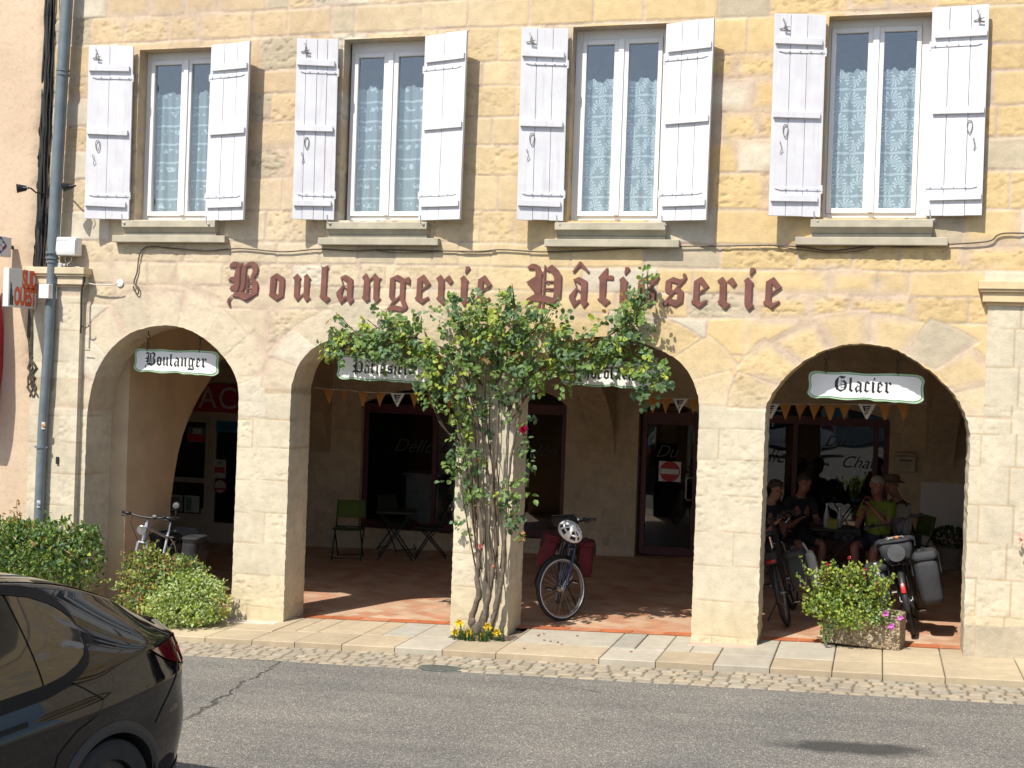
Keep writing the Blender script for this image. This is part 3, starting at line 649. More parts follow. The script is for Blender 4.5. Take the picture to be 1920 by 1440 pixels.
def window(k, gl, gr, gt, gb, fl, fr):
    """k-th window: glass bounds in pixels of both casements -> world"""
    Yf = .17
    a, b, c, d = WOPEN[k]
    x0, x1 = wp(fl, 250, Yf).x, wp(fr, 250, Yf).x; x0, x1 = max(x0, a-.03), min(x1, b+.03)
    z0, z1 = c-.0, d+.02
    px = [wp(g, (gt+gb)/2, Yf).x for g in (gl[0], gl[1], gr[0], gr[1])]; zt, zb = wp((gl[0]+gr[1])/2, gt, Yf).z, wp((gl[0]+gr[1])/2, gb, Yf).z
    m = MB()                                              # outer frame + two sashes
    m.box(x0, px[0]-.045, Yf, Yf+.07, z0, z1); m.box(px[3]+.045, x1, Yf, Yf+.07, z0, z1); m.box(px[0]-.045, px[3]+.045, Yf, Yf+.07, z0, zb-.05); m.box(px[0]-.045, px[3]+.045, Yf, Yf+.07, zt+.05, z1)
    for s, (u0, u1) in enumerate(((px[0], px[1]), (px[2], px[3]))):
        lo, hi = (u0-.043, u1+.012) if s == 0 else (u0-.012, u1+.043)
        if s == 0: hi = (px[1]+px[2])/2-.002
        else: lo = (px[1]+px[2])/2+.002
        m.box(lo, u0, Yf-.018, Yf+.05, zb-.048, zt+.048); m.box(u1, hi, Yf-.018, Yf+.05, zb-.048, zt+.048); m.box(u0, u1, Yf-.018, Yf+.05, zb-.048, zb); m.box(u0, u1, Yf-.018, Yf+.05, zt, zt+.048)
    mid = (px[1]+px[2])/2; m.box(mid-.028, mid+.028, Yf-.034, Yf-.0185, zb-.04, zt+.045)
    f = m.build('window', M_PVC, BAK, bevel=.004)
    for s, (u0, u1) in enumerate(((px[0], px[1]), (px[2], px[3]))):
        g = MB(); g.box(u0, u1, Yf+.012, Yf+.016, zb, zt); g.build('pane', M_GLASS, f)
        ct = zt-.30-(.04 if k > 1 else 0); nxx, nzz = 46, 14; ph = rw.uniform(0, 6)
        def P(i, j, u0=u0, u1=u1, ph=ph, ct=ct):
            x = u0-.03+(u1-u0+.06)*i/(nxx-1); top = ct+.018*math.sin(x*34+ph)+.008*math.sin(x*90)
            if s == 0 and k == 3 and i/(nxx-1) < .18: top -= .05
            z = zb-.04+(top-zb+.04)*j/(nzz-1); return (x, Yf+.085+.018*math.sin(x*30+ph+.6*math.sin(z*2))+.010*math.sin(x*71+z*1.5), z)
        cu = MB(); cu.sheet(P, nxx, nzz); cu.build('curtain', M_CURT[0 if k < 2 else 1], f, smooth=True)
    return f
window(0, (288, 338), (357, 404), 121, 397, 272, 428)
window(1, (669, 717), (744, 795), 107, 397, 655, 818)
window(2, (1096, 1148), (1175, 1230), 83, 397, 1075, 1258)
window(3, (1563, 1623), (1653, 1714), 61, 391, 1544, 1742)
for (xl, xr, xl2, xr2, yt, pr) in ((228, 403, 213, 424, 413, .12), (612, 800, 598, 823, 416, .12), (1040, 1248, 1022, 1274, 417, .13), (1520, 1750, 1491, 1777, 411, .13)):
    m = MB(); a, b = wp(xl, yt, -pr).x, wp(xr, yt, -pr).x; z = wp((xl+xr)/2, yt, -pr).z; a2, b2 = wp(xl2, yt+40, -.05).x, wp(xr2, yt+40, -.05).x
    m.box(a, b, -pr, .14, z-.075, z)
    m.add([(a, -pr+.015, z-.075), (b, -pr+.015, z-.075), (b-.01, -.07, z-.125), (a+.01, -.07, z-.125), (a, .02, z-.075), (b, .02, z-.075), (b-.01, .02, z-.125), (a+.01, .02, z-.125)], [(0, 1, 2, 3)[::-1], (0, 3, 7, 4)[::-1], (1, 5, 6, 2)[::-1], (2, 6, 7, 3), (0, 4, 5, 1), (4, 7, 6, 5)])
    m.box(a+.01, b-.01, -.068, .02, z-.16, z-.125); m.box(a2, b2, -.085, .02, z-.235, z-.16)
    m.build('sill', M_SILL, BAK, bevel=.006)

def shutter(tl, tr, br, bl, left, nb=3, seed=0):
    """corner pixels clockwise from top left; hinge edge close to the wall, free edge swung out"""
    r = random.Random(seed); yh, yf = -.045, (-.175 if not (left is None) else -.08)
    if left == 'R0': left, yf = False, -.08
    ya, yb = (yf, yh) if left else (yh, yf)
    P = [wp(*tl, ya), wp(*tr, yb), wp(*br, yb), wp(*bl, ya)]
    xl, xr = (P[0].x+P[3].x)/2, (P[1].x+P[2].x)/2; zt, zb = (P[0].z+P[1].z)/2, (P[2].z+P[3].z)/2
    W = math.hypot(xr-xl, yb-ya); Hh = zt-zb; ang = math.atan2(yb-ya, xr-xl)
    tilt = math.atan2((P[1].z+P[2].z-P[0].z-P[3].z)/2, xr-xl)*.12
    M = Matrix.Translation((xl, ya, (zb+P[3].z)/2 if False else zb)) @ Matrix.Rotation(ang, 4, 'Z') @ Matrix.Rotation(-tilt, 4, 'Y')
    m = MB(); x = 0; cuts = [0]+[W*(i/nb+r.uniform(-.03, .03)) for i in range(1, nb)]+[W]
    for a, b in zip(cuts, cuts[1:]): m.box(a+.002, b-.002, -.024+r.uniform(-.002, .002), .006, -r.uniform(0, .006), Hh+r.uniform(-.004, .006), M)
    m.k = 1
    for c_ in cuts[1:-1]: m.box(c_-.004, c_+.004, -.004, .0, .004, Hh-.004, M)
    s = m.build('shutter', [M_SHUT, M_GAP], BAK, bevel=.002)
    e0, e1 = (.012, W-.035) if left else (.035, W-.012)
    for zf in (.865, .50, .085):
        z = Hh*zf; g = MB(); dz = r.uniform(-.008, .008)
        vs = [(e0, z+.032), (e1, z+.032+dz), (e1, z-.03+dz), (e0, z-.03)]
        g.add([tuple(M @ Vector((x_, y_, z_))) for y_ in (-.024, -.05) for x_, z_ in vs], [(0, 1, 2, 3), (7, 6, 5, 4), (0, 4, 5, 1), (1, 5, 6, 2), (2, 6, 7, 3), (3, 7, 4, 0)])
        g.build('batten', M_SHUT, s, bevel=.004)
    for zf in (.815, .135):                                # strap hinges running to the hinge edge
        z = Hh*zf; g = MB(); h0, h1 = (.1, W+.012) if left else (-.012, W-.1)
        g.box(h0, h1, -.032, -.024, z-.014, z+.014, M)
        tip = h0 if left else h1; sg = -1 if left else 1
        g.prismM([(0, -.014), (sg*.05, 0), (0, .014)], 0, .008, M @ Matrix.Translation((tip, -.032, z)) @ Matrix.Rotation(R(90), 4, 'X') @ Matrix.Translation((0, 0, -.008)))
        for i in range(4): g.ball(M @ Vector((h0+(h1-h0)*(.12+.25*i), -.036, z)), .007, 6, 4)
        hx = W+.004 if left else -.004
        g.tube([M @ Vector((hx, -.022, z-.04)), M @ Vector((hx, -.022, z+.04))], .011, 8)
        g.build('strap_hinge', M_SHUT, s)
    g = MB(); fx = .09 if left else W-.09
    if left or seed == 8:                                   # hook, ring and bolt
        z = Hh*.335; g.tube([M @ Vector((fx, -.03, z-.05)), M @ Vector((fx+.012, -.045, z)), M @ Vector((fx-.01, -.05, z+.05)), M @ Vector((fx, -.03, z+.06))], .0035, 5)
        cz = Hh*.42; g.tube([M @ Vector((fx+.07*(1 if left else -1)*.6+.022*math.cos(t)*(1+.3*math.sin(t)), -.034, cz+.06*math.sin(t))) for t in [i*math.pi/7 for i in range(14)]], .004, 5, closed=True)
        z = Hh*.95; g.tube([M @ Vector((fx-.01, -.03, z+.05)), M @ Vector((fx+.01, -.05, z)), M @ Vector((fx, -.05, z-.05)), M @ Vector((fx+.05, -.04, z-.07))], .007, 5); g.tube([M @ Vector((fx-.04, -.03, z-.05)), M @ Vector((fx+.05, -.045, z-.03))], .005, 5)
        g.build('latch', M_IRON, s)
    g = MB(); hx = (W-.05) if left else .05                # holdback catch by the sill
    p0 = M @ Vector((hx, -.02, -.005))
    g.tube([(p0.x, .0, p0.z-.035), (p0.x, -.07, p0.z-.03), (p0.x, -.12, p0.z-.035)], .008, 6); g.tube([(p0.x-.01, -.115, p0.z+.05), (p0.x, -.12, p0.z-.03), (p0.x+.03, -.12, p0.z-.045)], .0065, 6); g.ball((p0.x+.03, -.12, p0.z-.045), .016, 8, 6)
    g.build('catch', pm('galvanised_catch', (.32, .31, .30), .5, .4), s)
    return s
shutter((168, 88), (252, 86), (244, 411), (160, 410), True, 2, 1); shutter((397, 84), (468, 80), (460, 413), (388, 412), False, 3, 2)
shutter((560, 76), (637, 72), (628, 412), (548, 411), True, 4, 3); shutter((797, 66), (874, 61), (867, 412), (788, 412), False, 2, 4)
shutter((981, 57), (1069, 52), (1056, 413), (968, 413), True, 3, 5); shutter((1249, 43), (1338, 37), (1327, 413), (1237, 413), False, 3, 6)
shutter((1454, 29), (1550, 27), (1538, 406), (1440, 406), True, 3, 7); shutter((1745, 16), (1851, 9), (1846, 403), (1738, 405), 'R0', 3, 8)

# ------------------------------------------------------------------ gothic lettering
G = {}
def poly(s): return [tuple(float(v) for v in q.split(',')) for q in s.split()]
def glyph(ch, w_, *ps, k=1.0): G[ch] = (w_*k/420., [[(x*k/420., y*k/420.) for x, y in poly(p_)] for p_ in ps])
glyph('o', 265, '25,360 130,345 112,335 100,120 15,95', '175,305 255,355 245,65 165,95', '25,360 130,425 255,355 175,300 125,345', '0,85 15,100 100,120 165,95 245,65 130,0')
glyph('u', 300, '0,355 70,422 132,353 110,330 103,85 130,55 75,-3 25,65 25,330 10,333', '170,370 225,422 288,350 265,330 260,75 295,55 225,-10 180,55 185,360', '103,65 180,130 180,105 115,50')
glyph('l', 185, '5,550 50,520 135,555 110,505 105,95 180,55 110,-15 0,75 20,105 28,505')
A_ = ('170,305 255,350 250,65 285,45 215,-35 170,35', '50,370 140,410 255,350 170,300 80,355', '100,255 0,135 5,85 70,-30 170,70 155,95 105,60 80,125 105,215', '60,360 75,360 112,255 98,255', '100,258 170,208 170,180 100,230')
glyph('a', 290, *A_)
glyph('â', 290, *A_, '35,480 140,630 160,630 280,490 265,462 150,575 60,470')
glyph('n', 320, '0,370 68,437 120,348 114,94 130,52 73,0 5,73 26,99 36,343', '166,395 213,434 275,369 317,369 275,328 270,83 307,62 239,-10 192,52 187,343', '120,354 187,395 187,364 120,322')
glyph('h', 310, '0,560 45,530 130,565 114,510 114,94 130,52 73,0 5,73 26,99 26,510', '166,395 213,434 275,369 270,40 200,-70 175,-60 192,52 187,343', '120,354 187,395 187,364 120,322')
glyph('g', 345, '31,364 104,338 99,94 26,73', '31,364 156,418 265,359 192,317 109,343', '192,317 265,359 265,62 312,-42 296,-94 218,-140 250,-73 192,62', '265,359 328,390 343,369 338,286 317,286 265,312', '26,83 99,104 135,62 88,0', '192,114 192,73 16,-83 0,-94 68,0', '0,-94 88,-36 234,-62 250,-73 218,-140 130,-114 16,-130')
glyph('e', 245, '31,359 135,426 104,343 99,94 10,62 0,68 26,104', '135,426 239,291 177,260 99,343', '99,208 213,291 229,280 99,182', '0,62 99,99 140,62 213,104 218,78 109,-12')
glyph('c', 235, '31,359 135,426 104,343 99,94 10,62 0,68 26,104', '135,426 232,345 190,295 99,343', '0,62 99,99 140,62 213,104 218,78 109,-12')
glyph('r', 255, '0,369 73,426 120,359 120,94 150,62 187,52 114,-26 10,68 36,104 36,338 16,338', '125,354 203,421 260,333 213,281 156,338')
glyph('i', 150, '0,369 57,421 130,338 109,322 104,73 140,36 68,-42 16,42 16,338', '83,551 135,551 146,520 78,437 73,478')
glyph('t', 228, '5,400 135,556 135,432 218,432 218,369 120,374 109,120 187,68 109,-5 0,88 31,109 26,369')
glyph('s', 350, '38,403 154,470 120,394 120,298 163,250 101,182 29,250', '154,470 259,432 307,442 302,523 336,528 360,470 336,422 250,355 120,394', '307,442 336,422 10,29 -5,43', '250,307 317,240 307,67 192,-5 221,106 226,202 178,240', '-5,38 106,125 221,106 192,-5 115,38 14,5', k=.89)
glyph('B', 530, '15,505 30,555 85,597 145,590 200,570 265,585 225,540 205,520 100,515', '160,515 205,530 195,465 190,235 170,165 125,105 105,165 100,225 105,375 120,455', '100,365 45,355 -5,295 55,305 105,265', '100,235 55,215 30,165 65,160 115,145', '235,515 285,545 305,515 300,405 285,225 255,145 195,130 220,225 225,405', '235,520 355,590 425,600 485,565 505,495 485,415 425,345 375,350 415,435 415,485 385,525 355,530 305,515', '330,415 340,375 335,105 310,105 325,375', '345,315 430,365 440,350 345,295', '425,355 495,295 510,235 505,105 405,45 385,105 415,165 415,305 375,325', '340,260 415,265 415,245 340,240', '340,185 415,190 415,170 340,165', '85,65 115,105 215,135 305,115 395,95 405,45 300,-5 195,45 85,55', '105,105 65,45 35,5 50,-85 25,-95 0,-35 15,15')
glyph('P', 570, '151,546 239,515 244,463 229,-68 177,-68 135,-5 140,192 146,338', '21,577 83,624 146,624 208,593 239,515 151,515 125,551 31,551', '146,432 10,343 125,224 140,172 151,317', '286,619 300,603 291,-68 265,-68 276,515', '302,541 400,619 489,546 551,452 546,109 406,5 437,151 442,400 416,473 364,515', '21,88 125,151 291,151 437,109 406,5 291,47 135,57 10,26', '302,370 442,370 442,345 302,345', '302,260 442,260 442,235 302,235', '239,480 286,520 286,495 239,455', k=.95)
glyph('C', 400, '60,500 190,600 135,500 115,250 150,110 70,50 0,200 5,380', '190,600 270,540 370,560 330,470 250,470 180,520', '40,90 210,-15 370,100 350,130 220,70 110,130', '215,480 232,480 228,90 212,90', '232,330 330,330 330,305 232,305')
glyph('G', 470, '60,480 200,600 140,480 115,250 150,110 70,50 0,200 5,380', '200,600 330,570 400,590 350,500 260,490 180,520', '40,90 220,-15 400,90 300,90 220,60 110,130', '225,490 242,490 238,60 222,60', '242,380 330,450 440,330 440,190 400,90 320,80 350,200 350,310 300,370', '242,260 350,270 350,250 242,240', '242,170 350,180 350,160 242,150')
def letters(word, M, size, gap=.09, off=0., tight=1.0):
    """one MB with the word; M maps (x, depth, z); strokes lie 0.15 mm apart so none share a plane"""
    m = MB(); x = 0
    for ch in word:
        if ch == ' ': x += size*.6; continue
        w_, ps = G[ch]
        for k, p_ in enumerate(ps):
            d = -.0003*(k+1)-off; m.add([tuple(M @ Vector((x+a*size*tight, d, b*size))) for a, b in p_], [tuple(range(len(p_)))])
        x += (w_+gap)*size*tight
    m.width = x; return m
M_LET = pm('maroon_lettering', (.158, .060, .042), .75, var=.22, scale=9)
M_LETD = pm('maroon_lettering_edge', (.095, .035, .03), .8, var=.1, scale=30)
def wall_word(word, pxs, yb0, yb1, x0p, x1p, name):
    """letters at measured left edges (pixels) on a rising baseline"""
    for ch, px in zip(word, pxs):
        me = MB(); md = MB()
        t = (px-x0p)/(x1p-x0p); py = yb0+(yb1-yb0)*t; p0 = wp(px, py, -.008)
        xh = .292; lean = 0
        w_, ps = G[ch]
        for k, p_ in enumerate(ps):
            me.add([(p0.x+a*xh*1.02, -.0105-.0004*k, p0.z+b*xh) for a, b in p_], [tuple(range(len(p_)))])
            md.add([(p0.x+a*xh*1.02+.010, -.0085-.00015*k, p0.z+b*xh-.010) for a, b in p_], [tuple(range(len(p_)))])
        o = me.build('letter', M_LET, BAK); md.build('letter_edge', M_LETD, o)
wall_word('Boulangerie', (426, 503, 548, 598, 630, 677, 726, 777, 816, 861, 891), 562, 570, 426, 911, 'lettering')
wall_word('Pâtisserie', (984, 1066, 1119, 1159, 1191, 1242, 1295, 1343, 1393, 1430), 571, 577, 984, 1450, 'lettering')
# ------------------------------------------------------------------ gallery: back wall, cross arches, shop fronts
DOOR = (wp(1194, 900, YB).x, wp(1306, 900, YB).x, gz(-3)+.0, 2.11)
SHA = (wp(676, 850, YB).x, -6.02, .10, 2.05); SHB = (-5.46, wp(1060, 850, YB).x, .12, 2.14); SHC = (-2.05, wp(1667, 850, YB).x, gz(-.9), 2.13)
def seg_top(x0, x1, z0, z1, rise):                         # opening with a low arched head
    c, s = (x0+x1)/2, (x1-x0)/2
    return [(x0, z0), (x0, z1)]+[(c+s*t, z1+rise*(1-t*t)) for t in (-.75, -.5, -.25, 0, .25, .5, .75)]+[(x1, z1), (x1, z0)]
TAB = (-11.4, -9.55, -.31, 2.24)
BH = [seg_top(*SHA, .24), seg_top(*SHB, .2), seg_top(DOOR[0], DOOR[1], -.4, DOOR[3], .13), seg_top(SHC[0], SHC[1], -.4, SHC[3], .16), [(TAB[0], -.45), (TAB[0], 1.74), (TAB[1], 1.74), (TAB[1], -.45)]]
holed_sheet('back_wall', -13.4, 2.6, -.5, 3.3, YB, BH, M_BACK, BAK, False, .045)
for P in BH:
    mb = MB()
    for (a, b), (c, d) in zip(P, P[1:]): mb.add([(a, YB, b), (c, YB, d), (c, YB+.3, d), (a, YB+.3, b)], [(0, 1, 2, 3)])
    mb.build('reveal', M_PLASTER, BAK)
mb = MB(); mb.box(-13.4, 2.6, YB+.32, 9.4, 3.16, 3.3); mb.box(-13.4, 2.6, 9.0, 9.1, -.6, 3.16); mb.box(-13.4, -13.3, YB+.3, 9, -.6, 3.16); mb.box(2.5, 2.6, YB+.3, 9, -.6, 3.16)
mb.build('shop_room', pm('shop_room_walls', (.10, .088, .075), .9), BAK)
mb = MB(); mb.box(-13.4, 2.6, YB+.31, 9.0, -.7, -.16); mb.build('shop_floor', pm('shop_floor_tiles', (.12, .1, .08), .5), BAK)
mb = MB(); mb.box(-13.5, -13.4, BW, YB, -.6, 3.2); mb.build('end_wall', M_PLASTER, BAK)
def cross_arch(xa, xb, y0, zsp, crown, name, ypier=None, skew=0., prof=None):
    """wall across the gallery with a wide arched opening"""
    y1 = YB; yp = y0 if ypier is None else ypier; c = (yp+y1)/2; s = (y1-yp)/2; inner = [(yp, -.35), (yp, zsp)]
    for i in range(1, 20): t = math.pi*i/20; inner.append((c-s*math.cos(t), zsp+(crown-zsp)*math.sin(t)))
    if prof: inner = [(prof[0][0], -.35)]+prof+[(y1, prof[-1][1])]
    inner += [(y1, zsp)] if not prof else []; top = 3.165; m = MB()
    outer = [(y0, -.35), (y0, top)]+[(a, top) for a, b in inner[2:-1]]+[(y1, top)]
    sk = lambda y: skew*(y-y0)/(y1-y0)
    for x, fl in ((xb, False), (xa, True)):
        for i in range(len(inner)-1):
            q = [(x+sk(a_), a_, b_) for a_, b_ in (inner[i], outer[i], outer[i+1], inner[i+1])]; m.add(q, [(0, 1, 2, 3) if fl else (3, 2, 1, 0)])
    for i in range(len(inner)-1): m.add([(x_+sk(a_), a_, b_) for x_, (a_, b_) in ((xa, inner[i]), (xb, inner[i]), (xb, inner[i+1]), (xa, inner[i+1]))], [(0, 1, 2, 3)])
    m.add([(xa, y0, -.35), (xb, y0, -.35), (xb, y0, top), (xa, y0, top)], [(0, 1, 2, 3)])
    return m.build(name, M_BACK0 if prof else M_BACK2, BAK)
T0P = [(wx(a, b, -8.33).y, wx(a, b, -8.33).z) for a, b in ((320, 940), (327, 890), (334, 850), (343, 815), (352, 790), (363, 765), (375, 742), (388, 722), (402, 698), (414, 676))]
T0P += [(T0P[-1][0]+.5, 2.8), (T0P[-1][0]+1.1, 2.92), (T0P[-1][0]+1.8, 2.85), (T0P[-1][0]+2.4, 2.5), (YB-.35, 1.9), (YB-.02, 1.25)]
M_BACK2 = stone_mat('cross_arch_stone', (.58, .47, .31), (.53, .42, .27), (.50, .40, .28), .9, .92, .34, .7, .008)
M_BACK0 = pm('cross_arch_plaster', (.50, .38, .24), .92, var=.12, scale=2.5, bmp=.3, bscale=25)
cross_arch(-8.78, -8.33, BW+.004, 1.2, 2.95, 'cross_arch', prof=T0P)
cross_arch(-4.15, -3.76, BW+.004, 1.35, 2.72, 'cross_arch')
cross_arch(.86, 1.24, BW+.004, 1.30, 2.72, 'cross_arch', skew=-.24)
mb = MB(); mb.box(wp(1724, 980, YB).x, 2.3, YB-.012, YB-.003, -.1, 1.29); mb.build('whitewashed_wall', M_WHITEW, BAK)

M_RED = pm('dark_red_joinery', (.085, .016, .016), .45, var=.15, scale=8)
M_SHOPG = glass_mat('shop_glass', (.72, .75, .76), 1.3)
M_SCRIPT = pm('window_script', (.032, .03, .029), .6)
def text_mesh(txt, size, M, mat, parent, name, shear=0., ext=.0008, align='LEFT', xs=1.0, bold=0.):
    cu = bpy.data.curves.new('txt', 'FONT'); cu.body = txt; cu.size = size; cu.shear = shear; cu.extrude = ext; cu.align_x = align; cu.offset = bold
    t = bpy.data.objects.new('txt', cu); COL.objects.link(t); dg = bpy.context.evaluated_depsgraph_get(); me = bpy.data.meshes.new_from_object(t.evaluated_get(dg)); bpy.data.objects.remove(t)
    me.transform(M @ Matrix.Diagonal((xs, 1, 1, 1))); me.materials.clear(); me.materials.append(mat); me.name = name
    o = bpy.data.objects.new(name, me); COL.objects.link(o)
    if parent is not None: adopt(o, parent)
    return o
FACE = Matrix.Rotation(R(90), 4, 'X')                       # text plane facing -y
def front(name, x0, x1, z0, z1, mull, rail, glass_z0=None, parent=BAK, rise=.2, bottom=.12, leaf=None):
    Y = YB+.10; m = MB(); t = .075; d = .07
    m.box(x0, x0+t, Y, Y+d, z0, z1+.02); m.box(x1-t, x1, Y, Y+d, z0, z1+.02); m.box(x0+t, x1-t, Y, Y+d, z1-rail, z1); m.box(x0+t, x1-t, Y, Y+d, z0, z0+bottom)
    for u in mull: m.box(u-.035, u+.035, Y, Y+d, z0+bottom, z1-rail)
    f = m.build(name, M_RED, parent, bevel=.004)
    us = [x0+t]+[v for u in mull for v in (u-.035, u+.035)]+[x1-t]
    for a, b in zip(us[::2], us[1::2]):
        g = MB(); g.box(a, b, Y+.03, Y+.036, z0+bottom, z1-rail); g.build('pane', M_SHOPG, f)
    c, s = (x0+x1)/2, (x1-x0)/2; g = MB(); P = [(x0+.02, z1)]+[(c+s*q, z1+rise*(1-q*q)) for q in (-.9, -.6, -.3, 0, .3, .6, .9)]+[(x1-.02, z1)]
    g.prism(P, Y+.03, Y+.036); g.build('fanlight', M_SHOPG, f); return f
fa = front('shop_window', *SHA[:2], SHA[2], SHA[3], [wp(809, 880, YB).x], .15)
text_mesh('Délices', .30, Matrix.Translation((wp(737, 835, YB+.12).x, YB+.125, wp(737, 846, YB+.12).z)) @ FACE, M_SCRIPT, fa, 'script_lettering', .45)
text_mesh('Du', .30, Matrix.Translation((wp(824, 840, YB+.12).x, YB+.125, wp(824, 848, YB+.12).z)) @ FACE, M_SCRIPT, fa, 'script_lettering', .45)
fb = front('shop_window', *SHB[:2], SHB[2], SHB[3], [], .15)
text_mesh('léo', .26, Matrix.Translation((wp(1003, 850, YB+.12).x, YB+.125, wp(1003, 855, YB+.12).z)) @ FACE, M_SCRIPT, fb, 'script_lettering', .45)
fd = front('shop_door', DOOR[0]+.04, DOOR[1], DOOR[2]+.01, DOOR[3], [], .19, rise=.11, bottom=.13)
mb = MB(); hx = wp(1290, 900, YB).x
mb.tube([(hx+.055, YB+.10, .83), (hx, YB+.04, .83), (hx-.03, YB+.03, .86), (hx-.03, YB+.03, 1.13), (hx, YB+.04, 1.16), (hx+.055, YB+.10, 1.16)], .014, 8); mb.build('handle', pm('steel_handle', (.6, .6, .58), .3, .9), fd)
text_mesh('Du', .26, Matrix.Translation((wp(1228, 845, YB+.12).x, YB+.125, wp(1228, 856, YB+.12).z)) @ FACE, M_SCRIPT, fd, 'script_lettering', .45)
a, b = wp(1236, 864, YB+.125), wp(1276, 904, YB+.125)
ns = MB(); ns.box(a.x, b.x, YB+.120, YB+.126, b.z, a.z); nso = ns.build('no_entry_sign', pm('sign_white', (.62, .6, .58), .6), None)
tag(nso, 'square no entry sticker, red disc with white bar, on the glass shop door', 'sign')
r_ = (b.x-a.x)*.46; cx, cz = (a.x+b.x)/2, (a.z+b.z)/2; mb = MB(); mb.prism([(cx+r_*math.cos(t*math.pi/20), cz+r_*math.sin(t*math.pi/20)) for t in range(40)], YB+.117, YB+.120)
adopt(mb.build('red_disc', pm('sign_red', (.42, .03, .035), .6), None), nso)
mb = MB(); mb.box(cx-r_*.9, cx+r_*.9, YB+.1145, YB+.117, cz-.038, cz+.038); adopt(mb.build('white_bar', pm('sign_white', (.62, .6, .58), .6), None), nso)
fc = front('shop_front', *SHC[:2], SHC[2]+.01, SHC[3], [wp(1488, 900, YB).x, wp(1640, 900, YB).x], .12, rise=.14, bottom=.3)
text_mesh('Chaud', .24, Matrix.Translation((wp(1575, 865, YB+.12).x, YB+.125, wp(1575, 876, YB+.12).z)) @ FACE, M_SCRIPT, fc, 'script_lettering', .45)
text_mesh('Du', .22, Matrix.Translation((wp(1545, 832, YB+.12).x, YB+.125, wp(1545, 836, YB+.12).z)) @ FACE, M_SCRIPT, fc, 'script_lettering', .45)
text_mesh('lices', .28, Matrix.Translation((wp(1437, 860, YB+.12).x, YB+.125, wp(1437, 866, YB+.12).z)) @ FACE, M_SCRIPT, fc, 'script_lettering', .45)
# things in the shop seen through the glass: counter and shelves
mb = MB(); mb.box(-7.3, -6.75, 6.9, 7.4, .0, .9); mb.box(-7.35, -6.7, 6.85, 7.45, .9, .94); tag(mb.build('shop_counter', pm('counter_white', (.5, .5, .48), .4)), 'pale shop counter standing behind the wide window beside the folding table', 'counter')
mb = MB(); mb.box(-6.45, -6.05, 6.75, 7.2, .0, .9); mb.box(-6.5, -6.02, 6.72, 7.25, .9, .93); tag(mb.build('shop_counter', pm('counter_white', (.5, .5, .48), .4)), 'smaller pale counter behind the narrow pane by the centre pillar', 'counter')

# letter box, socket
a, b = wp(1679, 849, YB-.1), wp(1716, 886, YB-.1)
lb = thing('letter_box', 'small cream metal letter box on the wall right of the shop front', 'letter box', ((a.x+b.x)/2, YB, b.z), world=True)
mb = MB(); mb.box(a.x, b.x, YB-.1, YB-.003, b.z, a.z); mb.build('box', pm('letterbox_cream', (.42, .37, .27), .5), lb, bevel=.008)
mb = MB(); mb.add([(a.x-.01, YB-.125, a.z-.04), (b.x+.01, YB-.125, a.z-.04), (b.x+.01, YB-.003, a.z+.02), (a.x-.01, YB-.003, a.z+.02), (a.x-.01, YB-.115, a.z-.05), (b.x+.01, YB-.115, a.z-.05), (b.x+.01, YB-.003, a.z+.005), (a.x-.01, YB-.003, a.z+.005)], [(0, 1, 2, 3), (4, 7, 6, 5), (0, 4, 5, 1), (1, 5, 6, 2), (3, 7, 4, 0)]); mb.build('lid', pm('letterbox_cream', (.42, .37, .27), .5), lb)
mb = MB(); mb.box(a.x+.06, b.x-.04, YB-.103, YB-.1, a.z-.11, a.z-.085); mb.build('name_plate', pm('plate_dark', (.08, .07, .06), .5), lb)
a = wp(1135, 1015, YB-.01); so = thing('wall_socket', 'small square wall socket low on the gallery wall between window and door', 'socket', (a.x, YB, a.z), world=True)
mb = MB(); mb.box(a.x-.05, a.x+.05, YB-.02, YB-.003, a.z-.06, a.z+.06); mb.build('plate', pm('socket_beige', (.4, .34, .24), .5), so, bevel=.006)
mb = MB(); mb.box(a.x-.034, a.x+.034, YB-.028, YB-.02, a.z-.04, a.z+.04); mb.build('cover', pm('socket_beige', (.4, .34, .24), .5), so, bevel=.004)

# tobacconist's shop front beyond the left cross arch
TB = thing('tobacco_shop_front', 'white framed tobacconist door and window under a red fascia board in the left arch', 'shop front', (-10.4, YB, gz(-10.4)), world=True)
mb = MB(); a, b = wp(300, 722, YB-.05), wp(452, 775, YB-.05); mb.box(a.x-1.2, b.x+.35, YB-.07, YB-.003, b.z, 2.26); fas = mb.build('fascia', pm('fascia_red', (.36, .03, .05), .45), TB, bevel=.005)
sx = wp(374, 764, YB-.07)
text_mesh('TAB', .5, Matrix.Translation((sx.x-1.02, YB-.074, sx.z)) @ FACE, pm('fascia_letters', (.5, .44, .40), .5), fas, 'fascia_lettering', 0, .002)
text_mesh('A', .5, Matrix.Translation((wp(372, 766, YB-.07).x, YB-.074, sx.z)) @ FACE, pm('fascia_letters', (.5, .44, .40), .5), fas, 'fascia_lettering', 0, .002)
text_mesh('C', .5, Matrix.Translation((wp(408, 766, YB-.07).x, YB-.074, sx.z)) @ FACE, pm('fascia_letters', (.5, .44, .40), .5), fas, 'fascia_lettering', 0, .002)
M_TW = pm('tobacconist_frame', (.46, .41, .34), .5, var=.06)
x0, xm, x1 = -11.3, wp(395, 880, YB).x, -9.55
mb = MB(); Y = YB+.08
for u, v in ((x0, x0+.1), (xm-.16, xm-.1), (xm-.09, xm+.02), (x1-.1, x1)): mb.box(u, v, Y, Y+.08, -.35, 1.745)
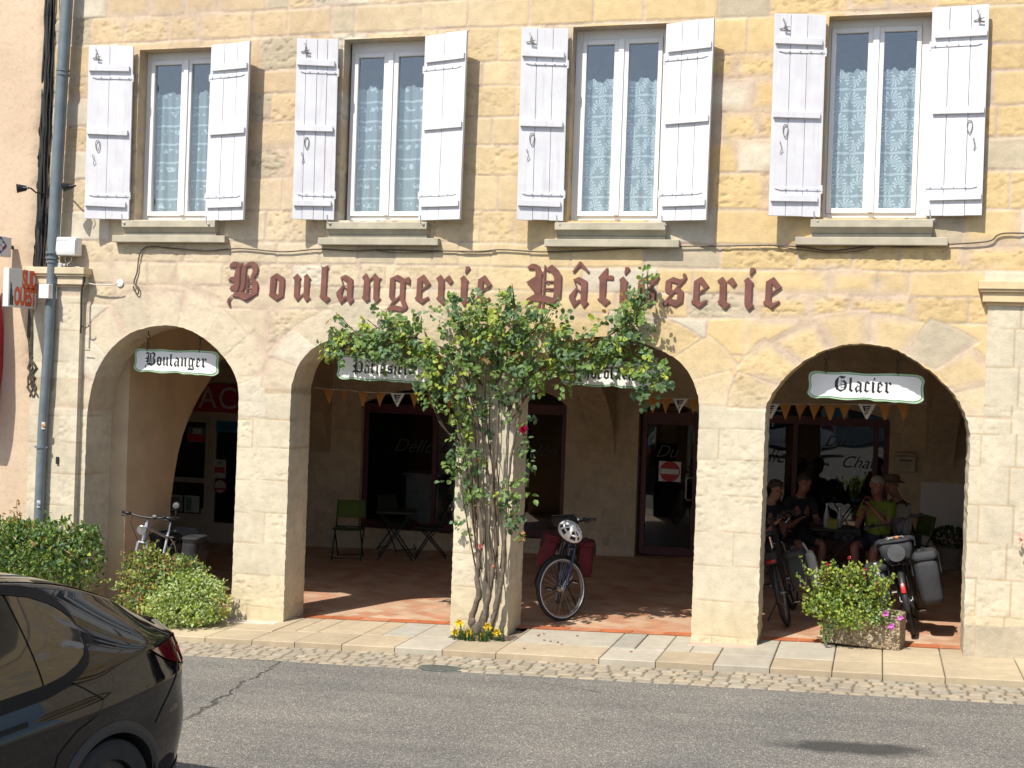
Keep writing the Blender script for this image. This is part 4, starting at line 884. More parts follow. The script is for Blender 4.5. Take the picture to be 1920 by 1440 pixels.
mb.box(x0+.1, xm-.16, Y, Y+.08, 1.62, 1.745); mb.box(xm+.02, x1-.1, Y, Y+.08, 1.66, 1.745); mb.box(x0+.1, xm-.16, Y, Y+.08, -.35, .2); mb.box(x0+.1, xm-.16, Y, Y+.08, .62, .70); mb.box(xm+.02, x1-.1, Y, Y+.08, -.35, .0)
tf = mb.build('frame', M_TW, TB, bevel=.004)
mb = MB(); mb.box(x0+.1, xm-.16, Y+.03, Y+.036, .2, 1.62); mb.build('pane', M_SHOPG, tf)
mb = MB(); mb.box(xm+.02, x1-.1, Y+.03, Y+.036, .0, 1.66); mb.build('pane', M_SHOPG, tf)
def sticker(p0, p1, Yk, layers, name, label, cat):
    a, b = wp(*p0, Yk), wp(*p1, Yk); W, H_ = b.x-a.x, a.z-b.z; root = None
    for k, (nm, u0, u1, v0, v1, col) in enumerate(layers):
        m = MB(); m.box(a.x+W*u0, a.x+W*u1, Yk-.003-k*.002, Yk-.0015-k*.002+(.0014 if k == 0 else 0), b.z+H_*v0, b.z+H_*v1); o = m.build(nm if k else name, pm('print_%02d%02d%02d' % tuple(int(c*99) for c in col), col, .5), None)
        if k == 0: root = tag(o, label, cat)
        else: adopt(o, root)
    return root
sticker((401, 861), (423, 897), YB+.078, [('', 0, 1, 0, 1, (.5, .48, .45)), ('red_band', .08, .92, .28, .6, (.4, .05, .06)), ('dark_line', .3, .7, .8, .85, (.08, .08, .08))], 'price_sticker', 'upright white sticker with a red band on the tobacconist door glass', 'sticker')
a = wp(413, 912, YB+.078); m = MB(); m.prism([(a.x+.115*math.cos(t*math.pi/16), a.z+.115*math.sin(t*math.pi/16)) for t in range(32)], YB+.074, YB+.0765); rs_ = tag(m.build('round_sticker', pm('print_pale', (.45, .44, .42), .5)), 'round pale sticker with red rim low on the tobacconist door glass', 'sticker')
m = MB(); m.box(a.x-.113, a.x+.113, YB+.072, YB+.0735, a.z-.06, a.z-.025); adopt(m.build('red_stripe', pm('print_red', (.35, .04, .05), .5)), rs_)
m = MB(); m.torus((a.x, YB+.073, a.z), .108, .007, n=32, k=5); adopt(m.build('rim', pm('print_red', (.35, .04, .05), .5)), rs_)
sticker((352, 800), (384, 830), YB+.10, [('', 0, 1, 0, 1, (.16, .2, .2)), ('red_lettering_band', 0, 1, .05, .5, (.5, .03, .05)), ('white_shape', .3, .8, .55, .9, (.45, .5, .48))], 'poster', 'small poster with red lettering high inside the tobacconist window', 'poster')
sticker((401, 783), (447, 812), YB+.10, [('', 0, 1, 0, 1, (.015, .13, .22)), ('lighter_band', 0, 1, .0, .2, (.03, .2, .3))], 'poster', 'blue poster across the top of the tobacconist door glass', 'poster')
pf = sticker((312, 924), (376, 964), YB+.075, [('', 0, 1, 0, 1, (.02, .02, .028)), ('white_sheet', .53, .96, .06, .94, (.46, .5, .48)), ('pale_sheet', .03, .48, .06, .94, (.36, .40, .34)), ('green_print', .58, .74, .15, .85, (.12, .25, .2)), ('green_print', .1, .4, .2, .8, (.14, .24, .17))], 'notice_frame', 'black notice frame with two printed sheets under the tobacconist window', 'notice board')
# ------------------------------------------------------------------ hanging signs under the arches
OUT = poly('115,180 130,110 190,72 260,68 400,86 560,84 680,68 820,82 1000,96 1200,82 1350,72 1480,76 1560,78 1780,80 1860,166 1840,256 1835,330 1855,486 1840,530 1750,580 1650,574 1500,560 1420,573 1300,553 1120,565 1100,550 1000,530 850,546 700,562 560,548 400,524 200,557 100,466 130,396 135,300')
OUT = [((x-980)/1760., -(y-320)/512.) for x, y in OUT]
def chaikin(P, it=2):
    for _ in range(it):
        q = []
        for a, b in zip(P, P[1:]+P[:1]): q += [(a[0]*.75+b[0]*.25, a[1]*.75+b[1]*.25), (a[0]*.25+b[0]*.75, a[1]*.25+b[1]*.75)]
        P = q
    return P
OUT = chaikin(OUT)
M_SGRN = pm('sign_green_edge', (.36, .52, .33), .5, var=.05); M_SWHT = pm('sign_white_face', (.74, .74, .71), .45, var=.03); M_SLINE = pm('sign_green_line', (.06, .24, .09), .5); M_INK = pm('sign_black_ink', (.018, .016, .02), .5); M_HOOK = pm('dark_hook', (.05, .045, .04), .5, .6)
def hanging_sign(word, p0, p1, xh, label, x0f, archz, drop=0.):
    """p0/p1: pixels of the upper left and lower right corner; hangs half way inside the arch"""
    Y = .25; a, b = wp(*p0, Y), wp(*p1, Y); W, H_ = b.x-a.x, .285; c = Vector(((a.x+b.x)/2, Y, (a.z+b.z)/2))
    t = thing('hanging_sign', label, 'sign', (c.x, Y, c.z-H_/2), 0, 'painted wooden signs hanging under the arches', world=True)
    m = MB(); m.prism([(c.x+x*W, c.z+z*H_) for x, z in OUT], Y-.012, Y+.012); bd = m.build('board', M_SGRN, t, bevel=.002)
    ins = [(c.x+x*(W-.05), c.z+z*(H_-.045)) for x, z in OUT]; m = MB(); m.prism(ins, Y-.0135, Y-.0121); m.build('painted_face', M_SWHT, bd)
    m = MB(); m.tube([(x, Y-.0135, z) for x, z in [(c.x+x*(W-.042), c.z+z*(H_-.037)) for x, z in OUT]], .0022, 4, closed=True); m.build('border_line', M_SLINE, bd)
    wd = letters(word, Matrix(), xh, .085, .0); sc = 1.0; x0 = c.x+x0f*W
    m = letters(word, Matrix.Translation((x0, Y-.0137, c.z-.052)), xh, .085); m.build('lettering', M_INK, t)
    for sgn in (-.34, .27):
        x = c.x+sgn*W; z0 = c.z+H_*.40; zt = archz(x)+.02; m = MB()
        m.tube([(x, Y, zt), (x, Y, zt-.05), (x+.018, Y, zt-.065), (x+.024, Y, zt-.09), (x+.01, Y, zt-.11), (x-.014, Y, zt-.10), (x-.016, Y, zt-.085)], .006, 6)
        m.tube([(x-.0, Y-.012, zt-.105), (x+.012, Y, z0+.05), (x, Y-.02, z0+.0), (x-.012, Y, z0+.04), (x-.004, Y+.01, zt-.105)], .004, 5)
        m.build('hook', M_HOOK, t)
    return t
def soffit(P):
    def f(x):
        best = 2.9
        for (a, b), (c, d) in zip(P, P[1:]):
            if min(a, c) <= x <= max(a, c) and abs(c-a) > 1e-6 and b > 2: best = b+(d-b)*(x-a)/(c-a)
        return best
    return f
hanging_sign('Boulanger', (252, 653), (411, 705), .108, 'white wavy hanging sign with green edge reading Boulanger', -.36, soffit(ARCH[0]))
hanging_sign('Pâtissier', (632, 666), (812, 719), .098, 'white wavy hanging sign reading Pâtissier half hidden by rose leaves', -.33, soffit(ARCH[1]))
hanging_sign('Chocolatier', (1052, 672), (1248, 733), .096, 'white wavy hanging sign reading Chocolatier behind the rose in the third arch', -.37, soffit(ARCH[2]))
hanging_sign('Glacier', (1514, 693), (1733, 759), .108, 'white wavy hanging sign with green edge reading Glacier', -.26, soffit(ARCH[3]))

# ------------------------------------------------------------------ bunting
M_ORG = pm('orange_pennant', (.30, .125, .02), .8, var=.1); M_PWH = pm('white_pennant', (.62, .6, .56), .8, var=.05); M_CORD = pm('white_cord', (.4, .38, .33), .9); M_EMB = pm('pennant_emblem', (.03, .028, .03), .8)
rbn = random.Random(2)
def bunting(items, ypx, label, Y=1.15):
    pts = [wp(px, py, Y) for px, py in ypx]; t = thing('bunting', label, 'bunting', tuple(pts[0]), 0, 'strings of orange and white pennants', world=True)
    m = MB(); dense = []
    for a, b in zip(pts, pts[1:]): dense += [a.lerp(b, i/6) for i in range(6)]
    m.tube(dense+[pts[-1]], .004, 5); m.build('cord', M_CORD, t)
    def zat(x):
        for a, b in zip(pts, pts[1:]):
            if a.x <= x <= b.x: return a.z+(b.z-a.z)*(x-a.x)/(b.x-a.x)
        return pts[-1].z
    for px, white in items:
        x = wp(px, 735, Y).x; z = zat(x); w_, h_ = (.088, .155) if white else (.062, .165); r = rbn.uniform(-.25, .25); sw = rbn.uniform(-.015, .015)
        M = Matrix.Translation((x, Y, z)) @ Matrix.Rotation(r, 4, 'Z') @ Matrix.Rotation(R(90)+sw*4, 4, 'X')
        m = MB(); n_ = 6; o = [];  
        for i in range(n_+1):
            f = i/n_; ww = w_*(1-f)+.002; zz = .012*math.sin(f*3)
            m.v += [tuple(M @ Vector((-ww, -h_*f, zz))), tuple(M @ Vector((ww+sw*f, -h_*f, zz+.006)))]
        for i in range(n_): m.f.append((2*i, 2*i+1, 2*i+3, 2*i+2)); m.mi.append(0)
        p_ = m.build('pennant', M_PWH if white else M_ORG, t)
        if white:
            m = MB(); q = lambda P, d: m.prismM(P, .012+d, .0135+d, M)
            q([(-.044, -.02), (-.02, -.02), (-.006, -.115), (-.014, -.118)], 0)
            for k in range(4): u = -.022-.022*k; q([(-.022+.004*k, u), (.040-.008*k, u+.006), (.038-.008*k, u-.008), (-.020+.004*k, u-.013)], .0016+.0002*k)
            m.build('emblem', M_EMB, p_)
bunting([(617, 0), (648, 0), (681, 0), (714, 0), (746, 1), (779, 0), (812, 0), (842, 0)], [(590, 727), (700, 736), (860, 740)], 'string of orange pennants and one white pennant under the Pâtissier sign')
bunting([(1225, 0), (1250, 0), (1277, 1), (1302, 0)], [(1195, 744), (1260, 747), (1320, 748)], 'short string of pennants near the glass door in the third arch')
bunting([(1446, 1), (1474, 0), (1503, 0), (1529, 0), (1557, 0), (1585, 0), (1626, 1), (1660, 0), (1695, 0)], [(1420, 757), (1560, 758), (1740, 757)], 'long string of pennants with white ones under the Glacier sign')

# ------------------------------------------------------------------ neighbouring house, drain pipe, cables
M_ROSE = pm('pink_render', (.56, .42, .29), .95, var=.10, scale=1.6, bmp=.5, bscale=30)
NB = thing('neighbouring_house', 'pink rendered house wall left of the drain pipe with a crumbling edge', 'house', (-12, 0, gz(-12)), world=True)
def nb_wall():
    nx, nz = 120, 260; rr = random.Random(9); V = []; edge = []
    ez = [(7.6, wp(88, -120, -.05).x), (wp(88, 0, -.05).z, wp(88, 0, -.05).x), (wp(80, 150, -.05).z, wp(80, 150, -.05).x), (wp(71, 260, -.05).z, wp(71, 260, -.05).x), (wp(67, 400, -.05).z, wp(67, 400, -.05).x), (wp(60, 500, -.05).z, wp(60, 500, -.05).x), (wp(54, 600, -.05).z, wp(54, 600, -.05).x), (wp(52, 680, -.05).z, wp(52, 680, -.05).x), (wp(75, 760, -.05).z, -9.18), (-1.1, -9.13)]
    zs = np.linspace(-1.1, 7.6, nz); xe = np.interp(zs, [a for a, _ in ez[::-1]], [b for _, b in ez[::-1]])
    xe = xe+(fbm(zs*6, zs*0+3, 5)-.5)*.05*(zs > 1.9)+(fbm(zs*25, zs*0+3, 6)-.5)*.03*(zs > 1.9)
    u = np.linspace(0, 1, nx)**.45; X = -20+(xe[None, :]+20)*u[:, None]; Z = np.repeat(zs[None, :], nx, 0)
    ed = np.clip((xe[None, :]-X)/.10, 0, 1); Y = -.055+.014*(fbm(X*2, Z*2, 7)-.5)+.004*(fbm(X*14, Z*14, 8)-.5)+(1-ed)**2*.03
    low = np.clip((1.9-Z)/.3, 0, 1); Y = Y+low*.02*np.clip((X+9.6)/.4, 0, 1)
    V = np.stack([X, Y, Z], -1).reshape(-1, 3); I = np.arange(nx*nz).reshape(nx, nz); F = np.stack([I[:-1, :-1], I[1:, :-1], I[1:, 1:], I[:-1, 1:]], -1).reshape(-1, 4)
    m, n, b = nodes('rendered_wall'); v = pos(n); f = noise(n, v, 1.1, 6, .6); k = noise(n, v, 18, 5, .7); s = N(n, 'ShaderNodeSeparateXYZ'); L(n, v, s.inputs[0])
    c = ramp(n, f, [(.3, (.52, .385, .265)), (.7, (.60, .465, .33))]).outputs[0]; c = mixc(n, .8, c, ramp(n, k, [(.34, (.84, .83, .82)), (.5, (1, 1, 1))]).outputs[0], 'MULTIPLY')
    L(n, c, b.inputs['Base Color']); b.inputs['Roughness'].default_value = .95; bump(n, b, k, .6, .008)
    o = grid_mesh('front_wall', V, F, m); adopt(o, NB)
nb_wall()
mb = MB(); mb.box(-9.75, -9.02, .10, .2, -.5, 7.6); mb.box(-20, -9.8, .02, .48, -.5, 7.6); mb.build('dark_backing', pm('backing_shade', (.10, .082, .062), .95, var=.4, scale=14, bmp=1, bscale=22), NB)  # dark backing behind the crack, its shade put into the colour
# loose black cables in the gap
rc = random.Random(4)
for k in range(4):
    x = [87, 92, 97, 103][k]; m = MB(); P = []
    for i in range(22):
        t = i/21; py = -20+540*t; px = x-22*t+rc.uniform(-1.2, 1.2); P.append(wp(px, py, -.035+rc.uniform(-.01, .01)-.01*k))
    m.tube(P, [.012, .018, .009, .007][k], 6)
    tag(m.build('cable', pm('black_cable', (.022, .022, .022), .6)), 'black service cable in the crack between the two houses', 'cable', 'black cables running down the crack')
m = MB()
for k in range(6):                                        # dry creeper stems at the foot of the crack
    P = [wp(58+rc.uniform(-3, 3)+k, 575, -.06), wp(57+rc.uniform(-4, 4), 630, -.075), wp(56+rc.uniform(-5, 6), 670, -.07)]+[wp(58+rc.uniform(-6, 12)+i*3*(k-2)*.3, 690+i*18, -.075) for i in range(4)]
    m.tube(P, [.018-.0018*i for i in range(len(P))], 6)
tag(m.build('creeper_stem', pm('dry_wood', (.07, .055, .04), .9, var=.5, scale=20)), 'dead dark creeper stems clinging to the pink wall beside the drain pipe', 'plant')

PIPE = thing('drain_pipe', 'grey blue painted zinc drain pipe running down between the two houses', 'drain pipe', tuple(wp(72, 985, -.13)), world=True)
M_PIPE = pm('pipe_paint', (.155, .185, .205), .45, .2, var=.14, scale=7)
m = MB(); PP = [wp(a, b, -.135) for a, b in ((129, -60), (122, 60), (117, 140), (107, 320), (99, 482), (91, 640), (80, 800), (72, 985))]
den = []
for a, b in zip(PP, PP[1:]): den += [a.lerp(b, i/6) for i in range(6)]
den.append(PP[-1]); m.tube(den, [.066 if p_.z > 3.72 else .054 for p_ in den], 18); m.build('pipe', M_PIPE, PIPE, smooth=2)
for px, py, r_ in ((118, 132, .072), (118, 140, .072), (99, 474, .074), (98, 484, .074), (98, 491, .066), (77, 838, .066)):
    c = wp(px, py, -.135); m = MB(); m.tube([c-Vector((0, 0, .012)), c+Vector((0, 0, .012))], r_, 18)
    if py > 830: m.box(c.x-.085, c.x+.085, -.145, -.125, c.z-.008, c.z+.008)
    m.build('collar', M_PIPE, PIPE)
c = wp(72, 978, -.135); m = MB(); m.tube([c, c-Vector((0, 0, .05))], .068, 16); m.build('clay_socket', pm('clay_socket', (.32, .10, .05), .8), PIPE)
for (px, py, col, cc, nm) in ((80, 798, (.6, .55, .45), (.5, .2, .06), 'small square yellow and orange sticker on the drain pipe'), (71, 945, (.55, .58, .6), (.2, .23, .26), 'round white sticker low on the drain pipe')):
    c = wp(px, py, -.192); m = MB(); m.add([(c.x+.055*math.sin(t)*.62, c.y+.03*(1-math.cos(t)), c.z+s_) for t in (-.8, -.3, .3, .8) for s_ in (-.04, .04)], [(0, 2, 3, 1), (2, 4, 5, 3), (4, 6, 7, 5)])
    o = tag(m.build('sticker', pm('sticker_%d' % py, col, .5)), nm, 'sticker'); m = MB(); m.ball((c.x+.004, c.y-.004, c.z), (.018, .003, .02), 10, 6); adopt(m.build('print', pm('sticker_print_%d' % py, cc, .5)), o)

# white telecom box with its junction box and leads
a, b = wp(109, 445, -.10), wp(148, 480, -.10)
TBX = thing('telecom_box', 'white plastic telecom box with rounded corners above the left pilaster', 'box', ((a.x+b.x)/2, 0, b.z), world=True)
m = MB(); m.cbox(((a.x+b.x)/2, -.1, (a.z+b.z)/2), (b.x-a.x, .13, a.z-b.z), None, .022); m.build('casing', pm('white_plastic', (.70, .70, .69), .35, var=.02), TBX, smooth=2)
m = MB(); m.tube([(b.x-.012, -.167, b.z+.03), (b.x-.012, -.167, a.z-.03)], .004, 6); m.build('hinge', pm('white_plastic', (.70, .70, .69), .35, var=.02), TBX)
text_mesh('BRANVAL', .036, Matrix.Translation((a.x+.02, -.1655, a.z-.05)) @ FACE, pm('grey_print', (.3, .3, .3), .6), TBX, 'lettering')
c = wp(112, 500, -.1); JB = thing('junction_box', 'small grey junction box below the white telecom box', 'box', tuple(c), world=True)
m = MB(); m.cbox(c, (.085, .07, .09), Matrix.Rotation(.2, 3, 'Y').to_4x4(), .01); m.build('casing', pm('grey_plastic', (.42, .41, .39), .5), JB, smooth=2)
m = MB(); m.tube([c+Vector((.04, 0, .01)), c+Vector((.07, .01, .02))], .02, 8); m.build('gland', pm('grey_plastic', (.42, .41, .39), .5), JB)
def wire(pxs, Y, r, mat, label, cat='wire', name='wire', amp=0.):
    P = [wp(x, y, Y) for x, y in pxs]; dn = []
    for i in range(len(P)-1):
        p0, p1, p2, p3 = P[max(i-1, 0)], P[i], P[i+1], P[min(i+2, len(P)-1)]
        for k in range(5):
            t = k/5; dn.append(.5*((2*p1)+(p2-p0)*t+(2*p0-5*p1+4*p2-p3)*t*t+(-p0+3*p1-3*p2+p3)*t**3))
    m = MB(); m.tube(dn+[P[-1]], r, 6); return tag(m.build(name, mat, smooth=True), label, cat)
M_WDK = pm('brown_wire', (.085, .065, .045), .7); M_WWH = pm('pale_wire', (.5, .47, .4), .6); M_WBK = pm('black_cable', (.022, .022, .022), .6)
wire([(250, 536), (252, 545), (258, 551), (260, 546), (259, 538), (251, 530), (257, 510), (260, 485), (266, 469), (285, 462), (330, 466), (390, 470), (450, 466), (530, 472), (600, 467), (660, 470), (720, 468), (800, 470), (900, 471), (940, 468), (1010, 472), (1060, 471), (1120, 469), (1180, 466), (1280, 462), (1370, 461), (1450, 460), (1510, 464), (1560, 470), (1640, 461), (1700, 463), (1760, 459), (1850, 453), (1870, 441), (1890, 437), (1945, 438), (2100, 441), (2300, 438), (2500, 446)], -.022, .0075, M_WDK, 'long thin brown wire sagging along the front above the lettering', 'wire')
wire([(700, 468), (730, 473), (780, 474), (840, 470), (880, 474), (930, 471)], -.022, .005, M_WDK, 'second loose strand of wire above the first word of the lettering')
wire([(1440, 459), (1500, 468), (1560, 474), (1610, 470), (1640, 463)], -.022, .005, M_WDK, 'second loose strand of wire under the right-hand window sill')
wire([(122, 481), (124, 494), (135, 500), (150, 502), (158, 512), (160, 524), (166, 531), (185, 534), (212, 534), (222, 531)], -.085, .0075, M_WWH, 'pale lead from the telecom box to a plaster patch by the left arch')
wire([(128, 498), (146, 504), (157, 514), (158, 526), (153, 545), (152, 600), (151, 625)], -.11, .011, M_WBK, 'thick black lead going down the side of the left pilaster')
wire([(134, 482), (133, 490), (126, 497), (138, 503), (150, 503)], -.1, .006, M_WWH, 'short looped pale lead under the telecom box')
wire([(153, 612), (160, 614), (166, 612), (166, 609)], -.09, .006, M_WDK, 'bent rusty nail in the wall above the left arch', 'nail', 'nail')
wire([(154, 656), (169, 657)], -.06, .005, M_WDK, 'straight rusty nail left of the Boulanger sign', 'nail', 'nail')
m = MB(); c = wp(225, 531, -.006); m.ball(c, (.045, .012, .045), 10, 6); tag(m.build('plaster_patch', pm('white_filler', (.74, .73, .70), .9)), 'small white dab of plaster where the pale lead enters the wall', 'patch')
c = wp(108, 863, -.075); m = MB(); m.box(c.x-.016, c.x+.016, -.09, -.06, c.z-.04, c.z+.04); tag(m.build('cable_clip', pm('black_plastic', (.02, .02, .025), .5), bevel=.003), 'small black plastic block low on the left pilaster', 'clip')
m = MB(); P = [wp(103, 203, -.05), wp(103, 270, -.05)]; m.tube(P, .014, 6); tag(m.build('conduit', pm('white_plastic', (.70, .70, .69), .35, var=.02)), 'short white cable cover behind the drain pipe', 'conduit')

def spotlight(px, py, Y, aim, label, w0):
    c = wp(px, py, Y); t = thing('spotlight', label, 'spotlight', tuple(c), 0, 'black spotlights by the drain pipe', world=True); q = Vector(aim).normalized().to_track_quat('Z', 'Y').to_matrix().to_4x4(); M = Matrix.Translation(c) @ q
    m = MB(); m.lathe([(.0, -.05), (.028, -.045), (.034, -.02), (.045, .03), (.052, .06), (.046, .06), (.03, .02), (0, .015)], 16, M); m.build('lamp_head', pm('black_metal', (.02, .02, .022), .4, .3), t, smooth=2)
    m = MB(); m.tube([M @ Vector((.05, 0, -.01)), M @ Vector((.06, 0, -.06)), M @ Vector((0, 0, -.085)), M @ Vector((-.06, 0, -.06)), M @ Vector((-.05, 0, -.01))], .006, 6); m.build('yoke', pm('black_metal', (.02, .02, .022), .4, .3), t)
    m = MB(); e = wp(*w0, -.04); m.tube([M @ Vector((0, 0, -.085)), (M @ Vector((0, 0, -.085))).lerp(e, .4)-Vector((0, 0, .03)), e], .009, 6); m.build('arm', pm('black_metal', (.02, .02, .022), .4, .3), t)
spotlight(42, 353, -.30, (-.75, -.5, -.1), 'black spotlight on a bent arm left of the drain pipe', (84, 362))
spotlight(127, 350, -.26, (-.6, -.5, -.2), 'black spotlight on a short arm right of the drain pipe', (118, 352))

# ------------------------------------------------------------------ projecting signs on the neighbour
FX = Matrix(((0, 0, 1, 0), (1, 0, 0, 0), (0, 1, 0, 0), (0, 0, 0, 1)))    # local (x, y, z) -> world (z, x, y): text plane facing +x, reading towards +y
def yx(px, py, X): q = wx(px, py, X); return q.y, q.z
X = -9.17; y0, zt = yx(17.5, 505, X); y1, _ = yx(70, 505, X); _, zb = yx(40, 577, X); zt = yx(40, 505, X)[1]
SO = thing('newspaper_sign', 'white projecting box sign with orange capitals reading SUD OUEST beside the pipe', 'sign', (X, y1, zb), world=True)
m = MB(); m.box(X-.075, X, y0, y1, zb, zt); m.build('sign_box', pm('sign_box_white', (.60, .60, .58), .4, var=.05, scale=6), SO, bevel=.004)
M_OR = pm('orange_print', (.62, .10, .025), .5, var=.06); w_ = y1-y0
text_mesh('SUD', .265, Matrix.Translation((X+.0015, y0+w_*.47, zb+(zt-zb)*.54)) @ FX, M_OR, SO, 'lettering', 0, .0008, 'LEFT', .50, .014)
text_mesh('OUEST', .265, Matrix.Translation((X+.0015, y0+w_*.20, zb+(zt-zb)*.08)) @ FX, M_OR, SO, 'lettering', 0, .0008, 'LEFT', .455, .014)
m = MB(); rr = random.Random(6)                                # scraped black patch near the front edge
P = [(y0+.02, zb+.02), (y0+w_*.17, zb+.02), (y0+w_*.17, zb+.10)]+[(y0+w_*(.17-.011*i)+rr.uniform(-.01, .01), zb+(.10+.022*i)+rr.uniform(-.01, .01)) for i in range(9)]+[(y0+w_*.06, zb+(zt-zb)*.66), (y0+.02, zb+.12)]
m.add([(X+.0012, a, b) for a, b in P], [tuple(range(len(P)))]); m.build('picture_print', pm('dark_print', (.05, .05, .055), .6, var=.7, scale=30), SO)
a, b = wp(77, 533, -.2), wp(92, 560, -.2); m = MB(); m.box(a.x, b.x+.02, -.24, -.08, b.z, a.z); m.build('bracket_box', pm('white_plastic', (.70, .70, .69), .35, var=.02), SO, bevel=.006)
m = MB(); m.tube([(X-.04, y1, (zt+zb)/2+.03), (X-.02, y1+.08, (zt+zb)/2+.02), (a.x+.06, -.08, (zt+zb)/2-.05)], .009, 6); m.build('bracket', pm('black_metal', (.02, .02, .022), .4, .3), SO)

X = -9.50; y1, zt = yx(22, 446, X); _, zb = yx(10, 478, X); w_ = .56; y0 = y1-w_
CS = thing('clover_sign', 'white projecting box sign with a blue diamond and a white clover at the left edge', 'sign', (X, y1, zb), world=True)
m = MB(); m.box(X-.08, X, y0, y1, zb-.02, zt); m.build('sign_box', pm('sign_box_white', (.60, .60, .58), .4, var=.05, scale=6), CS, bevel=.004)
yc, zc_, hr = y1-.185, (zt+zb)/2, (zt-zb)/2*.96
m = MB(); m.add([(X+.0012, yc-hr*1.15, zc_), (X+.0012, yc, zc_-hr), (X+.0012, yc+hr*1.15, zc_), (X+.0012, yc, zc_+hr)], [(0, 1, 2, 3)]); m.build('blue_diamond', pm('sign_blue', (.06, .06, .30), .5), CS)
m = MB()
for k in range(4):
    a = math.pi/4+k*math.pi/2+math.pi/4; d = hr*.42; ca, sa = math.cos(a), math.sin(a)
    P = [(yc+ca*d*u-sa*v*hr, zc_+sa*d*u+ca*v*hr) for u, v in ((.12, 0), (.7, .26), (1.35, .27), (1.62, .12), (1.42, 0), (1.62, -.12), (1.35, -.27), (.7, -.26))]
    m.add([(X+.0024, p_, q) for p_, q in P], [tuple(range(8))])
m.build('clover', pm('sign_white', (.62, .6, .58), .6), CS)
m = MB(); m.lathe([(0, .0034), (hr*.14, .0034)], 12, Matrix.Translation((X, yc+.05, zc_-.02)) @ Matrix.Rotation(R(90), 4, 'Y')); m.add([(X+.0034, yc+.05, zc_), (X+.0034, yc+.10, zc_-.02), (X+.0034, yc+.05, zc_-.05)], [(0, 1, 2)]); m.build('red_dot', pm('print_red', (.35, .04, .05), .5), CS)
m = MB(); m.box(X-.05, X-.03, y1, -.05, zc_-.02, zc_+.02); m.build('bracket', pm('black_metal', (.02, .02, .022), .4, .3), CS)

X = -9.62; y1, z1 = yx(10, 660, X)
TS = thing('tobacco_sign', 'long red diamond shaped projecting sign at the left edge under the newspaper sign', 'sign', (X, y1, z1-.9), world=True)
hw, hh = .24, .98; Pd = []
for k in range(40):
    t = 2*math.pi*k/40; c, s = math.cos(t), math.sin(t); Pd.append((y1-hw+hw*math.copysign(abs(c)**1.55, c), z1+hh*math.copysign(abs(s)**1.55, s)))
m = MB(); m.prismM([(a, b) for a, b in Pd], -.14, 0, Matrix.Translation((X, 0, 0)) @ FX); m.build('sign_body', pm('tobacco_red', (.40, .02, .03), .35), TS, bevel=.01)
c = wx(17, 670, X); m = MB(); m.box(X-.09, X-.05, y1-.02, -.06, z1-.07, z1+.0); m.box(X-.12, X-.02, c.y-.04, c.y+.05, z1-.09, z1+.03); m.build('bracket', pm('bracket_grey', (.12, .13, .15), .5, .4), TS, bevel=.003)
# ------------------------------------------------------------------ plants
def leaf_mat(name, c, trans=.3, rough=.5):
    m, n, b = nodes(name); v = pos(n); f = noise(n, v, 40, 2)
    r = ramp(n, f, [(.3, [x*.75 for x in c]), (.7, [min(1, x*1.25) for x in c])]); L(n, r.outputs[0], b.inputs['Base Color']); b.inputs['Roughness'].default_value = rough; b.inputs['Specular IOR Level'].default_value = .35
    t = n.nodes.new('ShaderNodeBsdfTranslucent'); L(n, mixc(n, 1, r.outputs[0], (1.5, 1.6, .6), 'MULTIPLY'), t.inputs[0]); mx = n.nodes.new('ShaderNodeMixShader'); mx.inputs[0].default_value = trans
    L(n, b.outputs[0], mx.inputs[1]); L(n, t.outputs[0], mx.inputs[2]); L(n, mx.outputs[0], n.nodes['Material Output'].inputs[0]); return m
LM = [leaf_mat('leaf_mid_green', (.13, .205, .05)), leaf_mat('leaf_dark_green', (.060, .11, .04)), leaf_mat('leaf_blue_green', (.11, .185, .09)), leaf_mat('leaf_yellow_green', (.31, .37, .06), .35), leaf_mat('leaf_bronze', (.32, .18, .075)), leaf_mat('leaf_grey_green', (.36, .43, .19))]
M_BARK = pm('rose_bark', (.12, .092, .066), .9, var=.45, scale=18, bmp=.8, bscale=40); M_CANE = pm('rose_cane', (.085, .052, .03), .8, var=.35, scale=14)
def rvec(r): 
    z = r.uniform(-1, 1); a = r.uniform(0, 2*math.pi); s = math.sqrt(1-z*z); return Vector((s*math.cos(a), s*math.sin(a), z))
def leaf(m, c, d, nrm, ln, w_, mi, fold=.25):
    """pointed leaf of six faces, folded along its rib; d = direction of the rib"""
    s = d.cross(nrm); s = s.normalized() if s.length > 1e-4 else d.orthogonal().normalized(); up = s.cross(d).normalized()
    q = []
    for t, ww, bend in ((0, .05, 0), (.3, .46, .05), (.65, .40, .02), (1, .0, -.12)):
        p_ = c+d*(t*ln)+up*(bend*ln)
        q.append((p_+s*(ww*w_)+up*(fold*ww*w_), p_, p_-s*(ww*w_)+up*(fold*ww*w_)))
    o = len(m.v)
    for a, b, e in q[:3]: m.v += [tuple(a), tuple(b), tuple(e)]
    m.v.append(tuple(q[3][1]))
    for i in range(2):
        k = o+i*3; m.f += [(k, k+3, k+4, k+1), (k+1, k+4, k+5, k+2)]; m.mi += [mi, mi]
    k = o+6; m.f += [(k, o+9, k+1), (k+1, o+9, k+2)]; m.mi += [mi, mi]
def pick(r, wts):
    x = r.random()*sum(wts)
    for i, w_ in enumerate(wts):
        x -= w_
        if x <= 0: return i
    return 0

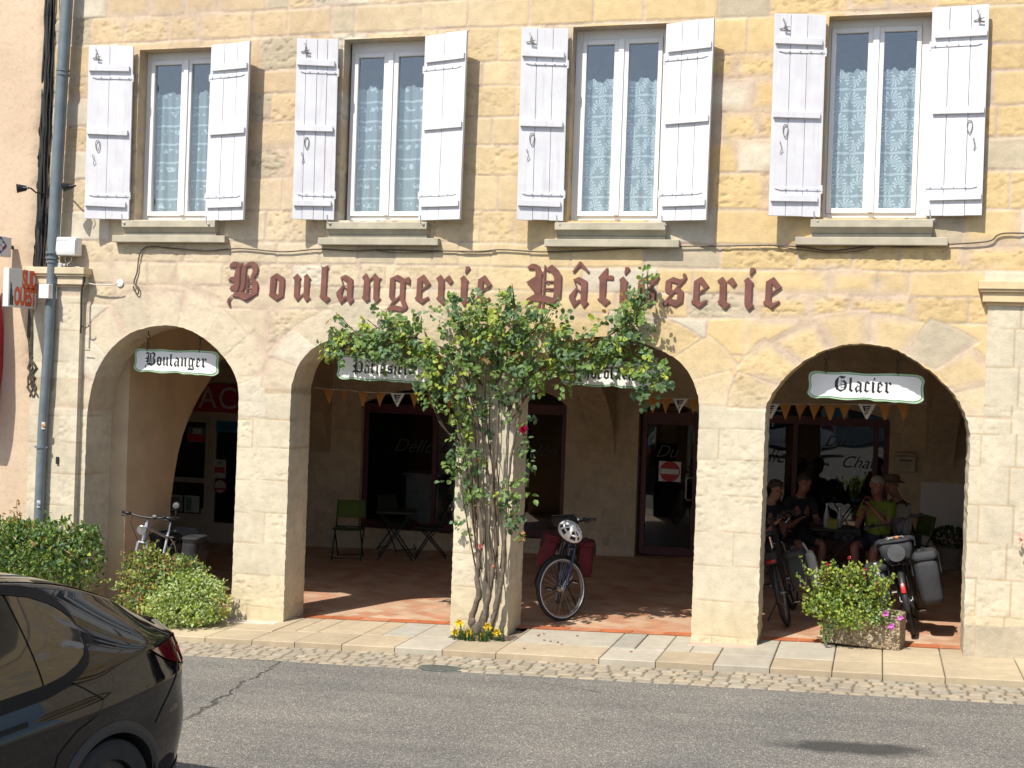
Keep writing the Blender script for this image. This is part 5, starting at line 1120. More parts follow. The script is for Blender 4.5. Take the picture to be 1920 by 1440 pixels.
# ---- climbing rose on the centre pillar
RO = thing('climbing_rose', 'climbing rose with gnarled trunk spreading leafy arms over the centre pillar and arches', 'rose', tuple(gp(905, 1192)), world=True)
r = random.Random(17)
def cane(pxs, y0, y1, r0, r1, wob=.012, n=7, knob=0.):
    P = []; m_ = len(pxs)-1; pts = [wp(x, y, y0+(y1-y0)*i/m_) for i, (x, y) in enumerate(pxs)]
    for i in range(m_):
        a, b, c, d = pts[max(i-1, 0)], pts[i], pts[i+1], pts[min(i+2, m_)]
        for k in range(5):
            t = k/5; P.append(.5*((2*b)+(c-a)*t+(2*a-5*b+4*c-d)*t*t+(-a+3*b-3*c+d)*t**3)+Vector((r.uniform(-wob, wob), r.uniform(-wob, wob)*.6, 0)))
    P.append(pts[-1]); N_ = len(P)
    R_ = [(r0+(r1-r0)*(i/(N_-1))**.8)*(1+r.uniform(-knob, knob)) for i in range(N_)]
    return P, R_
trunks = [([(893, 1196), (884, 1160), (897, 1120), (895, 1085), (899, 1040), (905, 1000), (896, 940), (886, 880), (868, 810), (845, 750), (815, 690)], .040, .008), ([(905, 1196), (910, 1150), (918, 1110), (925, 1060), (930, 1010), (925, 950), (915, 890), (905, 830), (880, 760), (862, 690)], .032, .007), ([(916, 1194), (930, 1140), (940, 1090), (945, 1040), (948, 990), (950, 930), (958, 860), (972, 790), (985, 720), (1010, 650)], .030, .007), ([(898, 1190), (915, 1120), (921, 1060), (915, 1000), (922, 930), (930, 850), (935, 770), (940, 690), (945, 610)], .025, .006)]
for pxs, a, b in trunks:
    P, Rr = cane(pxs, -.10, -.16, a, b, .008, knob=.18); m = MB(); m.tube(P, Rr, 10); m.build('trunk', M_BARK, RO, smooth=True)
m = MB(); m.ball(wp(893, 1180, -.11), (.06, .05, .08), 10, 8); m.ball(wp(886, 1166, -.12), (.035, .035, .05), 8, 6); m.build('root_knob', M_BARK, RO, smooth=True)
m = MB()
for k in range(17):                                        # thin upright canes
    x0 = r.uniform(888, 950); y0 = r.uniform(960, 1120); x2 = 905+(x0-918)*r.uniform(1.2, 2.6)+r.uniform(-18, 18); y2 = r.uniform(600, 860)
    pxs = [(x0, y0), (x0+(x2-x0)*.3+r.uniform(-7, 7), y0+(y2-y0)*.35), (x0+(x2-x0)*.65+r.uniform(-10, 10), y0+(y2-y0)*.7), (x2, y2)]
    P, Rr = cane(pxs, r.uniform(-.18, -.05), r.uniform(-.24, -.06), r.uniform(.006, .012), .003, .005); m.tube(P, Rr, 5)
m.build('canes', M_CANE, RO, smooth=True)
m = MB()
ARMS = [[(905, 800), (860, 720), (800, 680), (720, 660), (640, 650)], [(900, 760), (850, 670), (790, 640), (720, 620), (690, 600)], [(950, 780), (1000, 700), (1080, 660), (1160, 620), (1205, 570), (1216, 505)], [(955, 790), (1010, 720), (1100, 690), (1190, 690), (1240, 715)], [(930, 700), (940, 620), (955, 545)], [(930, 720), (980, 640), (1020, 600), (1040, 570)], [(900, 720), (870, 640), (850, 585)], [(965, 640), (962, 580), (955, 535)], [(700, 640), (660, 620), (632, 590)], [(745, 640), (735, 610), (718, 580)], [(770, 650), (785, 620), (788, 592)], [(850, 790), (830, 745), (808, 700)], [(860, 830), (830, 800), (805, 745)]]
for a in ARMS:
    for q in range(2):
        P, Rr = cane([(x+r.uniform(-5, 5), y+r.uniform(-5, 5)) for x, y in a], -.14, r.uniform(-.3, -.1), .010, .003, .008); m.tube(P, Rr, 5)
m.build('arms', M_CANE, RO, smooth=True)
BL = [(640, 612, 18, 24, 40), (660, 650, 48, 22, 210), (700, 635, 55, 30, 330), (740, 640, 40, 40, 300), (790, 650, 26, 32, 150), (735, 652, 60, 14, 120), (720, 608, 45, 24, 170), (622, 664, 18, 10, 60), (850, 595, 26, 34, 170), (868, 640, 40, 45, 310), (905, 590, 38, 42, 270), (955, 600, 52, 50, 380), (920, 655, 50, 45, 300), (1000, 640, 48, 48, 340), (1030, 600, 32, 40, 200), (985, 690, 46, 44, 280), (868, 700, 38, 40, 190), (828, 715, 24, 45, 130), (945, 568, 14, 22, 60), (1055, 672, 42, 28, 200), (1110, 650, 50, 26, 280), (1160, 615, 40, 32, 230), (1188, 588, 30, 32, 170), (1205, 560, 15, 38, 80), (1217, 513, 9, 20, 40), (1150, 658, 58, 20, 200), (1212, 695, 34, 26, 190), (1150, 678, 46, 10, 70), (1232, 715, 22, 18, 90), (1040, 715, 30, 26, 120), (1198, 738, 16, 14, 30), (1240, 745, 8, 6, 8), (880, 770, 40, 30, 120), (862, 790, 18, 30, 60), (868, 775, 20, 30, 60), (885, 925, 18, 20, 80), (850, 870, 14, 28, 70), (880, 860, 26, 30, 120), (868, 825, 20, 24, 60), (985, 850, 12, 26, 50), (984, 800, 12, 24, 40), (948, 925, 24, 22, 90), (968, 955, 18, 20, 70), (990, 900, 9, 22, 26), (972, 990, 14, 18, 40), (870, 985, 14, 14, 26), (833, 906, 8, 7, 12), (930, 740, 60, 36, 120), (800, 735, 20, 18, 60), (815, 690, 20, 30, 90), (755, 612, 30, 30, 100), (1060, 640, 24, 30, 110)]
m = MB()
for bx, by, rx, ry, cnt in BL:
    for i in range(int(cnt*.165)):                          # each cluster is a small compound leaf
        t = r.uniform(0, 2*math.pi); rad = math.sqrt(r.random())*(1.12 if r.random() > .12 else 1.35); px, py = bx+rx*rad*math.cos(t), by+ry*rad*math.sin(t)
        up_ = by < 760; Y = -r.uniform(.04, .40)*(.9 if up_ else .5)-.03
        if up_ and r.random() < .15: Y = r.uniform(-.02, .12) if (by > 600 and (bx < 800 or bx > 1050)) else Y
        c = wp(px, py, Y); d = (rvec(r)+Vector((0, -.25, -.35))).normalized(); nrm = (rvec(r)*.7+Vector((-.2, -.75, .6))).normalized()
        mi = pick(r, (5, 2.2, 2.6, 2.6 if r.random() < .5 else .7, .2)); s_ = r.uniform(.042, .070)
        for k in range(r.choice((3, 5, 5))):
            side = (k % 2)*2-1; along = (k//2)*.75*s_ if k else 1.5*s_
            e = d.cross(nrm).normalized(); dd = (d*.55+e*side*.9).normalized() if k else d
            leaf(m, c+d*along+rvec(r)*.006, dd, (nrm+rvec(r)*.35).normalized(), s_*r.uniform(.8, 1.15), s_*.9*r.uniform(.8, 1.1), mi)
m.build('foliage', LM, RO)
m = MB(); c0 = wp(983, 805, -.28)
for i in range(26):
    t = i*2.4; el = .25+1.1*(i/26); d = Vector((math.cos(t)*math.sin(el), -math.cos(el), math.sin(t)*math.sin(el)))
    leaf(m, c0+d*.004, d, (d.orthogonal()), .052*(.6+.5*i/26), .06, 0, .5)
m.build('rose_bloom', pm('magenta_petals', (.42, .006, .07), .6, var=.25, scale=30), RO)
m = MB(); c0 = wp(902, 1026, -.2)
for i in range(12):
    t = i*2.4; el = .4+.7*(i/12); d = Vector((math.cos(t)*math.sin(el), -math.cos(el)*.6, .6+math.sin(t)*math.sin(el))).normalized(); leaf(m, c0, d, d.orthogonal(), .042, .04, 0, .5)
m.build('rose_bloom', pm('pink_petals', (.62, .28, .24), .6, var=.2, scale=30), RO)
m = MB()
for px, py in ((898, 862), (925, 1062), (1000, 1108), (1075, 705), (930, 600), (1185, 598)):
    c0 = wp(px, py, -.2)
    if py < 1100: m.ball(c0, .014, 8, 6)
m.build('rose_hip', pm('orange_hip', (.45, .12, .03), .5), RO)
# fallen petals on the slabs
m = MB()
for px, py in ((972, 1197), (1009, 1190), (1021, 1188), (1018, 1201), (1034, 1203), (1047, 1205), (1054, 1209), (1085, 1192), (1010, 1193), (986, 1216), (1115, 1238), (1180, 1222)):
    c0 = gp(px, py, .003); d = Vector((r.uniform(-1, 1), r.uniform(-1, 1), .1)).normalized(); leaf(m, c0, d, Vector((0, 0, 1)), .035, .03, 0, .3)
tag(m.build('petals', pm('fallen_petals', (.22, .03, .05), .8, var=.4, scale=20)), 'dark red rose petals fallen on the paving right of the pillar', 'petals', kind='stuff')

# ---- yellow flowers at its foot: each clump of strap leaves and blooms
M_STRAP = leaf_mat('strap_leaf', (.05, .10, .03)); M_YEL = pm('yellow_petals', (.75, .48, .01), .6, var=.12, scale=25)
def clump(c, fl, n_, label):
    t = thing('day_lily', label, 'flower', tuple(c), 0, 'yellow flowers at the foot of the rose', world=True); m = MB()
    for i in range(n_):
        a = r.uniform(0, 2*math.pi); h = r.uniform(.09, .24); sp = r.uniform(.02, .12); b0 = c+Vector((r.uniform(-.05, .05), r.uniform(-.03, .03), 0)); d = Vector((math.cos(a), math.sin(a)*.7, 0)); s_ = Vector((-d.y, d.x, 0))*.007; o = len(m.v)
        for k in range(5):
            f = k/4; p_ = b0+d*sp*f*f+Vector((0, 0, h*(f-.25*f**3))); wd = 1-f*.95; m.v += [tuple(p_-s_*wd), tuple(p_+s_*wd)]
        for k in range(4): m.f.append((o+2*k, o+2*k+1, o+2*k+3, o+2*k+2)); m.mi.append(0)
    m.build('foliage', M_STRAP, t)
    for px, py, Y in fl:
        e = wp(px, py, Y); m = MB(); m.tube([c, c.lerp(e, .6)+Vector((0, 0, .02)), e], .004, 5); st = m.build('stem', M_STRAP, t); m = MB()
        for i in range(6):
            a = i*math.pi/3; d = Vector((math.cos(a)*.75, -.55, math.sin(a)*.75)).normalized(); leaf(m, e, d, Vector((0, -1, 0)), .062, .048, 0, .3)
        m.ball(e+Vector((0, -.01, 0)), .012, 6, 4); m.build('bloom', M_YEL, t)
clump(gp(866, 1200), [(863, 1168, -.22)], 34, 'tallest yellow flower at the left of the planting hole'); clump(gp(880, 1202), [(880, 1186, -.30)], 30, 'yellow flower in front of the rose trunk'); clump(gp(905, 1203), [(906, 1194, -.33)], 30, 'low yellow flower at the front edge of the planting hole'); clump(gp(918, 1198), [(916, 1175, -.2)], 26, 'yellow flower on a straight stem behind the low one'); clump(gp(936, 1202), [(933, 1186, -.25)], 34, 'yellow flower at the right of the planting hole')
clump(gp(857, 1199), [(856, 1186, -.24)], 14, 'half open orange yellow flower at the far left of the planting hole')

# ---- bushes
def bush(name, label, blobs, n_, sz, wts, base, stems=6, shell=.55, group=None, out=.0, lw=.6):
    """blobs: world centres and radii; leaves lie mostly in the outer shell of each blob"""
    t = thing(name, label, 'shrub', tuple(base), 0, group, world=True); m = MB(); vol = [b[1]*b[2]*b[3] for b in blobs]
    for b in blobs:
        c = Vector(b[0]); k = int(n_*(b[1]*b[2]*b[3])**.67/sum(v**.67 for v in vol))
        for i in range(k):
            d = rvec(r); rad = (shell+(1-shell)*r.random())*(1+.10*math.sin(d.x*9+c.x*7)*math.sin(d.z*11+c.z*5)+r.uniform(-.05, .09)); p_ = c+Vector((d.x*b[1], d.y*b[2], d.z*b[3]))*rad
            if p_.z < gz(p_.x)+.02: continue
            ld = (d*.7+rvec(r)*.8+Vector((0, 0, .2))).normalized(); mi = pick(r, wts if len(b) < 5 else b[4])
            leaf(m, p_, ld, (d+rvec(r)*.7).normalized(), sz*r.uniform(.55, 1.4), sz*lw*r.uniform(.7, 1.3), mi, .3)
    for i in range(26):                                    # stray twigs breaking the outline
        b = blobs[r.randrange(len(blobs))]; d = rvec(r); d.z = abs(d.z)*.8+.1; d.normalize(); s0 = Vector(b[0])+Vector((d.x*b[1], d.y*b[2], d.z*b[3]))*.85; ln_ = r.uniform(.3, .75)*min(b[1], b[3])+.03; e = s0+(d+rvec(r)*.35).normalized()*ln_; m.k = 1; m.tube([s0, e], [.003, .0012], 4); m.k = 0
        for k in range(9): q = s0.lerp(e, r.uniform(.2, 1)); leaf(m, q+rvec(r)*.008, (d*.4+rvec(r)).normalized(), rvec(r), sz*r.uniform(.5, 1.1), sz*lw*r.uniform(.6, 1), pick(r, wts), .3)
    m.build('foliage', LM, t); m = MB()
    for i in range(stems):
        b = blobs[i % len(blobs)]; e = Vector(b[0])+Vector((r.uniform(-.5, .5)*b[1], 0, b[3]*.5)); s0 = Vector(base)+Vector((r.uniform(-.1, .1), r.uniform(-.05, .05), 0)); m.tube([s0, s0.lerp(e, .5)+rvec(r)*.05, e], [.014, .01, .004], 6)
    m.build('stems', M_CANE, t); return t
def bl(px, py, Y, rx, ry, rz, w_=None): return (wp(px, py, Y), rx, ry, rz) if w_ is None else (wp(px, py, Y), rx, ry, rz, w_)
G1 = (6, 4, 1, 1.2, .15, 0)
bush('hedge_shrub', 'glossy dark green shrub against the pink wall behind the black car', [bl(-40, 1060, -.45, .55, .35, .5), bl(40, 1040, -.5, .4, .32, .36), bl(100, 1050, -.45, .38, .3, .38), bl(150, 1050, -.42, .26, .25, .34), bl(60, 1010, -.4, .25, .2, .2), bl(10, 1000, -.4, .2, .2, .18), bl(120, 1005, -.35, .2, .16, .16), bl(165, 1010, -.3, .1, .1, .14)], 4300, .062, G1, gp(60, 1125), 10, .6)
m_ = MB(); 
for x0, x1, y1 in ((20, 26, 955), (30, 31, 938), (45, 50, 972), (8, 4, 965)):                      # loose shoots above the shrub
    P = [wp(x0, 1020, -.4), wp((x0+x1)/2+3, 990, -.4), wp(x1, y1, -.4)]; m_.tube(P, [.006, .005, .002], 5)
    for i in range(14):
        f = r.random(); p_ = P[1].lerp(P[2], f)+rvec(r)*.05; leaf(m_, p_, rvec(r), rvec(r), .05, .022, 0)
o_ = m_.build('shoots', [LM[4]], None); adopt(o_, [o for o in bpy.data.objects if o.name.startswith('hedge_shrub')][0])
bush('bronze_shrub', 'reddish bronze tipped shrub in front of the parked bicycle in the left arch', [bl(300, 1085, -.2, .40, .3, .30), bl(270, 1070, -.2, .25, .25, .22, (2, 2, .5, 1, 2.4, 1)), bl(335, 1080, -.15, .3, .25, .22, (2, 2, .5, 1, 2.2, 1)), bl(260, 1110, -.25, .25, .25, .25), bl(285, 1130, -.35, .25, .2, .2, (2, 2, .5, 1, 2, 1)), bl(362, 1070, -.1, .12, .12, .1, (1, 2, .5, 1, 2.4, 1)), bl(278, 1040, -.15, .1, .1, .12, (1, 2, .5, 1, 3, 1))], 3900, .044, (2, 1.4, .6, 2, 2.2, 2.4), gp(300, 1160), 8, .6)
bush('pale_shrub', 'compact pale green shrub on the pavement at the foot of the first pillar', [bl(350, 1125, -.4, .38, .3, .27), bl(320, 1140, -.5, .3, .25, .22), bl(385, 1135, -.35, .26, .25, .22), bl(350, 1150, -.5, .38, .25, .14), bl(365, 1095, -.3, .2, .2, .14), bl(405, 1100, -.25, .08, .08, .07)], 4200, .044, (.3, .2, .5, 2.6, .1, 7), gp(350, 1170, .0), 8, .62)

# ---- stone trough with a loose flowering plant
TR = thing('stone_trough', 'rough pebble dashed concrete trough planter in front of the right arch', 'planter', tuple(gp(1612, 1216)), world=True)
def pebble():
    m, n, b = nodes('pebble_dash'); v = pos(n); vo = N(n, 'ShaderNodeTexVoronoi'); vo.inputs['Scale'].default_value = 46; L(n, v, vo.inputs[0]); sp = N(n, 'ShaderNodeSeparateColor'); L(n, vo.outputs['Color'], sp.inputs[0])
    c = ramp(n, sp.outputs[0], [(0, (.16, .11, .06)), (.35, (.34, .24, .13)), (.7, (.46, .37, .24)), (1, (.52, .46, .36))]).outputs[0]; c = mixc(n, math_(n, 'MULTIPLY', noise(n, v, 5, 5), .9), c, (.10, .075, .045)); L(n, c, b.inputs['Base Color']); b.inputs['Roughness'].default_value = .9
    bump(n, b, math_(n, 'SUBTRACT', 1, vo.outputs['Distance']), 1, .015); return m
a, b = gp(1541, 1209), gp(1686, 1221); fx = [(a.x, a.y), (b.x, b.y)]; d2 = Vector((b.x-a.x, b.y-a.y, 0)); wlen = d2.length; ang = math.atan2(d2.y, d2.x); TM = Matrix.Translation((a.x, a.y, gz((a.x+b.x)/2)+.012)) @ Matrix.Rotation(ang, 4, 'Z'); TH = .33
m = MB(); dp = .34; rr = random.Random(3)

for (x0, x1, y0, y1, z0, z1) in ((0, wlen, 0, .05, .0, TH), (0, wlen, dp-.05, dp, .0, TH), (0, .05, .05, dp-.05, 0, TH), (wlen-.05, wlen, .05, dp-.05, 0, TH), (.05, wlen-.05, .05, dp-.05, 0, .06)):
    m.box(x0, x1, y0, y1, z0, z1, TM)
o_ = m.build('trough', pebble(), TR, bevel=.012)
m = MB(); m.sheet(lambda i, j: TM @ Vector((.05+(wlen-.1)*i/11, .05+(dp-.1)*j/5, TH-.035+.015*rr.random())), 12, 6); m.build('earth', pm('soil', (.075, .055, .038), .95, var=.4, scale=30, bmp=.8, bscale=50), TR)
PL = bush('trough_plant', 'bushy light green flowering plant spilling over the pebble trough', [bl(1590, 1140, .15, .34, .2, .22), bl(1545, 1130, .15, .2, .18, .15), bl(1620, 1110, .2, .2, .15, .17), bl(1575, 1100, .2, .16, .14, .16), bl(1540, 1085, .2, .09, .09, .1), bl(1610, 1080, .2, .08, .08, .10), bl(1645, 1105, .2, .1, .1, .12), bl(1590, 1160, .02, .24, .1, .1), bl(1655, 1155, .1, .16, .14, .09, (2, 1, 4, .6, 0, 2)), bl(1560, 1068, .2, .05, .05, .08), bl(1590, 1075, .2, .05, .05, .09), bl(1640, 1075, .2, .05, .05, .08), bl(1525, 1140, .12, .1, .1, .08), bl(1552, 1185, .03, .06, .05, .1, (3, 2, 1, 0, 0, 0))], 2500, .038, (3, .3, .3, 6, .08, 1.2), tuple(TM @ Vector((wlen/2, dp/2, TH-.03))), 34, .30, lw=.75)
m = MB()
for i in range(44):                                        # loose sprigs sticking out of the plant
    px = r.uniform(1515, 1665); py = r.uniform(1085, 1165); a0 = wp(px, py, .14); up_ = Vector(((px-1590)/160+r.uniform(-.3, .3), r.uniform(-.7, .2), r.uniform(.2, 1))).normalized(); ln_ = r.uniform(.10, .24); P = [a0, a0+up_*ln_*.5+rvec(r)*.01, a0+up_*ln_]; m.tube(P, [.004, .003, .001], 4)
    m.mi[-14:] = [2]*14 if len(m.mi) >= 14 else m.mi[-14:]
    for k in range(14): f_ = r.random(); p_ = a0+up_*ln_*f_; leaf(m, p_, (up_*.4+rvec(r)).normalized(), rvec(r), .036, .026, 0 if r.random() < .6 else 1)
m.build('sprigs', [LM[3], LM[0], M_CANE], PL)
m = MB(); col = []
for px, py, k in ((1593, 1046, 0), (1552, 1058, 0), (1623, 1066, 0), (1645, 1092, 0), (1660, 1150, 1), (1688, 1157, 1), (1671, 1174, 1),):
    e = wp(px, py, .08 if k == 0 else .0)
    for i in range(7): leaf(m, e, (rvec(r)+Vector((0, -.6, .2))).normalized(), Vector((0, -1, 0)), .022 if k == 0 else .038, .018 if k == 0 else .036, k, .3)
    m.tube([e, e+Vector((0, .02, -.12))], .0025, 4)
m.build('blossom', [pm('crimson_petals', (.36, .012, .03), .6), pm('violet_petals', (.5, .12, .42), .6)], PL)
# small dark pot plant inside the right arch, pink flower at the right edge
c = wp(1778, 1058, 5.9); PT = thing('potted_plant', 'dark leafy plant in a stone pot at the back of the right arch', 'potted plant', (c.x, c.y, gz(c.x)), world=True)
z0 = gz(c.x); m = MB(); m.lathe([(0, z0), (.13, z0), (.17, z0+.3), (.19, z0+.32), (.17, z0+.33), (.15, z0+.3), (0, z0+.29)], 18, Matrix.Translation((c.x, c.y, 0))); m.build('pot', pm('stone_pot', (.28, .25, .2), .9, var=.2), PT, smooth=2)
m = MB()
for i in range(420): d = rvec(r); leaf(m, Vector((c.x, c.y, z0+.42))+Vector((d.x*.2, d.y*.2, d.z*.13)), (d+rvec(r)*.5).normalized(), rvec(r), .06, .035, 1)
m.build('foliage', LM, PT)
c = wp(1922, 1013, -.12); FL = thing('wall_flower', 'pink flowering sprig on the wall at the right edge', 'flower', tuple(c-Vector((0, 0, .1))), world=True); m = MB()
for i in range(26): leaf(m, c+rvec(r)*.05, rvec(r), rvec(r), .04, .03, 0)
m.build('blossom', pm('pink_petals', (.62, .28, .24), .6, var=.2, scale=30), FL); m = MB(); m.tube([c+Vector((.25, .1, -.6)), c+Vector((.14, .02, -.2)), c], .006, 5)
for i in range(60): leaf(m, c+Vector((.12, .02, -.18))+rvec(r)*.09, rvec(r), rvec(r), .05, .03, 0)
m.build('foliage', LM[0], FL)
# ------------------------------------------------------------------ bicycles
M_TYRE = pm('tyre_rubber', (.018, .018, .019), .8, var=.2, scale=20, bmp=.4, bscale=70); M_RIM = pm('rim_alloy', (.30, .30, .31), .35, .8); M_REFL = pm('reflective_stripe', (.75, .76, .78), .4)
M_BLK = pm('black_parts', (.016, .016, .018), .45, var=.2); M_CHR = pm('bright_alloy', (.62, .62, .63), .25, .9); M_SPOKE = pm('spoke_steel', (.40, .40, .40), .35, .8)
M_LRED = pm('red_lens', (.42, .018, .012), .25, var=.1); M_CANV = pm('dark_grey_canvas', (.018, .019, .022), .8, var=.25, scale=12, bmp=.4, bscale=90)
RW = .345
def bicycle(label, loc, rz, lean, steer, paint, opts=(), bar='flat', rim=M_RIM, group='bicycles parked in the arcade'):
    t = thing('bicycle', label, 'bicycle', loc, rz, group); t.rotation_euler = (lean, 0, rz)
    xf, xr = .53, -.53; I4 = Matrix()
    hd, hu = Vector((.36, 0, .78)), Vector((.30, 0, .98)); ax = (hu-hd).normalized()
    S = Matrix.Translation(hd) @ Matrix.Rotation(steer, 4, ax) @ Matrix.Translation(-hd)
    def wheel(cx, M, front):
        c = Vector((cx, 0, RW)); m = MB()
        m.torus(c, RW-.045, .0, n=44, k=6, prof=[(-.014, -.010), (-.014, .010), (.004, .013), (.010, .011), (.010, -.011), (.004, -.013)])
        m.v = [tuple(M @ Vector(v)) for v in m.v]; w_ = m.build('wheel', rim, t, smooth=2)
        m = MB(); tw = .027 if 'fat' in opts else .020; m.torus(c, RW-tw, tw, n=48, k=10); m.v = [tuple(M @ Vector(v)) for v in m.v]; m.build('tyre', M_TYRE, w_, smooth=True)
        m = MB()
        for sg in (-1, 1): m.torus(c+Vector((0, sg*.019, 0)), RW-.037, .0034, n=48, k=5)
        m.v = [tuple(M @ Vector(v)) for v in m.v]
        if 'stripe' in opts: m.build('reflective_stripe', M_REFL, w_)
        m = MB()
        for i in range(28):
            a = 2*math.pi*i/28; b = a+(.5 if i % 2 else -.5); sg = 1 if (i//2) % 2 else -1
            m.tube([c+Vector((.028*math.cos(b), sg*.026, .028*math.sin(b))), c+Vector(((RW-.055)*math.cos(a), 0, (RW-.055)*math.sin(a)))], .0013, 3, False)
        m.tube([c+Vector((0, -.05, 0)), c+Vector((0, .05, 0))], .012, 8); m.lathe([(0, -.03), (.03, -.03), (.03, -.024), (.016, -.02), (.016, .02), (.03, .024), (.03, .03), (0, .03)], 14, Matrix.Translation(c) @ Matrix.Rotation(R(90), 4, 'X'))
        m.v = [tuple(M @ Vector(v)) for v in m.v]; m.build('spokes', M_SPOKE, w_)
        if 'guards' in opts:
            m = MB(); a0, a1 = (R(-10), R(150)) if not front else (R(35), R(175)); n_ = 26
            def P(i, j):
                a = a0+(a1-a0)*i/(n_-1); a = math.pi-a if not front else math.pi-a; u = (j-3)/3; rr = RW+.022-.014*u*u; return M @ (c+Vector((rr*math.cos(a), .032*u, rr*math.sin(a))))
            m.sheet(P, n_, 7); g = m.build('mudguard', M_BLK, t, smooth=True); sd_ = g.modifiers.new('thick', 'SOLIDIFY'); sd_.thickness = .003
    wheel(xr, I4, False); wheel(xf, S, True)
    bb = Vector((-.09, 0, .28)); st = Vector((-.27, 0, .80)); ra = Vector((xr, 0, RW)); m = MB(); r_ = .021 if 'ebike' in opts else .016
    m.tube([hd, hu], .023, 10)
    if 'lowstep' in opts: m.tube([hd.lerp(hu, .2), Vector((.12, 0, .46)), bb+Vector((.02, 0, .06)), Vector((-.2, 0, .5))], .026, 10)
    else: m.tube([hd.lerp(hu, .75), st.lerp(bb, .10)], r_, 10); m.tube([hd.lerp(hu, .1), bb], r_*1.25, 10)
    m.tube([bb, st], r_, 10)
    for sg in (-1, 1):
        m.tube([bb+Vector((0, sg*.02, 0)), Vector((-.25, sg*.05, .30)), ra+Vector((0, sg*.062, 0))], .010, 8); m.tube([st.lerp(bb, .06)+Vector((0, sg*.012, 0)), st.lerp(ra, .3)+Vector((0, sg*.05, 0)), ra+Vector((0, sg*.062, 0))], .008, 8)
    m.tube([bb-Vector((0, .045, 0)), bb+Vector((0, .045, 0))], .024, 12); m.build('frame', paint, t, smooth=2)
    m = MB(); fx = Vector((xf, 0, RW)); cr = hd+ax*-.015
    m.tube([cr+Vector((0, -.055, 0)), cr+Vector((0, .055, 0))], .017, 8)
    for sg in (-1, 1): m.tube([cr+Vector((0, sg*.055, .0)), cr.lerp(fx, .45)+Vector((-.012, sg*.056, 0)), fx+Vector((0, sg*.056, 0))], [.017, .0155, .010], 8)
    m.tube([hu, hu+ax*.06], .014, 8); m.v = [tuple(S @ Vector(v)) for v in m.v]; m.build('fork', paint, t, smooth=2)
    hb = hu+ax*.07+Vector((.05, 0, .0)); m = MB()
    m.tube([hu+ax*.05, hb], .016, 8)
    if bar == 'flat': P = [(0, -.31, .03), (0, -.2, .02), (.0, -.08, 0), (0, .08, 0), (0, .2, .02), (0, .31, .03)]; P[0] = (-.06, -.31, .02); P[-1] = (-.06, .31, .02)
    else: P = [(-.20, -.28, .03), (-.12, -.27, .05), (-.02, -.18, .06), (.0, -.05, 0), (0, .05, 0), (-.02, .18, .06), (-.12, .27, .05), (-.20, .28, .03)]
    P = [hb+Vector(p_) for p_ in P]; m.tube(P, .0115, 8); m.v = [tuple(S @ Vector(v)) for v in m.v]; hbar = m.build('handlebar', M_BLK if 'chrome' not in opts else M_CHR, t, smooth=True)
    for sg in (0, -1):
        m = MB(); a, b = P[sg], P[1 if sg == 0 else -2]; b = a.lerp(b, .95); m.tube([a, b], .018, 10)
        q = b+Vector((.03, 0, -.01)); m.tube([q, q+(a-b)*.8+Vector((.045, 0, -.02))], .006, 6); m.ball(b+Vector((.01, 0, .01)), (.02, .025, .02), 8, 6)
        m.v = [tuple(S @ Vector(v)) for v in m.v]; m.build('grip', M_BLK, hbar, smooth=True)
    m = MB()
    for sg in (-1, 1): m.tube([S @ (hb+Vector((.02, sg*.16, .01))), S @ (hb+Vector((.13, sg*.13, -.06))), S @ (hd+Vector((.06, sg*.04, .0)))], .004, 5)
    m.build('brake_cable', M_BLK, t)
    m = MB(); sp_ = st+Vector((-.035, 0, .12)); m.tube([st-Vector((0, 0, .02)), sp_], .0135, 8); m.build('seat_post', M_CHR, t)
    m = MB()
    def P2(i, j):
        u = i/15; a = math.pi*2*j/12; wd = .018+.062*max(0, (u-.42)/.58)**.8 if u > .42 else .018+.004*u; wd *= math.sqrt(max(0, 1-((u-.5)/.5)**8)) if 0 < u < 1 else .05
        return sp_+Vector((.13-.28*u, wd*math.cos(a), .03+.02*abs(u-.45)+.028*math.sin(a)*(1 if math.sin(a) > 0 else .9)*(.6 if u < .4 else 1)))
    m.sheet(P2, 16, 13); m.build('saddle', M_BLK, t, smooth=True)
    m = MB(); ca = .55
    m.lathe([(.03, .0), (.085, .0), (.088, .004), (.085, .006), (.03, .006)], 24, Matrix.Translation(bb+Vector((0, -.055, 0))) @ Matrix.Rotation(R(90), 4, 'X'))
    for sg in (-1, 1):
        d = Vector((math.cos(ca), 0, math.sin(ca)))*sg*.17; m.tube([bb+Vector((0, sg*.06, 0)), bb+Vector((0, sg*.075, 0))+d], .010, 8)
    cs = m.build('crank', M_BLK, t, smooth=2)
    for sg in (-1, 1):
        d = Vector((math.cos(ca), 0, math.sin(ca)))*sg*.17; c = bb+Vector((0, sg*.125, 0))+d; m = MB(); m.cbox(c, (.09, .085, .022), None, .005); p_ = m.build('pedal', M_BLK, cs)
        m = MB(); m.box(c.x-.047, c.x-.0455, c.y-.03, c.y+.03, c.z-.006, c.z+.006); m.box(c.x+.0455, c.x+.047, c.y-.03, c.y+.03, c.z-.006, c.z+.006); m.build('reflector', pm('amber_reflector', (.6, .55, .45), .3), p_)
    m = MB()                                              # chain runs
    for dz in (.085, -.075): m.tube([bb+Vector((0, -.055, dz)), ra+Vector((0, -.055, dz*.4))], .004, 4)
    m.build('chain', pm('chain_steel', (.10, .09, .08), .5, .7), t)
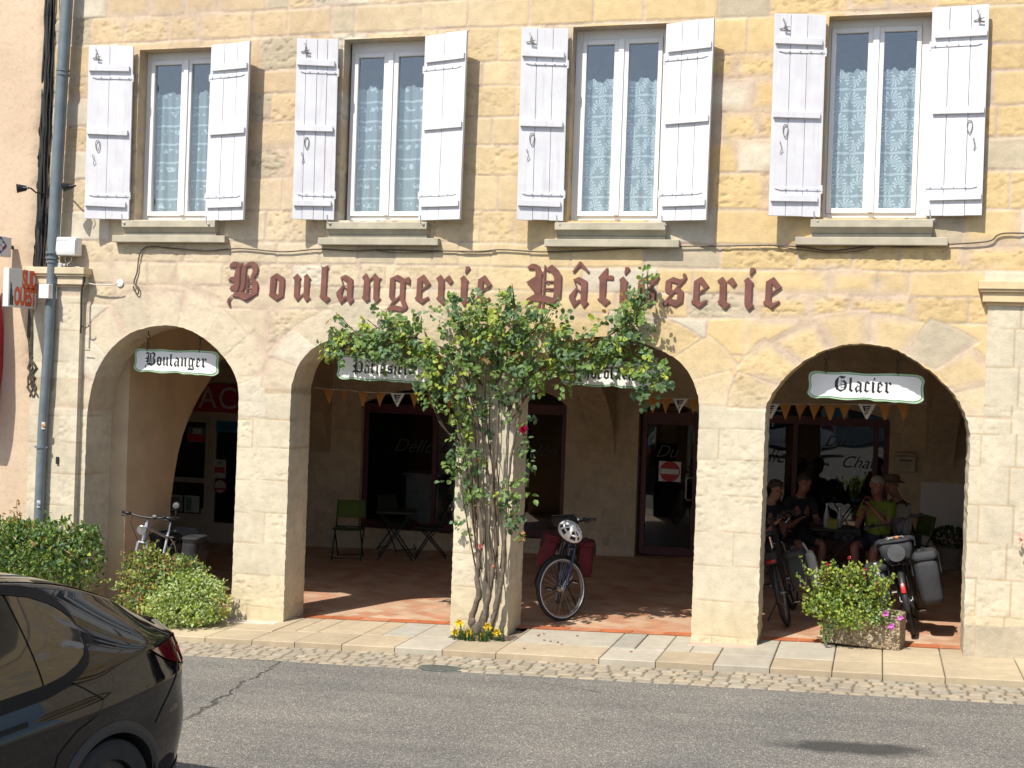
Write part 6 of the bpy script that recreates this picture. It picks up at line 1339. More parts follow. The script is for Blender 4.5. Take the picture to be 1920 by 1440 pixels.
    if 'rack' in opts:
        m = MB(); z = .74
        for sg in (-1, 1): m.tube([Vector((-.26, sg*.04, z)), Vector((-.36, sg*.065, z)), Vector((-.74, sg*.065, z))], .0055, 6); m.tube([Vector((-.62, sg*.066, z)), ra+Vector((-.01, sg*.068, .02))], .005, 6); m.tube([Vector((-.45, sg*.066, z)), ra+Vector((.02, sg*.068, .02))], .005, 6)
        for x in (-.36, -.48, -.6, -.74): m.tube([Vector((x, -.065, z)), Vector((x, .065, z))], .005, 6)
        m.build('rack', M_BLK, t)
    if 'light' in opts:
        m = MB(); m.cbox((-.765, 0, .71), (.03, .10, .035), None, .012); m.build('rear_light', M_LRED, t, smooth=2); m = MB(); m.cbox((-.755, 0, .74), (.012, .13, .12), None, .004); m.build('light_bracket', M_BLK, t)
    if 'reflect' in opts:
        a = R(28); c = Vector((xr-(RW+.03)*math.cos(a), 0, RW+(RW+.03)*math.sin(a))); m = MB(); m.cbox((0, 0, 0), (.022, .045, .10), None, .008); Mx = Matrix.Translation(c) @ Matrix.Rotation(a-.1, 4, 'Y'); m.v = [tuple(Mx @ Vector(v)) for v in m.v]; m.build('rear_light', M_LRED, t, smooth=2)
    if 'kick' in opts:
        m = MB(); m.tube([bb+Vector((-.14, .05, 0)), Vector((-.24, .24, .012-math.tan(lean)*.24*-1 if False else .03)), Vector((-.25, .28, .0))], .010, 6); m.build('kickstand', M_BLK, t)
    if 'mirror' in opts:
        q = P[-1] if 'mirror_right' not in opts else P[0]; m = MB(); e = q+Vector((.02, .0, .12)); m.tube([q, q+Vector((.03, .01, .06)), e], .006, 6); m.lathe([(0, -.012), (.035, -.010), (.045, 0), (.035, .010), (0, .012)], 16, Matrix.Translation(e+Vector((0, 0, .03))) @ Matrix.Rotation(R(70), 4, 'Y')); m.v = [tuple(S @ Vector(v)) for v in m.v]; m.build('mirror', M_BLK, hbar, smooth=2)
    if 'bell' in opts:
        m = MB(); m.lathe([(0, .03), (.025, .025), (.03, .01), (.028, 0)], 14, Matrix.Translation(hb+Vector((0, .09, .015)))); m.v = [tuple(S @ Vector(v)) for v in m.v]; m.build('bell', M_CHR, hbar, smooth=2)
    if 'basket' in opts or 'headlamp' in opts:
        c = hb+Vector((.10, 0, -.13)); m = MB(); m.lathe([(0, -.05), (.03, -.045), (.05, -.01), (.055, .03), (.05, .034), (0, .03)], 18, Matrix.Translation(c) @ Matrix.Rotation(R(90), 4, 'Y')); m.v = [tuple(S @ Vector(v)) for v in m.v]; m.build('headlamp', M_CHR, t, smooth=2)
    return t, S, hb, P
def softbag(m, c, d, M, seed, bulge=.12, n=12):
    """a stuffed cloth bag: superellipsoid with creases"""
    r = random.Random(seed); ph = [r.uniform(0, 6) for _ in range(6)]
    def P(i, j):
        th = -math.pi/2+math.pi*i/n; a = 2*math.pi*j/(2*n); s = lambda v, e: math.copysign(abs(v)**e, v)
        x, y, z = s(math.cos(th), .45)*s(math.cos(a), .4), s(math.cos(th), .45)*s(math.sin(a), .4), s(math.sin(th), .42)
        w_ = 1+.05*math.sin(z*9+ph[0]+x*3)+.035*math.sin(x*11+ph[1]+z*6)+.03*math.sin(y*13+ph[2])
        return M @ (Vector(c)+Vector((x*d[0]*.5*w_, y*d[1]*.5*w_*(1+bulge*(1-z*z)), z*d[2]*.5*(1+.03*math.sin(x*7+ph[3])))))
    m.sheet(P, n+1, 2*n+1); return m
def pannier(bt, c, d, mat, label, seed, flap=None, mats=None, name='pannier', strap=M_BLK, cat='pannier', group=None, rot=0.):
    M = wm(bt); b0 = M @ Vector(c); t = thing(name, label, cat, tuple(b0), 0, group, world=True); M2 = M @ Matrix.Translation(c) @ Matrix.Rotation(rot, 4, 'X')
    m = MB(); softbag(m, (0, 0, 0), d, M2, seed); body = m.build('bag_body', mat, t, smooth=True)
    m = MB(); softbag(m, (0, 0, d[2]*.46), (d[0]*1.02, d[1]*1.08, d[2]*.2), M2, seed+5); m.build('lid', flap or mat, t, smooth=True)
    for sg in (-.27, .27):
        m = MB(); m.tube([M2 @ Vector((sg*d[0], s_*d[1]*.62, z)) for s_, z in ((-1, d[2]*.1), (-1.02, d[2]*.45), (0, d[2]*.58), (1.02, d[2]*.45), (1.05, d[2]*.1))], .010, 5); m.build('strap', strap, t)
    return t, M2
M_NAVY = pm('navy_paint', (.018, .035, .085), .25, .2, coat=.6); M_SILV = pm('silver_paint', (.42, .43, .45), .3, .6); M_FBLK = pm('black_paint', (.014, .014, .016), .3, coat=.5)
M_BURG = pm('burgundy_cloth', (.135, .014, .022), .8, var=.2, scale=10, bmp=.3, bscale=90)
def bike_at(fx, fy, hx, hy):
    """root position and heading from the contact points of the front and rear wheel"""
    a = Vector((fx, fy, 0)); b = Vector((hx, hy, 0)); d = (a-b).normalized(); c = a-d*.53; return (c.x, c.y, gz(c.x)+.002), math.atan2(d.y, d.x)
# blue tourer in the third arch
q = gp(1046, 1163, .0); loc, rz = bike_at(q.x, q.y, q.x-.26, q.y+1.0)
b2, S2, hb2, P2_ = bicycle('dark blue touring bicycle with burgundy panniers leaning right of the rose pillar', loc, rz, R(-9), R(-52), M_NAVY, ('stripe', 'rack', 'kick', 'guards', 'bell'), 'flat')
pannier(b2, (-.55, .22, .56), (.34, .17, .40), M_BURG, 'burgundy pannier on the right of the helmeted bicycle', 11, rot=R(8)); pannier(b2, (-.55, -.22, .56), (.34, .17, .40), M_BURG, 'burgundy pannier on the left of the helmeted bicycle, nearest the rose', 12, rot=R(-8))
# its handlebar bag and helmet
Mh = wm(b2) @ S2
hbg = thing('handlebar_bag', 'small black handlebar bag behind the white helmet', 'bag', tuple(Mh @ (hb2+Vector((.1, 0, -.1)))), world=True); m = MB(); softbag(m, tuple(hb2+Vector((.12, .0, .02))), (.15, .25, .13), Mh, 31); m.build('bag_body', pm('black_cloth', (.02, .022, .022), .6, var=.3, bmp=.3), hbg, smooth=True); m = MB(); m.box(hb2.x+.04, hb2.x+.20, -.12, .12, hb2.z+.075, hb2.z+.086, Mh); m.build('map_case', pm('map_case', (.03, .06, .045), .2), hbg, bevel=.004)
c = wp(1068, 996, q.y-.05); hm = thing('cycle_helmet', 'white vented cycle helmet hanging on the front of the blue bicycle', 'helmet', tuple(c), world=True)
HM = Matrix.Translation(c) @ Euler((R(52), R(38), R(10))).to_matrix().to_4x4()
def helm(i, j, k=1.0):
    th = math.pi*.56*i/14; a = 2*math.pi*j/36; x = .145*math.sin(th)*math.cos(a)*(1+.06*math.cos(a)); y = .105*math.sin(th)*math.sin(a); z = .115*math.cos(th); return HM @ (Vector((x, y, z))*k)
m = MB(); m.sheet(lambda i, j: helm(i, j, .86), 15, 37); m.build('liner', pm('helmet_liner', (.025, .025, .028), .8), hm, smooth=True)
m = MB(); Vh = {}
for i in range(15):
    for j in range(37): Vh[i, j] = len(m.v); m.v.append(tuple(helm(i, j)))
for i in range(14):
    for j in range(36):
        a = 360*j/36; rib = any(abs((a-k+180) % 360-180) < w_ for k, w_ in ((0, 12), (40, 7), (90, 15), (140, 7), (180, 12), (220, 7), (270, 15), (320, 7)))
        vent = (3 <= i <= 5 or 7 <= i <= 10) and not rib
        if not vent: m.f.append((Vh[i, j], Vh[i+1, j], Vh[i+1, j+1], Vh[i, j+1])); m.mi.append(0)
o_ = m.build('shell', pm('helmet_white', (.72, .72, .70), .3, var=.02), hm, smooth=True); sd_ = o_.modifiers.new('thick', 'SOLIDIFY'); sd_.thickness = .016; sd_.offset = -1
m = MB(); m.tube([helm(14, 9), HM @ Vector((0, .05, -.15)), HM @ Vector((0, 0, -.17)), HM @ Vector((0, -.05, -.15)), helm(14, 27)], .005, 5); m.build('chin_strap', M_BLK, hm)
# bicycle seen from behind in the right arch, with grey bags
q = gp(1713, 1192); qa = q; loc, rz = bike_at(q.x+.02, q.y+1.06, q.x, q.y)
b4, *_ = bicycle('loaded touring bicycle seen from behind with red tail light and grey bags', loc, rz, R(-13), R(14), M_FBLK, ('fat', 'rack', 'guards', 'reflect', 'kick'), 'flat')
b4.rotation_euler = (R(-13), 0, rz)
M4 = pm('grey_canvas', (.024, .025, .028), .75, var=.25, scale=9, bmp=.5, bscale=70)
pannier(b4, (-.57, .23, .53), (.33, .19, .42), M_CANV, 'dark grey pannier with a drink bottle, left of the red tail light', 21); pannier(b4, (-.57, -.25, .55), (.34, .21, .50), M4, 'large grey roll top pannier hanging right of the red tail light', 22)
rb, RM = pannier(b4, (-.58, .0, .87), (.34, .30, .20), M_CANV, 'grey rack bag with cords and a round patch on the loaded bicycle', 23, name='rack_bag', cat='bag')
m = MB(); Mq = wm(b4); m.lathe([(0, 0), (.06, 0), (.085, .012), (.085, .02), (0, .025)], 20, Mq @ Matrix.Translation((-.765, 0, .86)) @ Matrix.Rotation(R(-90), 4, 'Y')); m.build('round_patch', pm('grey_patch', (.07, .07, .075), .7), rb, smooth=2)
m = MB(); m.tube([Mq @ Vector(v) for v in ((-.72, .12, .8), (-.70, .13, .95), (-.62, .03, 1.0), (-.55, -.08, .99), (-.6, -.14, .92), (-.72, -.12, .8))], .006, 5); m.tube([Mq @ Vector(v) for v in ((-.72, -.1, .8), (-.71, -.08, .97), (-.6, .06, 1.0), (-.5, .1, .97))], .006, 5); m.build('elastic_cord', pm('grey_cord', (.3, .28, .26), .7), rb)
m = MB(); m.cbox((0, 0, 0), (.05, .03, .02), None, .004); m.v = [tuple(Mq @ (Vector((-.66, -.03, 1.0))+Vector(v))) for v in m.v]; m.build('orange_clip', pm('orange_clip', (.6, .18, .04), .5), rb)
bo = thing('water_bottle', 'small clear water bottle standing in the left bag behind the trough plant', 'bottle', tuple(Mq @ Vector((-.78, .26, .62))), world=True); m = MB(); m.lathe([(0, 0), (.028, 0), (.03, .02), (.03, .12), (.014, .15), (.012, .17), (0, .172)], 14, Mq @ Matrix.Translation((-.745, .22, .60))); m.build('bottle_body', pm('clear_plastic', (.35, .37, .38), .1), bo, smooth=2); m = MB(); m.lathe([(.0155, .16), (.0155, .19), (0, .192)], 12, Mq @ Matrix.Translation((-.745, .22, .60))); m.build('cap', pm('white_plastic', (.70, .70, .69), .35, var=.02), bo)
# black e-bike at the left of the right arch
q = gp(1478, 1174); loc, rz = bike_at(q.x+.0, q.y+1.06, q.x, q.y)
b3, *_ = bicycle('black electric bicycle seen from behind with a wide red rear light', loc, rz, R(-15), R(-8), M_FBLK, ('fat', 'rack', 'guards', 'light', 'ebike', 'kick', 'lowstep', 'mirror'), 'swept')
pannier(b3, (-.56, -.23, .54), (.33, .17, .40), pm('olive_canvas', (.035, .038, .032), .8, var=.2, bmp=.4), 'grey green pannier on the black electric bicycle', 25)
Mq = wm(b3); cbg = thing('cloth_bag', 'pale cloth bag hanging beside the grey green pannier', 'bag', tuple(Mq @ Vector((-.5, -.4, .6))), world=True); m = MB(); softbag(m, (-.42, -.37, .50), (.2, .10, .42), Mq, 40); m.build('bag_body', pm('pale_cloth', (.34, .33, .28), .9, var=.2), cbg, smooth=True); m = MB(); m.tube([Mq @ Vector(v) for v in ((-.38, -.37, .68), (-.40, -.33, .80), (-.46, -.33, .80), (-.47, -.37, .68))], .009, 5); m.build('handle', pm('pale_cloth', (.34, .33, .28), .9, var=.2), cbg)
# silver city bike in the left arch
q = Vector((-7.99, .14, 0)); loc, rz = bike_at(q.x, q.y, -8.09, 1.2)
b1, S1, hb1, P1_ = bicycle('silver city bicycle with mirror and black bags behind the bronze shrub', loc, rz, R(-3), R(6), M_SILV, ('rack', 'mirror', 'headlamp', 'kick', 'bell'), 'flat')
pannier(b1, (-.56, .22, .54), (.40, .18, .40), pm('black_canvas', (.018, .018, .02), .8, var=.3), 'big black pannier at the right end of the silver bicycle', 26); pannier(b1, (-.56, -.22, .54), (.38, .17, .38), pm('black_canvas', (.018, .018, .02), .8, var=.3), 'black pannier on the far side of the silver bicycle', 27)
M1 = wm(b1); jk = thing('dark_jacket', 'dark grey jacket thrown over the black bags of the silver bicycle', 'jacket', tuple(M1 @ Vector((-.6, 0, .8))), world=True); m = MB()
def PJ(i, j):
    u, v_ = i/14-.5, j/22-.5; y = v_*.62; z = .80-max(0, abs(y)-.12)*1.05+.02*math.sin(u*14+y*9); return M1 @ Vector((-.62+u*.34+.02*math.sin(y*20), y*.75+.03*math.sin(u*9), z))
m.sheet(PJ, 15, 23); o_ = m.build('cloth', pm('jacket_grey', (.06, .06, .066), .85, var=.2), jk, smooth=True); sd_ = o_.modifiers.new('thick', 'SOLIDIFY'); sd_.thickness = .02
# ------------------------------------------------------------------ folding chairs and tables
M_CHF = pm('dark_chair_frame', (.02, .024, .02), .5, .3); M_GRN = pm('green_canvas', (.085, .135, .022), .8, var=.12, bmp=.2, bscale=120); M_DGR = pm('dark_slats', (.022, .03, .018), .6)
def chair(label, loc, rz, cloth, group='folding chairs in the arcade'):
    t = thing('folding_chair', label, 'chair', loc, rz, group); W = .21       # faces +x
    for sg in (-1, 1):
        m = MB(); m.tube([(.22, sg*W, .0), (.05, sg*W, .28), (-.13, sg*W, .47), (-.20, sg*W, .62), (-.24, sg*W, .84)], .0105, 8); m.build('leg', M_CHF, t, smooth=True)
        m = MB(); m.tube([(-.24, sg*(W-.022), .0), (-.02, sg*(W-.022), .25), (.17, sg*(W-.022), .45)], .0105, 8); m.build('leg', M_CHF, t, smooth=True)
    m = MB(); m.tube([(.20, -W, .03), (.20, W, .03)], .008, 6); m.tube([(-.21, -W+.02, .03), (-.21, W-.02, .03)], .008, 6); m.build('stretcher', M_CHF, t)
    m = MB(); m.sheet(lambda i, j: (-.17+.36*i/8, -.20+.40*j/8, .455+.012*math.sin(math.pi*i/8)*-1-.018*math.sin(math.pi*j/8)), 9, 9); s_ = m.build('seat', cloth, t, smooth=True); k = s_.modifiers.new('thick', 'SOLIDIFY'); k.thickness = .012
    m = MB(); m.tube([(-.17, -.21, .455), (.19, -.21, .455), (.19, .21, .455), (-.17, .21, .455)], .011, 6, closed=True); m.build('seat_frame', M_CHF, t)
    m = MB(); m.sheet(lambda i, j: (-.186-.055*i/8-.02*math.sin(math.pi*j/10), -.21+.42*j/10, .58+.26*i/8), 9, 11); b_ = m.build('backrest', cloth, t, smooth=True); k = b_.modifiers.new('thick', 'SOLIDIFY'); k.thickness = .012
    return t
def table(label, loc, rz, group='folding tables in the arcade'):
    t = thing('folding_table', label, 'table', loc, rz, group); m = MB(); m.cbox((0, 0, .70), (.58, .58, .022), None, .006); m.build('tabletop', M_DGR, t)
    m = MB(); m.tube([(-.27, -.27, .685), (.27, -.27, .685), (.27, .27, .685), (-.27, .27, .685)], .010, 6, closed=True); m.build('top_frame', M_CHF, t)
    for sg in (-1, 1):
        for d in (-1, 1): m = MB(); m.tube([(d*.26, sg*(.25-.02*(d > 0)), 0), (-d*.23, sg*(.25-.02*(d > 0)), .69)], .0105, 8); m.build('leg', M_CHF, t)
    m = MB(); m.tube([(-.2, -.25, .09), (-.2, .25, .09)], .008, 6); m.tube([(.2, -.23, .09), (.2, .23, .09)], .008, 6); m.build('stretcher', M_CHF, t); return t
def on(px, py): q = gp(px, py); return (q.x, q.y, q.z)
a, b = gp(611, 1050), gp(677, 1048); c = (a+b)/2; chair('olive green folding chair turned to the viewer beside the shop window', (c.x+.02, c.y+.12, gz(c.x)), R(-75), M_GRN)
c = gp(735, 1049); table('dark folding bistro table between the chairs in front of the shop window', (c.x, c.y+.12, gz(c.x)), R(20))
c2 = gp(722, 1036); chair('dark folding chair behind the bistro table, tipped towards the glass', (c2.x+.05, c2.y+.35, gz(c2.x)), R(-25), M_DGR)
c3 = gp(806, 1048); chair('dark folding chair in profile right of the bistro table', (c3.x-.05, c3.y+.15, gz(c3.x)), R(200), M_DGR)

# ------------------------------------------------------------------ cyclists having a break in the right arch
M_SKIN = pm('skin', (.33, .17, .115), .55, var=.10, scale=9); M_SKIN2 = pm('skin_ruddy', (.31, .14, .095), .55, var=.12, scale=9)
def skinned(name, chains, mat, parent, sub=2, root=0):
    """one continuous surface grown from chains of (point, radius); equal points weld"""
    V, E, Rr, idx = [], [], [], {}
    for ch in chains:
        prev = None
        for p_, r_ in ch:
            k = tuple(round(x, 4) for x in p_)
            if k not in idx: idx[k] = len(V); V.append(p_); Rr.append(r_)
            if prev is not None and prev != idx[k]: E.append((prev, idx[k]))
            prev = idx[k]
    me = bpy.data.meshes.new(name); me.from_pydata([tuple(v) for v in V], E, []); o = bpy.data.objects.new(name, me); COL.objects.link(o)
    sk = o.modifiers.new('skin', 'SKIN'); sk.use_smooth_shade = True; lay = me.skin_vertices[0].data
    for i, r_ in enumerate(Rr): lay[i].radius = r_ if isinstance(r_, tuple) else (r_, r_)
    lay[root].use_root = True; ss = o.modifiers.new('sub', 'SUBSURF'); ss.levels = sub; ss.render_levels = sub
    dg = bpy.context.evaluated_depsgraph_get(); m2 = bpy.data.meshes.new_from_object(o.evaluated_get(dg)); bpy.data.objects.remove(o); m2.name = name
    m2.materials.clear(); m2.materials.append(mat); m2.polygons.foreach_set('use_smooth', [True]*len(m2.polygons)); o = bpy.data.objects.new(name, m2); COL.objects.link(o)
    if parent is not None: adopt(o, parent)
    return o
def person(label, loc, rz, pose, skin, shirt, shorts, hair, hat=None, shoes=(.05, .05, .055), sleeve=.55, scale=1.0):
    """seated figure facing +x; hips at z .52.  pose: hands (l, r), feet (l, r), lean, head turn"""
    t = thing('person', label, 'person', loc, rz, 'cyclists seated at the back of the right arch'); t.scale = (scale,)*3
    ln = pose.get('lean', .1); hip = Vector((0, 0, .54)); chest = Vector((.02+ln*.7, 0, .90)); nk = Vector((.04+ln*1.1, 0, 1.09)); hd = nk+Vector((.045+ln*.25, pose.get('tilt', 0), .16))
    yaw = pose.get('turn', 0); ch = []
    ch.append([(hip, (.145, .115)), (hip+(chest-hip)*.35, (.135, .105)), (chest-Vector((0, 0, .10)), (.15, .11)), (chest+Vector((0, 0, .06)), (.145, .10)), (nk-Vector((0, 0, .02)), (.062, .06)), (nk+Vector((.012, 0, .045)), (.052, .055)), (hd-Vector((.0, 0, .055)), (.062, .072)), (hd+Vector((0, 0, .02)), (.076, .092)), (hd+Vector((-.008, 0, .085)), (.066, .078))])
    f = Vector((math.cos(yaw), math.sin(yaw), 0)); s_ = Vector((-f.y, f.x, 0))
    J = {}
    for k, sg in (('l', 1), ('r', -1)):
        sh = nk+Vector((-.02, sg*.175, -.085)); ha = Vector(pose['hand_'+k]); mid = (sh+ha)/2; d = (ha-sh); L_ = min(d.length, .52); drop = math.sqrt(max(.0, .285**2-(L_/2)**2)); el = mid+Vector((-.02, sg*.35, -1)).normalized()*drop
        ch.append([(chest+Vector((0, 0, .06)), (.145, .10)), (sh, .058), (sh.lerp(el, .4), .048), (el, .038), (el.lerp(ha, .35), .039), (el.lerp(ha, .9), .026), (ha, (.034, .022))])
        hdv = (ha-el).normalized(); u = Vector((0, 0, 1)).cross(hdv).normalized() if abs(hdv.z) < .95 else Vector((1, 0, 0)); cu = Vector((0, 0, -1)); palm = ha+hdv*.055
        ch.append([(ha, (.034, .022)), (palm, (.038, .018))])
        for q, (off, ln_) in enumerate(((-.027, .062), (-.009, .074), (.010, .070), (.027, .054))):
            b0 = palm+u*off+hdv*.012; ch.append([(palm, (.038, .018)), (b0, .0095), (b0+hdv*ln_*.45+cu*.012, .0088), (b0+hdv*ln_*.75+cu*.035, .0075)])
        b0 = ha+u*sg*.03+hdv*.015; ch.append([(ha, (.034, .022)), (b0, .011), (b0+u*sg*.015+hdv*.03+cu*.01, .0095), (b0+u*sg*.012+hdv*.055+cu*.018, .008)])
        hp = hip+Vector((.01, sg*.095, -.01)); ft = Vector(pose['foot_'+k]); d = ft-hp; L_ = min(d.length, .88); kn = (hp+ft)/2+Vector((1, sg*.12, .75)).normalized()*math.sqrt(max(.0, .455**2-(L_/2)**2))
        ch.append([(hip, (.145, .115)), (hp+Vector((.03, 0, 0)), .088), (hp.lerp(kn, .45), .075), (kn, .054), (kn.lerp(ft, .3), .055), (kn.lerp(ft, .85), .034), (ft, .036), (ft+Vector((.10, sg*.02, -.045)), (.036, .028)), (ft+Vector((.17, sg*.03, -.05)), (.032, .018))])
        J[k] = (sh, el, ha, hp, kn, ft)
    # face: nose, chin, ears
    ch.append([(hd+Vector((0, 0, .02)), (.076, .092)), (hd+f*.088+Vector((0, 0, -.002)), .016), (hd+f*.106+Vector((0, 0, -.022)), .013)])
    ch.append([(hd-Vector((.0, 0, .055)), (.062, .072)), (hd+f*.06-Vector((0, 0, .085)), .03)])
    for sg in (-1, 1): ch.append([(hd+Vector((0, 0, .02)), (.076, .092)), (hd+s_*sg*.086+Vector((0, 0, 0)), .014), (hd+s_*sg*.094+Vector((0, 0, .025)), .012)])
    skinned('body', ch, skin, t)
    for sg in (-1, 1):
        e = hd+f*.079+s_*sg*.032+Vector((0, 0, .022)); m = MB(); m.ball(e, .012, 8, 6); m.build('eye', pm('eye_dark', (.06, .045, .04), .3), t)
        m = MB(); m.tube([e+f*.012-s_*sg*.018+Vector((0, 0, .022)), e+f*.014+Vector((0, 0, .028)), e+f*.006+s_*sg*.02+Vector((0, 0, .020))], .004, 5); m.build('eyebrow', hair, t)
    m = MB(); q = hd+f*.088-Vector((0, 0, .056)); m.tube([q-s_*.024, q+f*.006, q+s_*.024], .006, 6); m.build('mouth', pm('lips', (.30, .10, .085), .5), t)
    chs = [[(hip+Vector((0, 0, .03)), (.157, .127)), (hip+(chest-hip)*.35, (.152, .122)), (chest-Vector((0, 0, .10)), (.167, .127)), (chest+Vector((0, 0, .06)), (.160, .115)), (nk-Vector((0, 0, .035)), (.075, .072))]]
    for k in 'lr': sh, el, ha, hp, kn, ft = J[k]; chs.append([(chest+Vector((0, 0, .06)), (.160, .115)), (sh, .072), (sh.lerp(el, sleeve*.7), .066), (sh.lerp(el, sleeve), .066)])
    skinned('shirt', chs, shirt, t)
    chs = []
    for k in 'lr': sh, el, ha, hp, kn, ft = J[k]; chs.append([(hip, (.158, .128)), (hp+Vector((.03, 0, 0)), .102), (hp.lerp(kn, .45), .09), (hp.lerp(kn, .85), .075)])
    skinned('shorts', chs, shorts, t)
    for k in 'lr':
        sh, el, ha, hp, kn, ft = J[k]; m = MB(); y = .02 if k == 'l' else -.02; c = ft+Vector((.07, y, -.045)); softbag(m, tuple(c), (.29, .10, .11), Matrix(), 5); m.build('shoe', pm('shoe_%d' % int(shoes[0]*100), shoes, .6), t, smooth=True)
    m = MB(); c = hd+Vector((-.010, 0, .045))
    if hat is None:
        def PH(i, j):
            th = math.pi*.60*i/8; a = 2*math.pi*j/18; k = 1+.03*math.sin(a*7+i); d = Vector((math.cos(a)*math.sin(th), math.sin(a)*math.sin(th), math.cos(th))); fr = max(0, d.dot(f)); d2 = Vector((d.x*.100, d.y*.088, d.z*.085-.0)); 
            if fr > .55 and th > 1.0: d2.z += .06*(fr-.5)
            return c+d2*k-f*.010
        m.sheet(PH, 9, 19); m.build('hair', hair, t, smooth=True)
    else:
        m.lathe([(.155, -.012), (.15, -.004), (.098, .008), (.095, .05), (.075, .082), (.0, .09)], 22, Matrix.Translation(c+Vector((0, 0, .02)))); m.build('hat', hat, t, smooth=2)
    return t, J
def seat_for(px, py, Y, up=1.24):
    q = wp(px, py, Y); return q.x, gz(q.x)
H_GREY = pm('grey_hair', (.32, .30, .28), .8, var=.2, scale=40); H_DARK = pm('dark_hair', (.05, .035, .025), .8, var=.2, scale=40)
x, z = seat_for(1505, 908, 4.3)
p1, J1 = person('man in a black T-shirt sitting with his arms on the table left of the bottles', (x-.12, 4.55, z), R(-55), dict(hand_l=(.42, .10, .80), hand_r=(.40, -.16, .80), foot_l=(.42, .16, .08), foot_r=(.50, -.20, .08), lean=.12, turn=.1), M_SKIN2, pm('black_tshirt', (.018, .018, .02), .85), pm('black_shorts', (.02, .02, .024), .85), H_DARK)
chair('dark folding chair under the man in the black T-shirt', (x-.14, 4.57, z), R(-55), M_DGR)
x2, z2 = seat_for(1634, 915, 4.1)
p2, J2 = person('grey haired man in a fluorescent yellow shirt raising both hands with a phone', (x2+.12, 4.25, z2), R(-112), dict(hand_l=(.27, -.02, 1.00), hand_r=(.24, -.13, .92), foot_l=(.46, .10, .08), foot_r=(.40, -.10, .08), lean=.05, turn=-.25), M_SKIN2, pm('fluorescent_yellow', (.17, .24, .016), .8, var=.06), pm('navy_shorts', (.022, .028, .05), .85), H_GREY, sleeve=.62)
chair('dark folding chair under the man in yellow', (x2+.12, 4.28, z2), R(-112), M_DGR)
x3, z3 = seat_for(1678, 945, 4.3)
p3, J3 = person('person in a brown sun hat and dark jacket sitting behind the man in yellow', (x3+.18, 4.75, z3-.04), R(205), dict(hand_l=(.30, .08, .78), hand_r=(.30, -.12, .74), foot_l=(.42, .12, .08), foot_r=(.40, -.12, .08), lean=.12, turn=.4), M_SKIN, pm('dark_jersey', (.03, .03, .035), .85), pm('black_shorts', (.02, .02, .024), .85), H_DARK, hat=pm('brown_hat', (.11, .075, .045), .9), sleeve=.9)
chair('olive green folding chair behind the loaded touring bicycle', (x3+.20, 4.77, z3), R(205), M_GRN)
x4, z4 = seat_for(1443, 945, 3.9)
p4, J4 = person('person half hidden by the third pillar looking at a silver edged phone', (x4-.10, 3.9, z4-.04), R(-30), dict(hand_l=(.30, .06, .86), hand_r=(.28, -.10, .84), foot_l=(.44, .12, .08), foot_r=(.42, -.12, .08), lean=.1, turn=0), M_SKIN, pm('navy_jersey', (.022, .024, .045), .85), pm('black_shorts', (.02, .02, .024), .85), H_DARK)
chair('dark folding chair half hidden behind the third pillar', (x4-.12, 3.9, z4), R(-30), M_DGR)
def in_hand(pt, J, k, label, mat, d=(.075, .012, .15), name='phone', cat='phone', rot=(0, 0, 0)):
    sh, el, ha = J[k][:3]; M = wm(pt); c = M @ (Vector(ha)+(Vector(ha)-Vector(el)).normalized()*.085); t = thing(name, label, cat, tuple(c), world=True); Mr = Matrix.Translation(c) @ Euler(rot).to_matrix().to_4x4()
    m = MB(); m.cbox((0, 0, 0), d, None, .004); m.v = [tuple(Mr @ Vector(v)) for v in m.v]; m.build('case', mat, t); m = MB(); m.box(-d[0]*.45, d[0]*.45, -d[1]/2-.001, -d[1]/2-.0002, -d[2]*.46, d[2]*.46, Mr); m.build('screen', pm('phone_glass', (.015, .016, .02), .08), t); return t
in_hand(p4, J4, 'l', 'phone with a silver edge held by the person beside the third pillar', M_CHR, (.08, .012, .155), rot=(R(-35), R(-50), 0)); in_hand(p2, J2, 'l', 'small phone held by the man in yellow', pm('red_case', (.35, .05, .05), .4), (.07, .012, .13), rot=(R(20), R(15), 0))
x5 = wp(1560, 960, 4.3).x; tb = table('folding table with drinks between the seated cyclists', (x5+.02, 4.25, gz(x5)), R(10)); zt = gz(x5)+.712
def bottle(x, y, h, mat, label, cap, name='bottle'):
    t = thing(name, label, 'bottle', (x, y, zt), world=True); m = MB(); m.lathe([(0, 0), (.032, 0), (.036, .02), (.036, h*.55), (.015, h*.78), (.013, h*.95), (0, h*.95)], 16, Matrix.Translation((x, y, zt))); m.build('glass_body', mat, t, smooth=2); m = MB(); m.lathe([(.016, h*.93), (.016, h), (0, h)], 12, Matrix.Translation((x, y, zt))); m.build('cap', cap, t)
bottle(x5-.06, 4.15, .30, pm('clear_bottle', (.30, .32, .32), .08), 'tall clear water bottle on the table between the cyclists', M_CHR); bottle(x5+.10, 4.22, .24, pm('clear_bottle', (.30, .32, .32), .08), 'shorter clear bottle on the table in front of the man in yellow', M_CHR)
m = MB(); t_ = thing('drink_carton', 'yellow drink carton at the front of the cyclists\' table', 'carton', (x5+.02, 4.03, zt), world=True); m.cbox((x5+.02, 4.03, zt+.05), (.12, .06, .10), None, .004); m.build('box', pm('yellow_carton', (.18, .19, .015), .6), t_); m = MB(); m.add([(x5-.04, 4.0, zt+.101), (x5+.08, 4.0, zt+.101), (x5+.08, 4.06, zt+.101), (x5-.04, 4.06, zt+.101), (x5-.04, 4.03, zt+.125), (x5+.08, 4.03, zt+.125)], [(0, 1, 5, 4), (2, 3, 4, 5), (0, 4, 3), (1, 2, 5)]); m.build('gable_top', pm('yellow_carton', (.18, .19, .015), .6), t_)
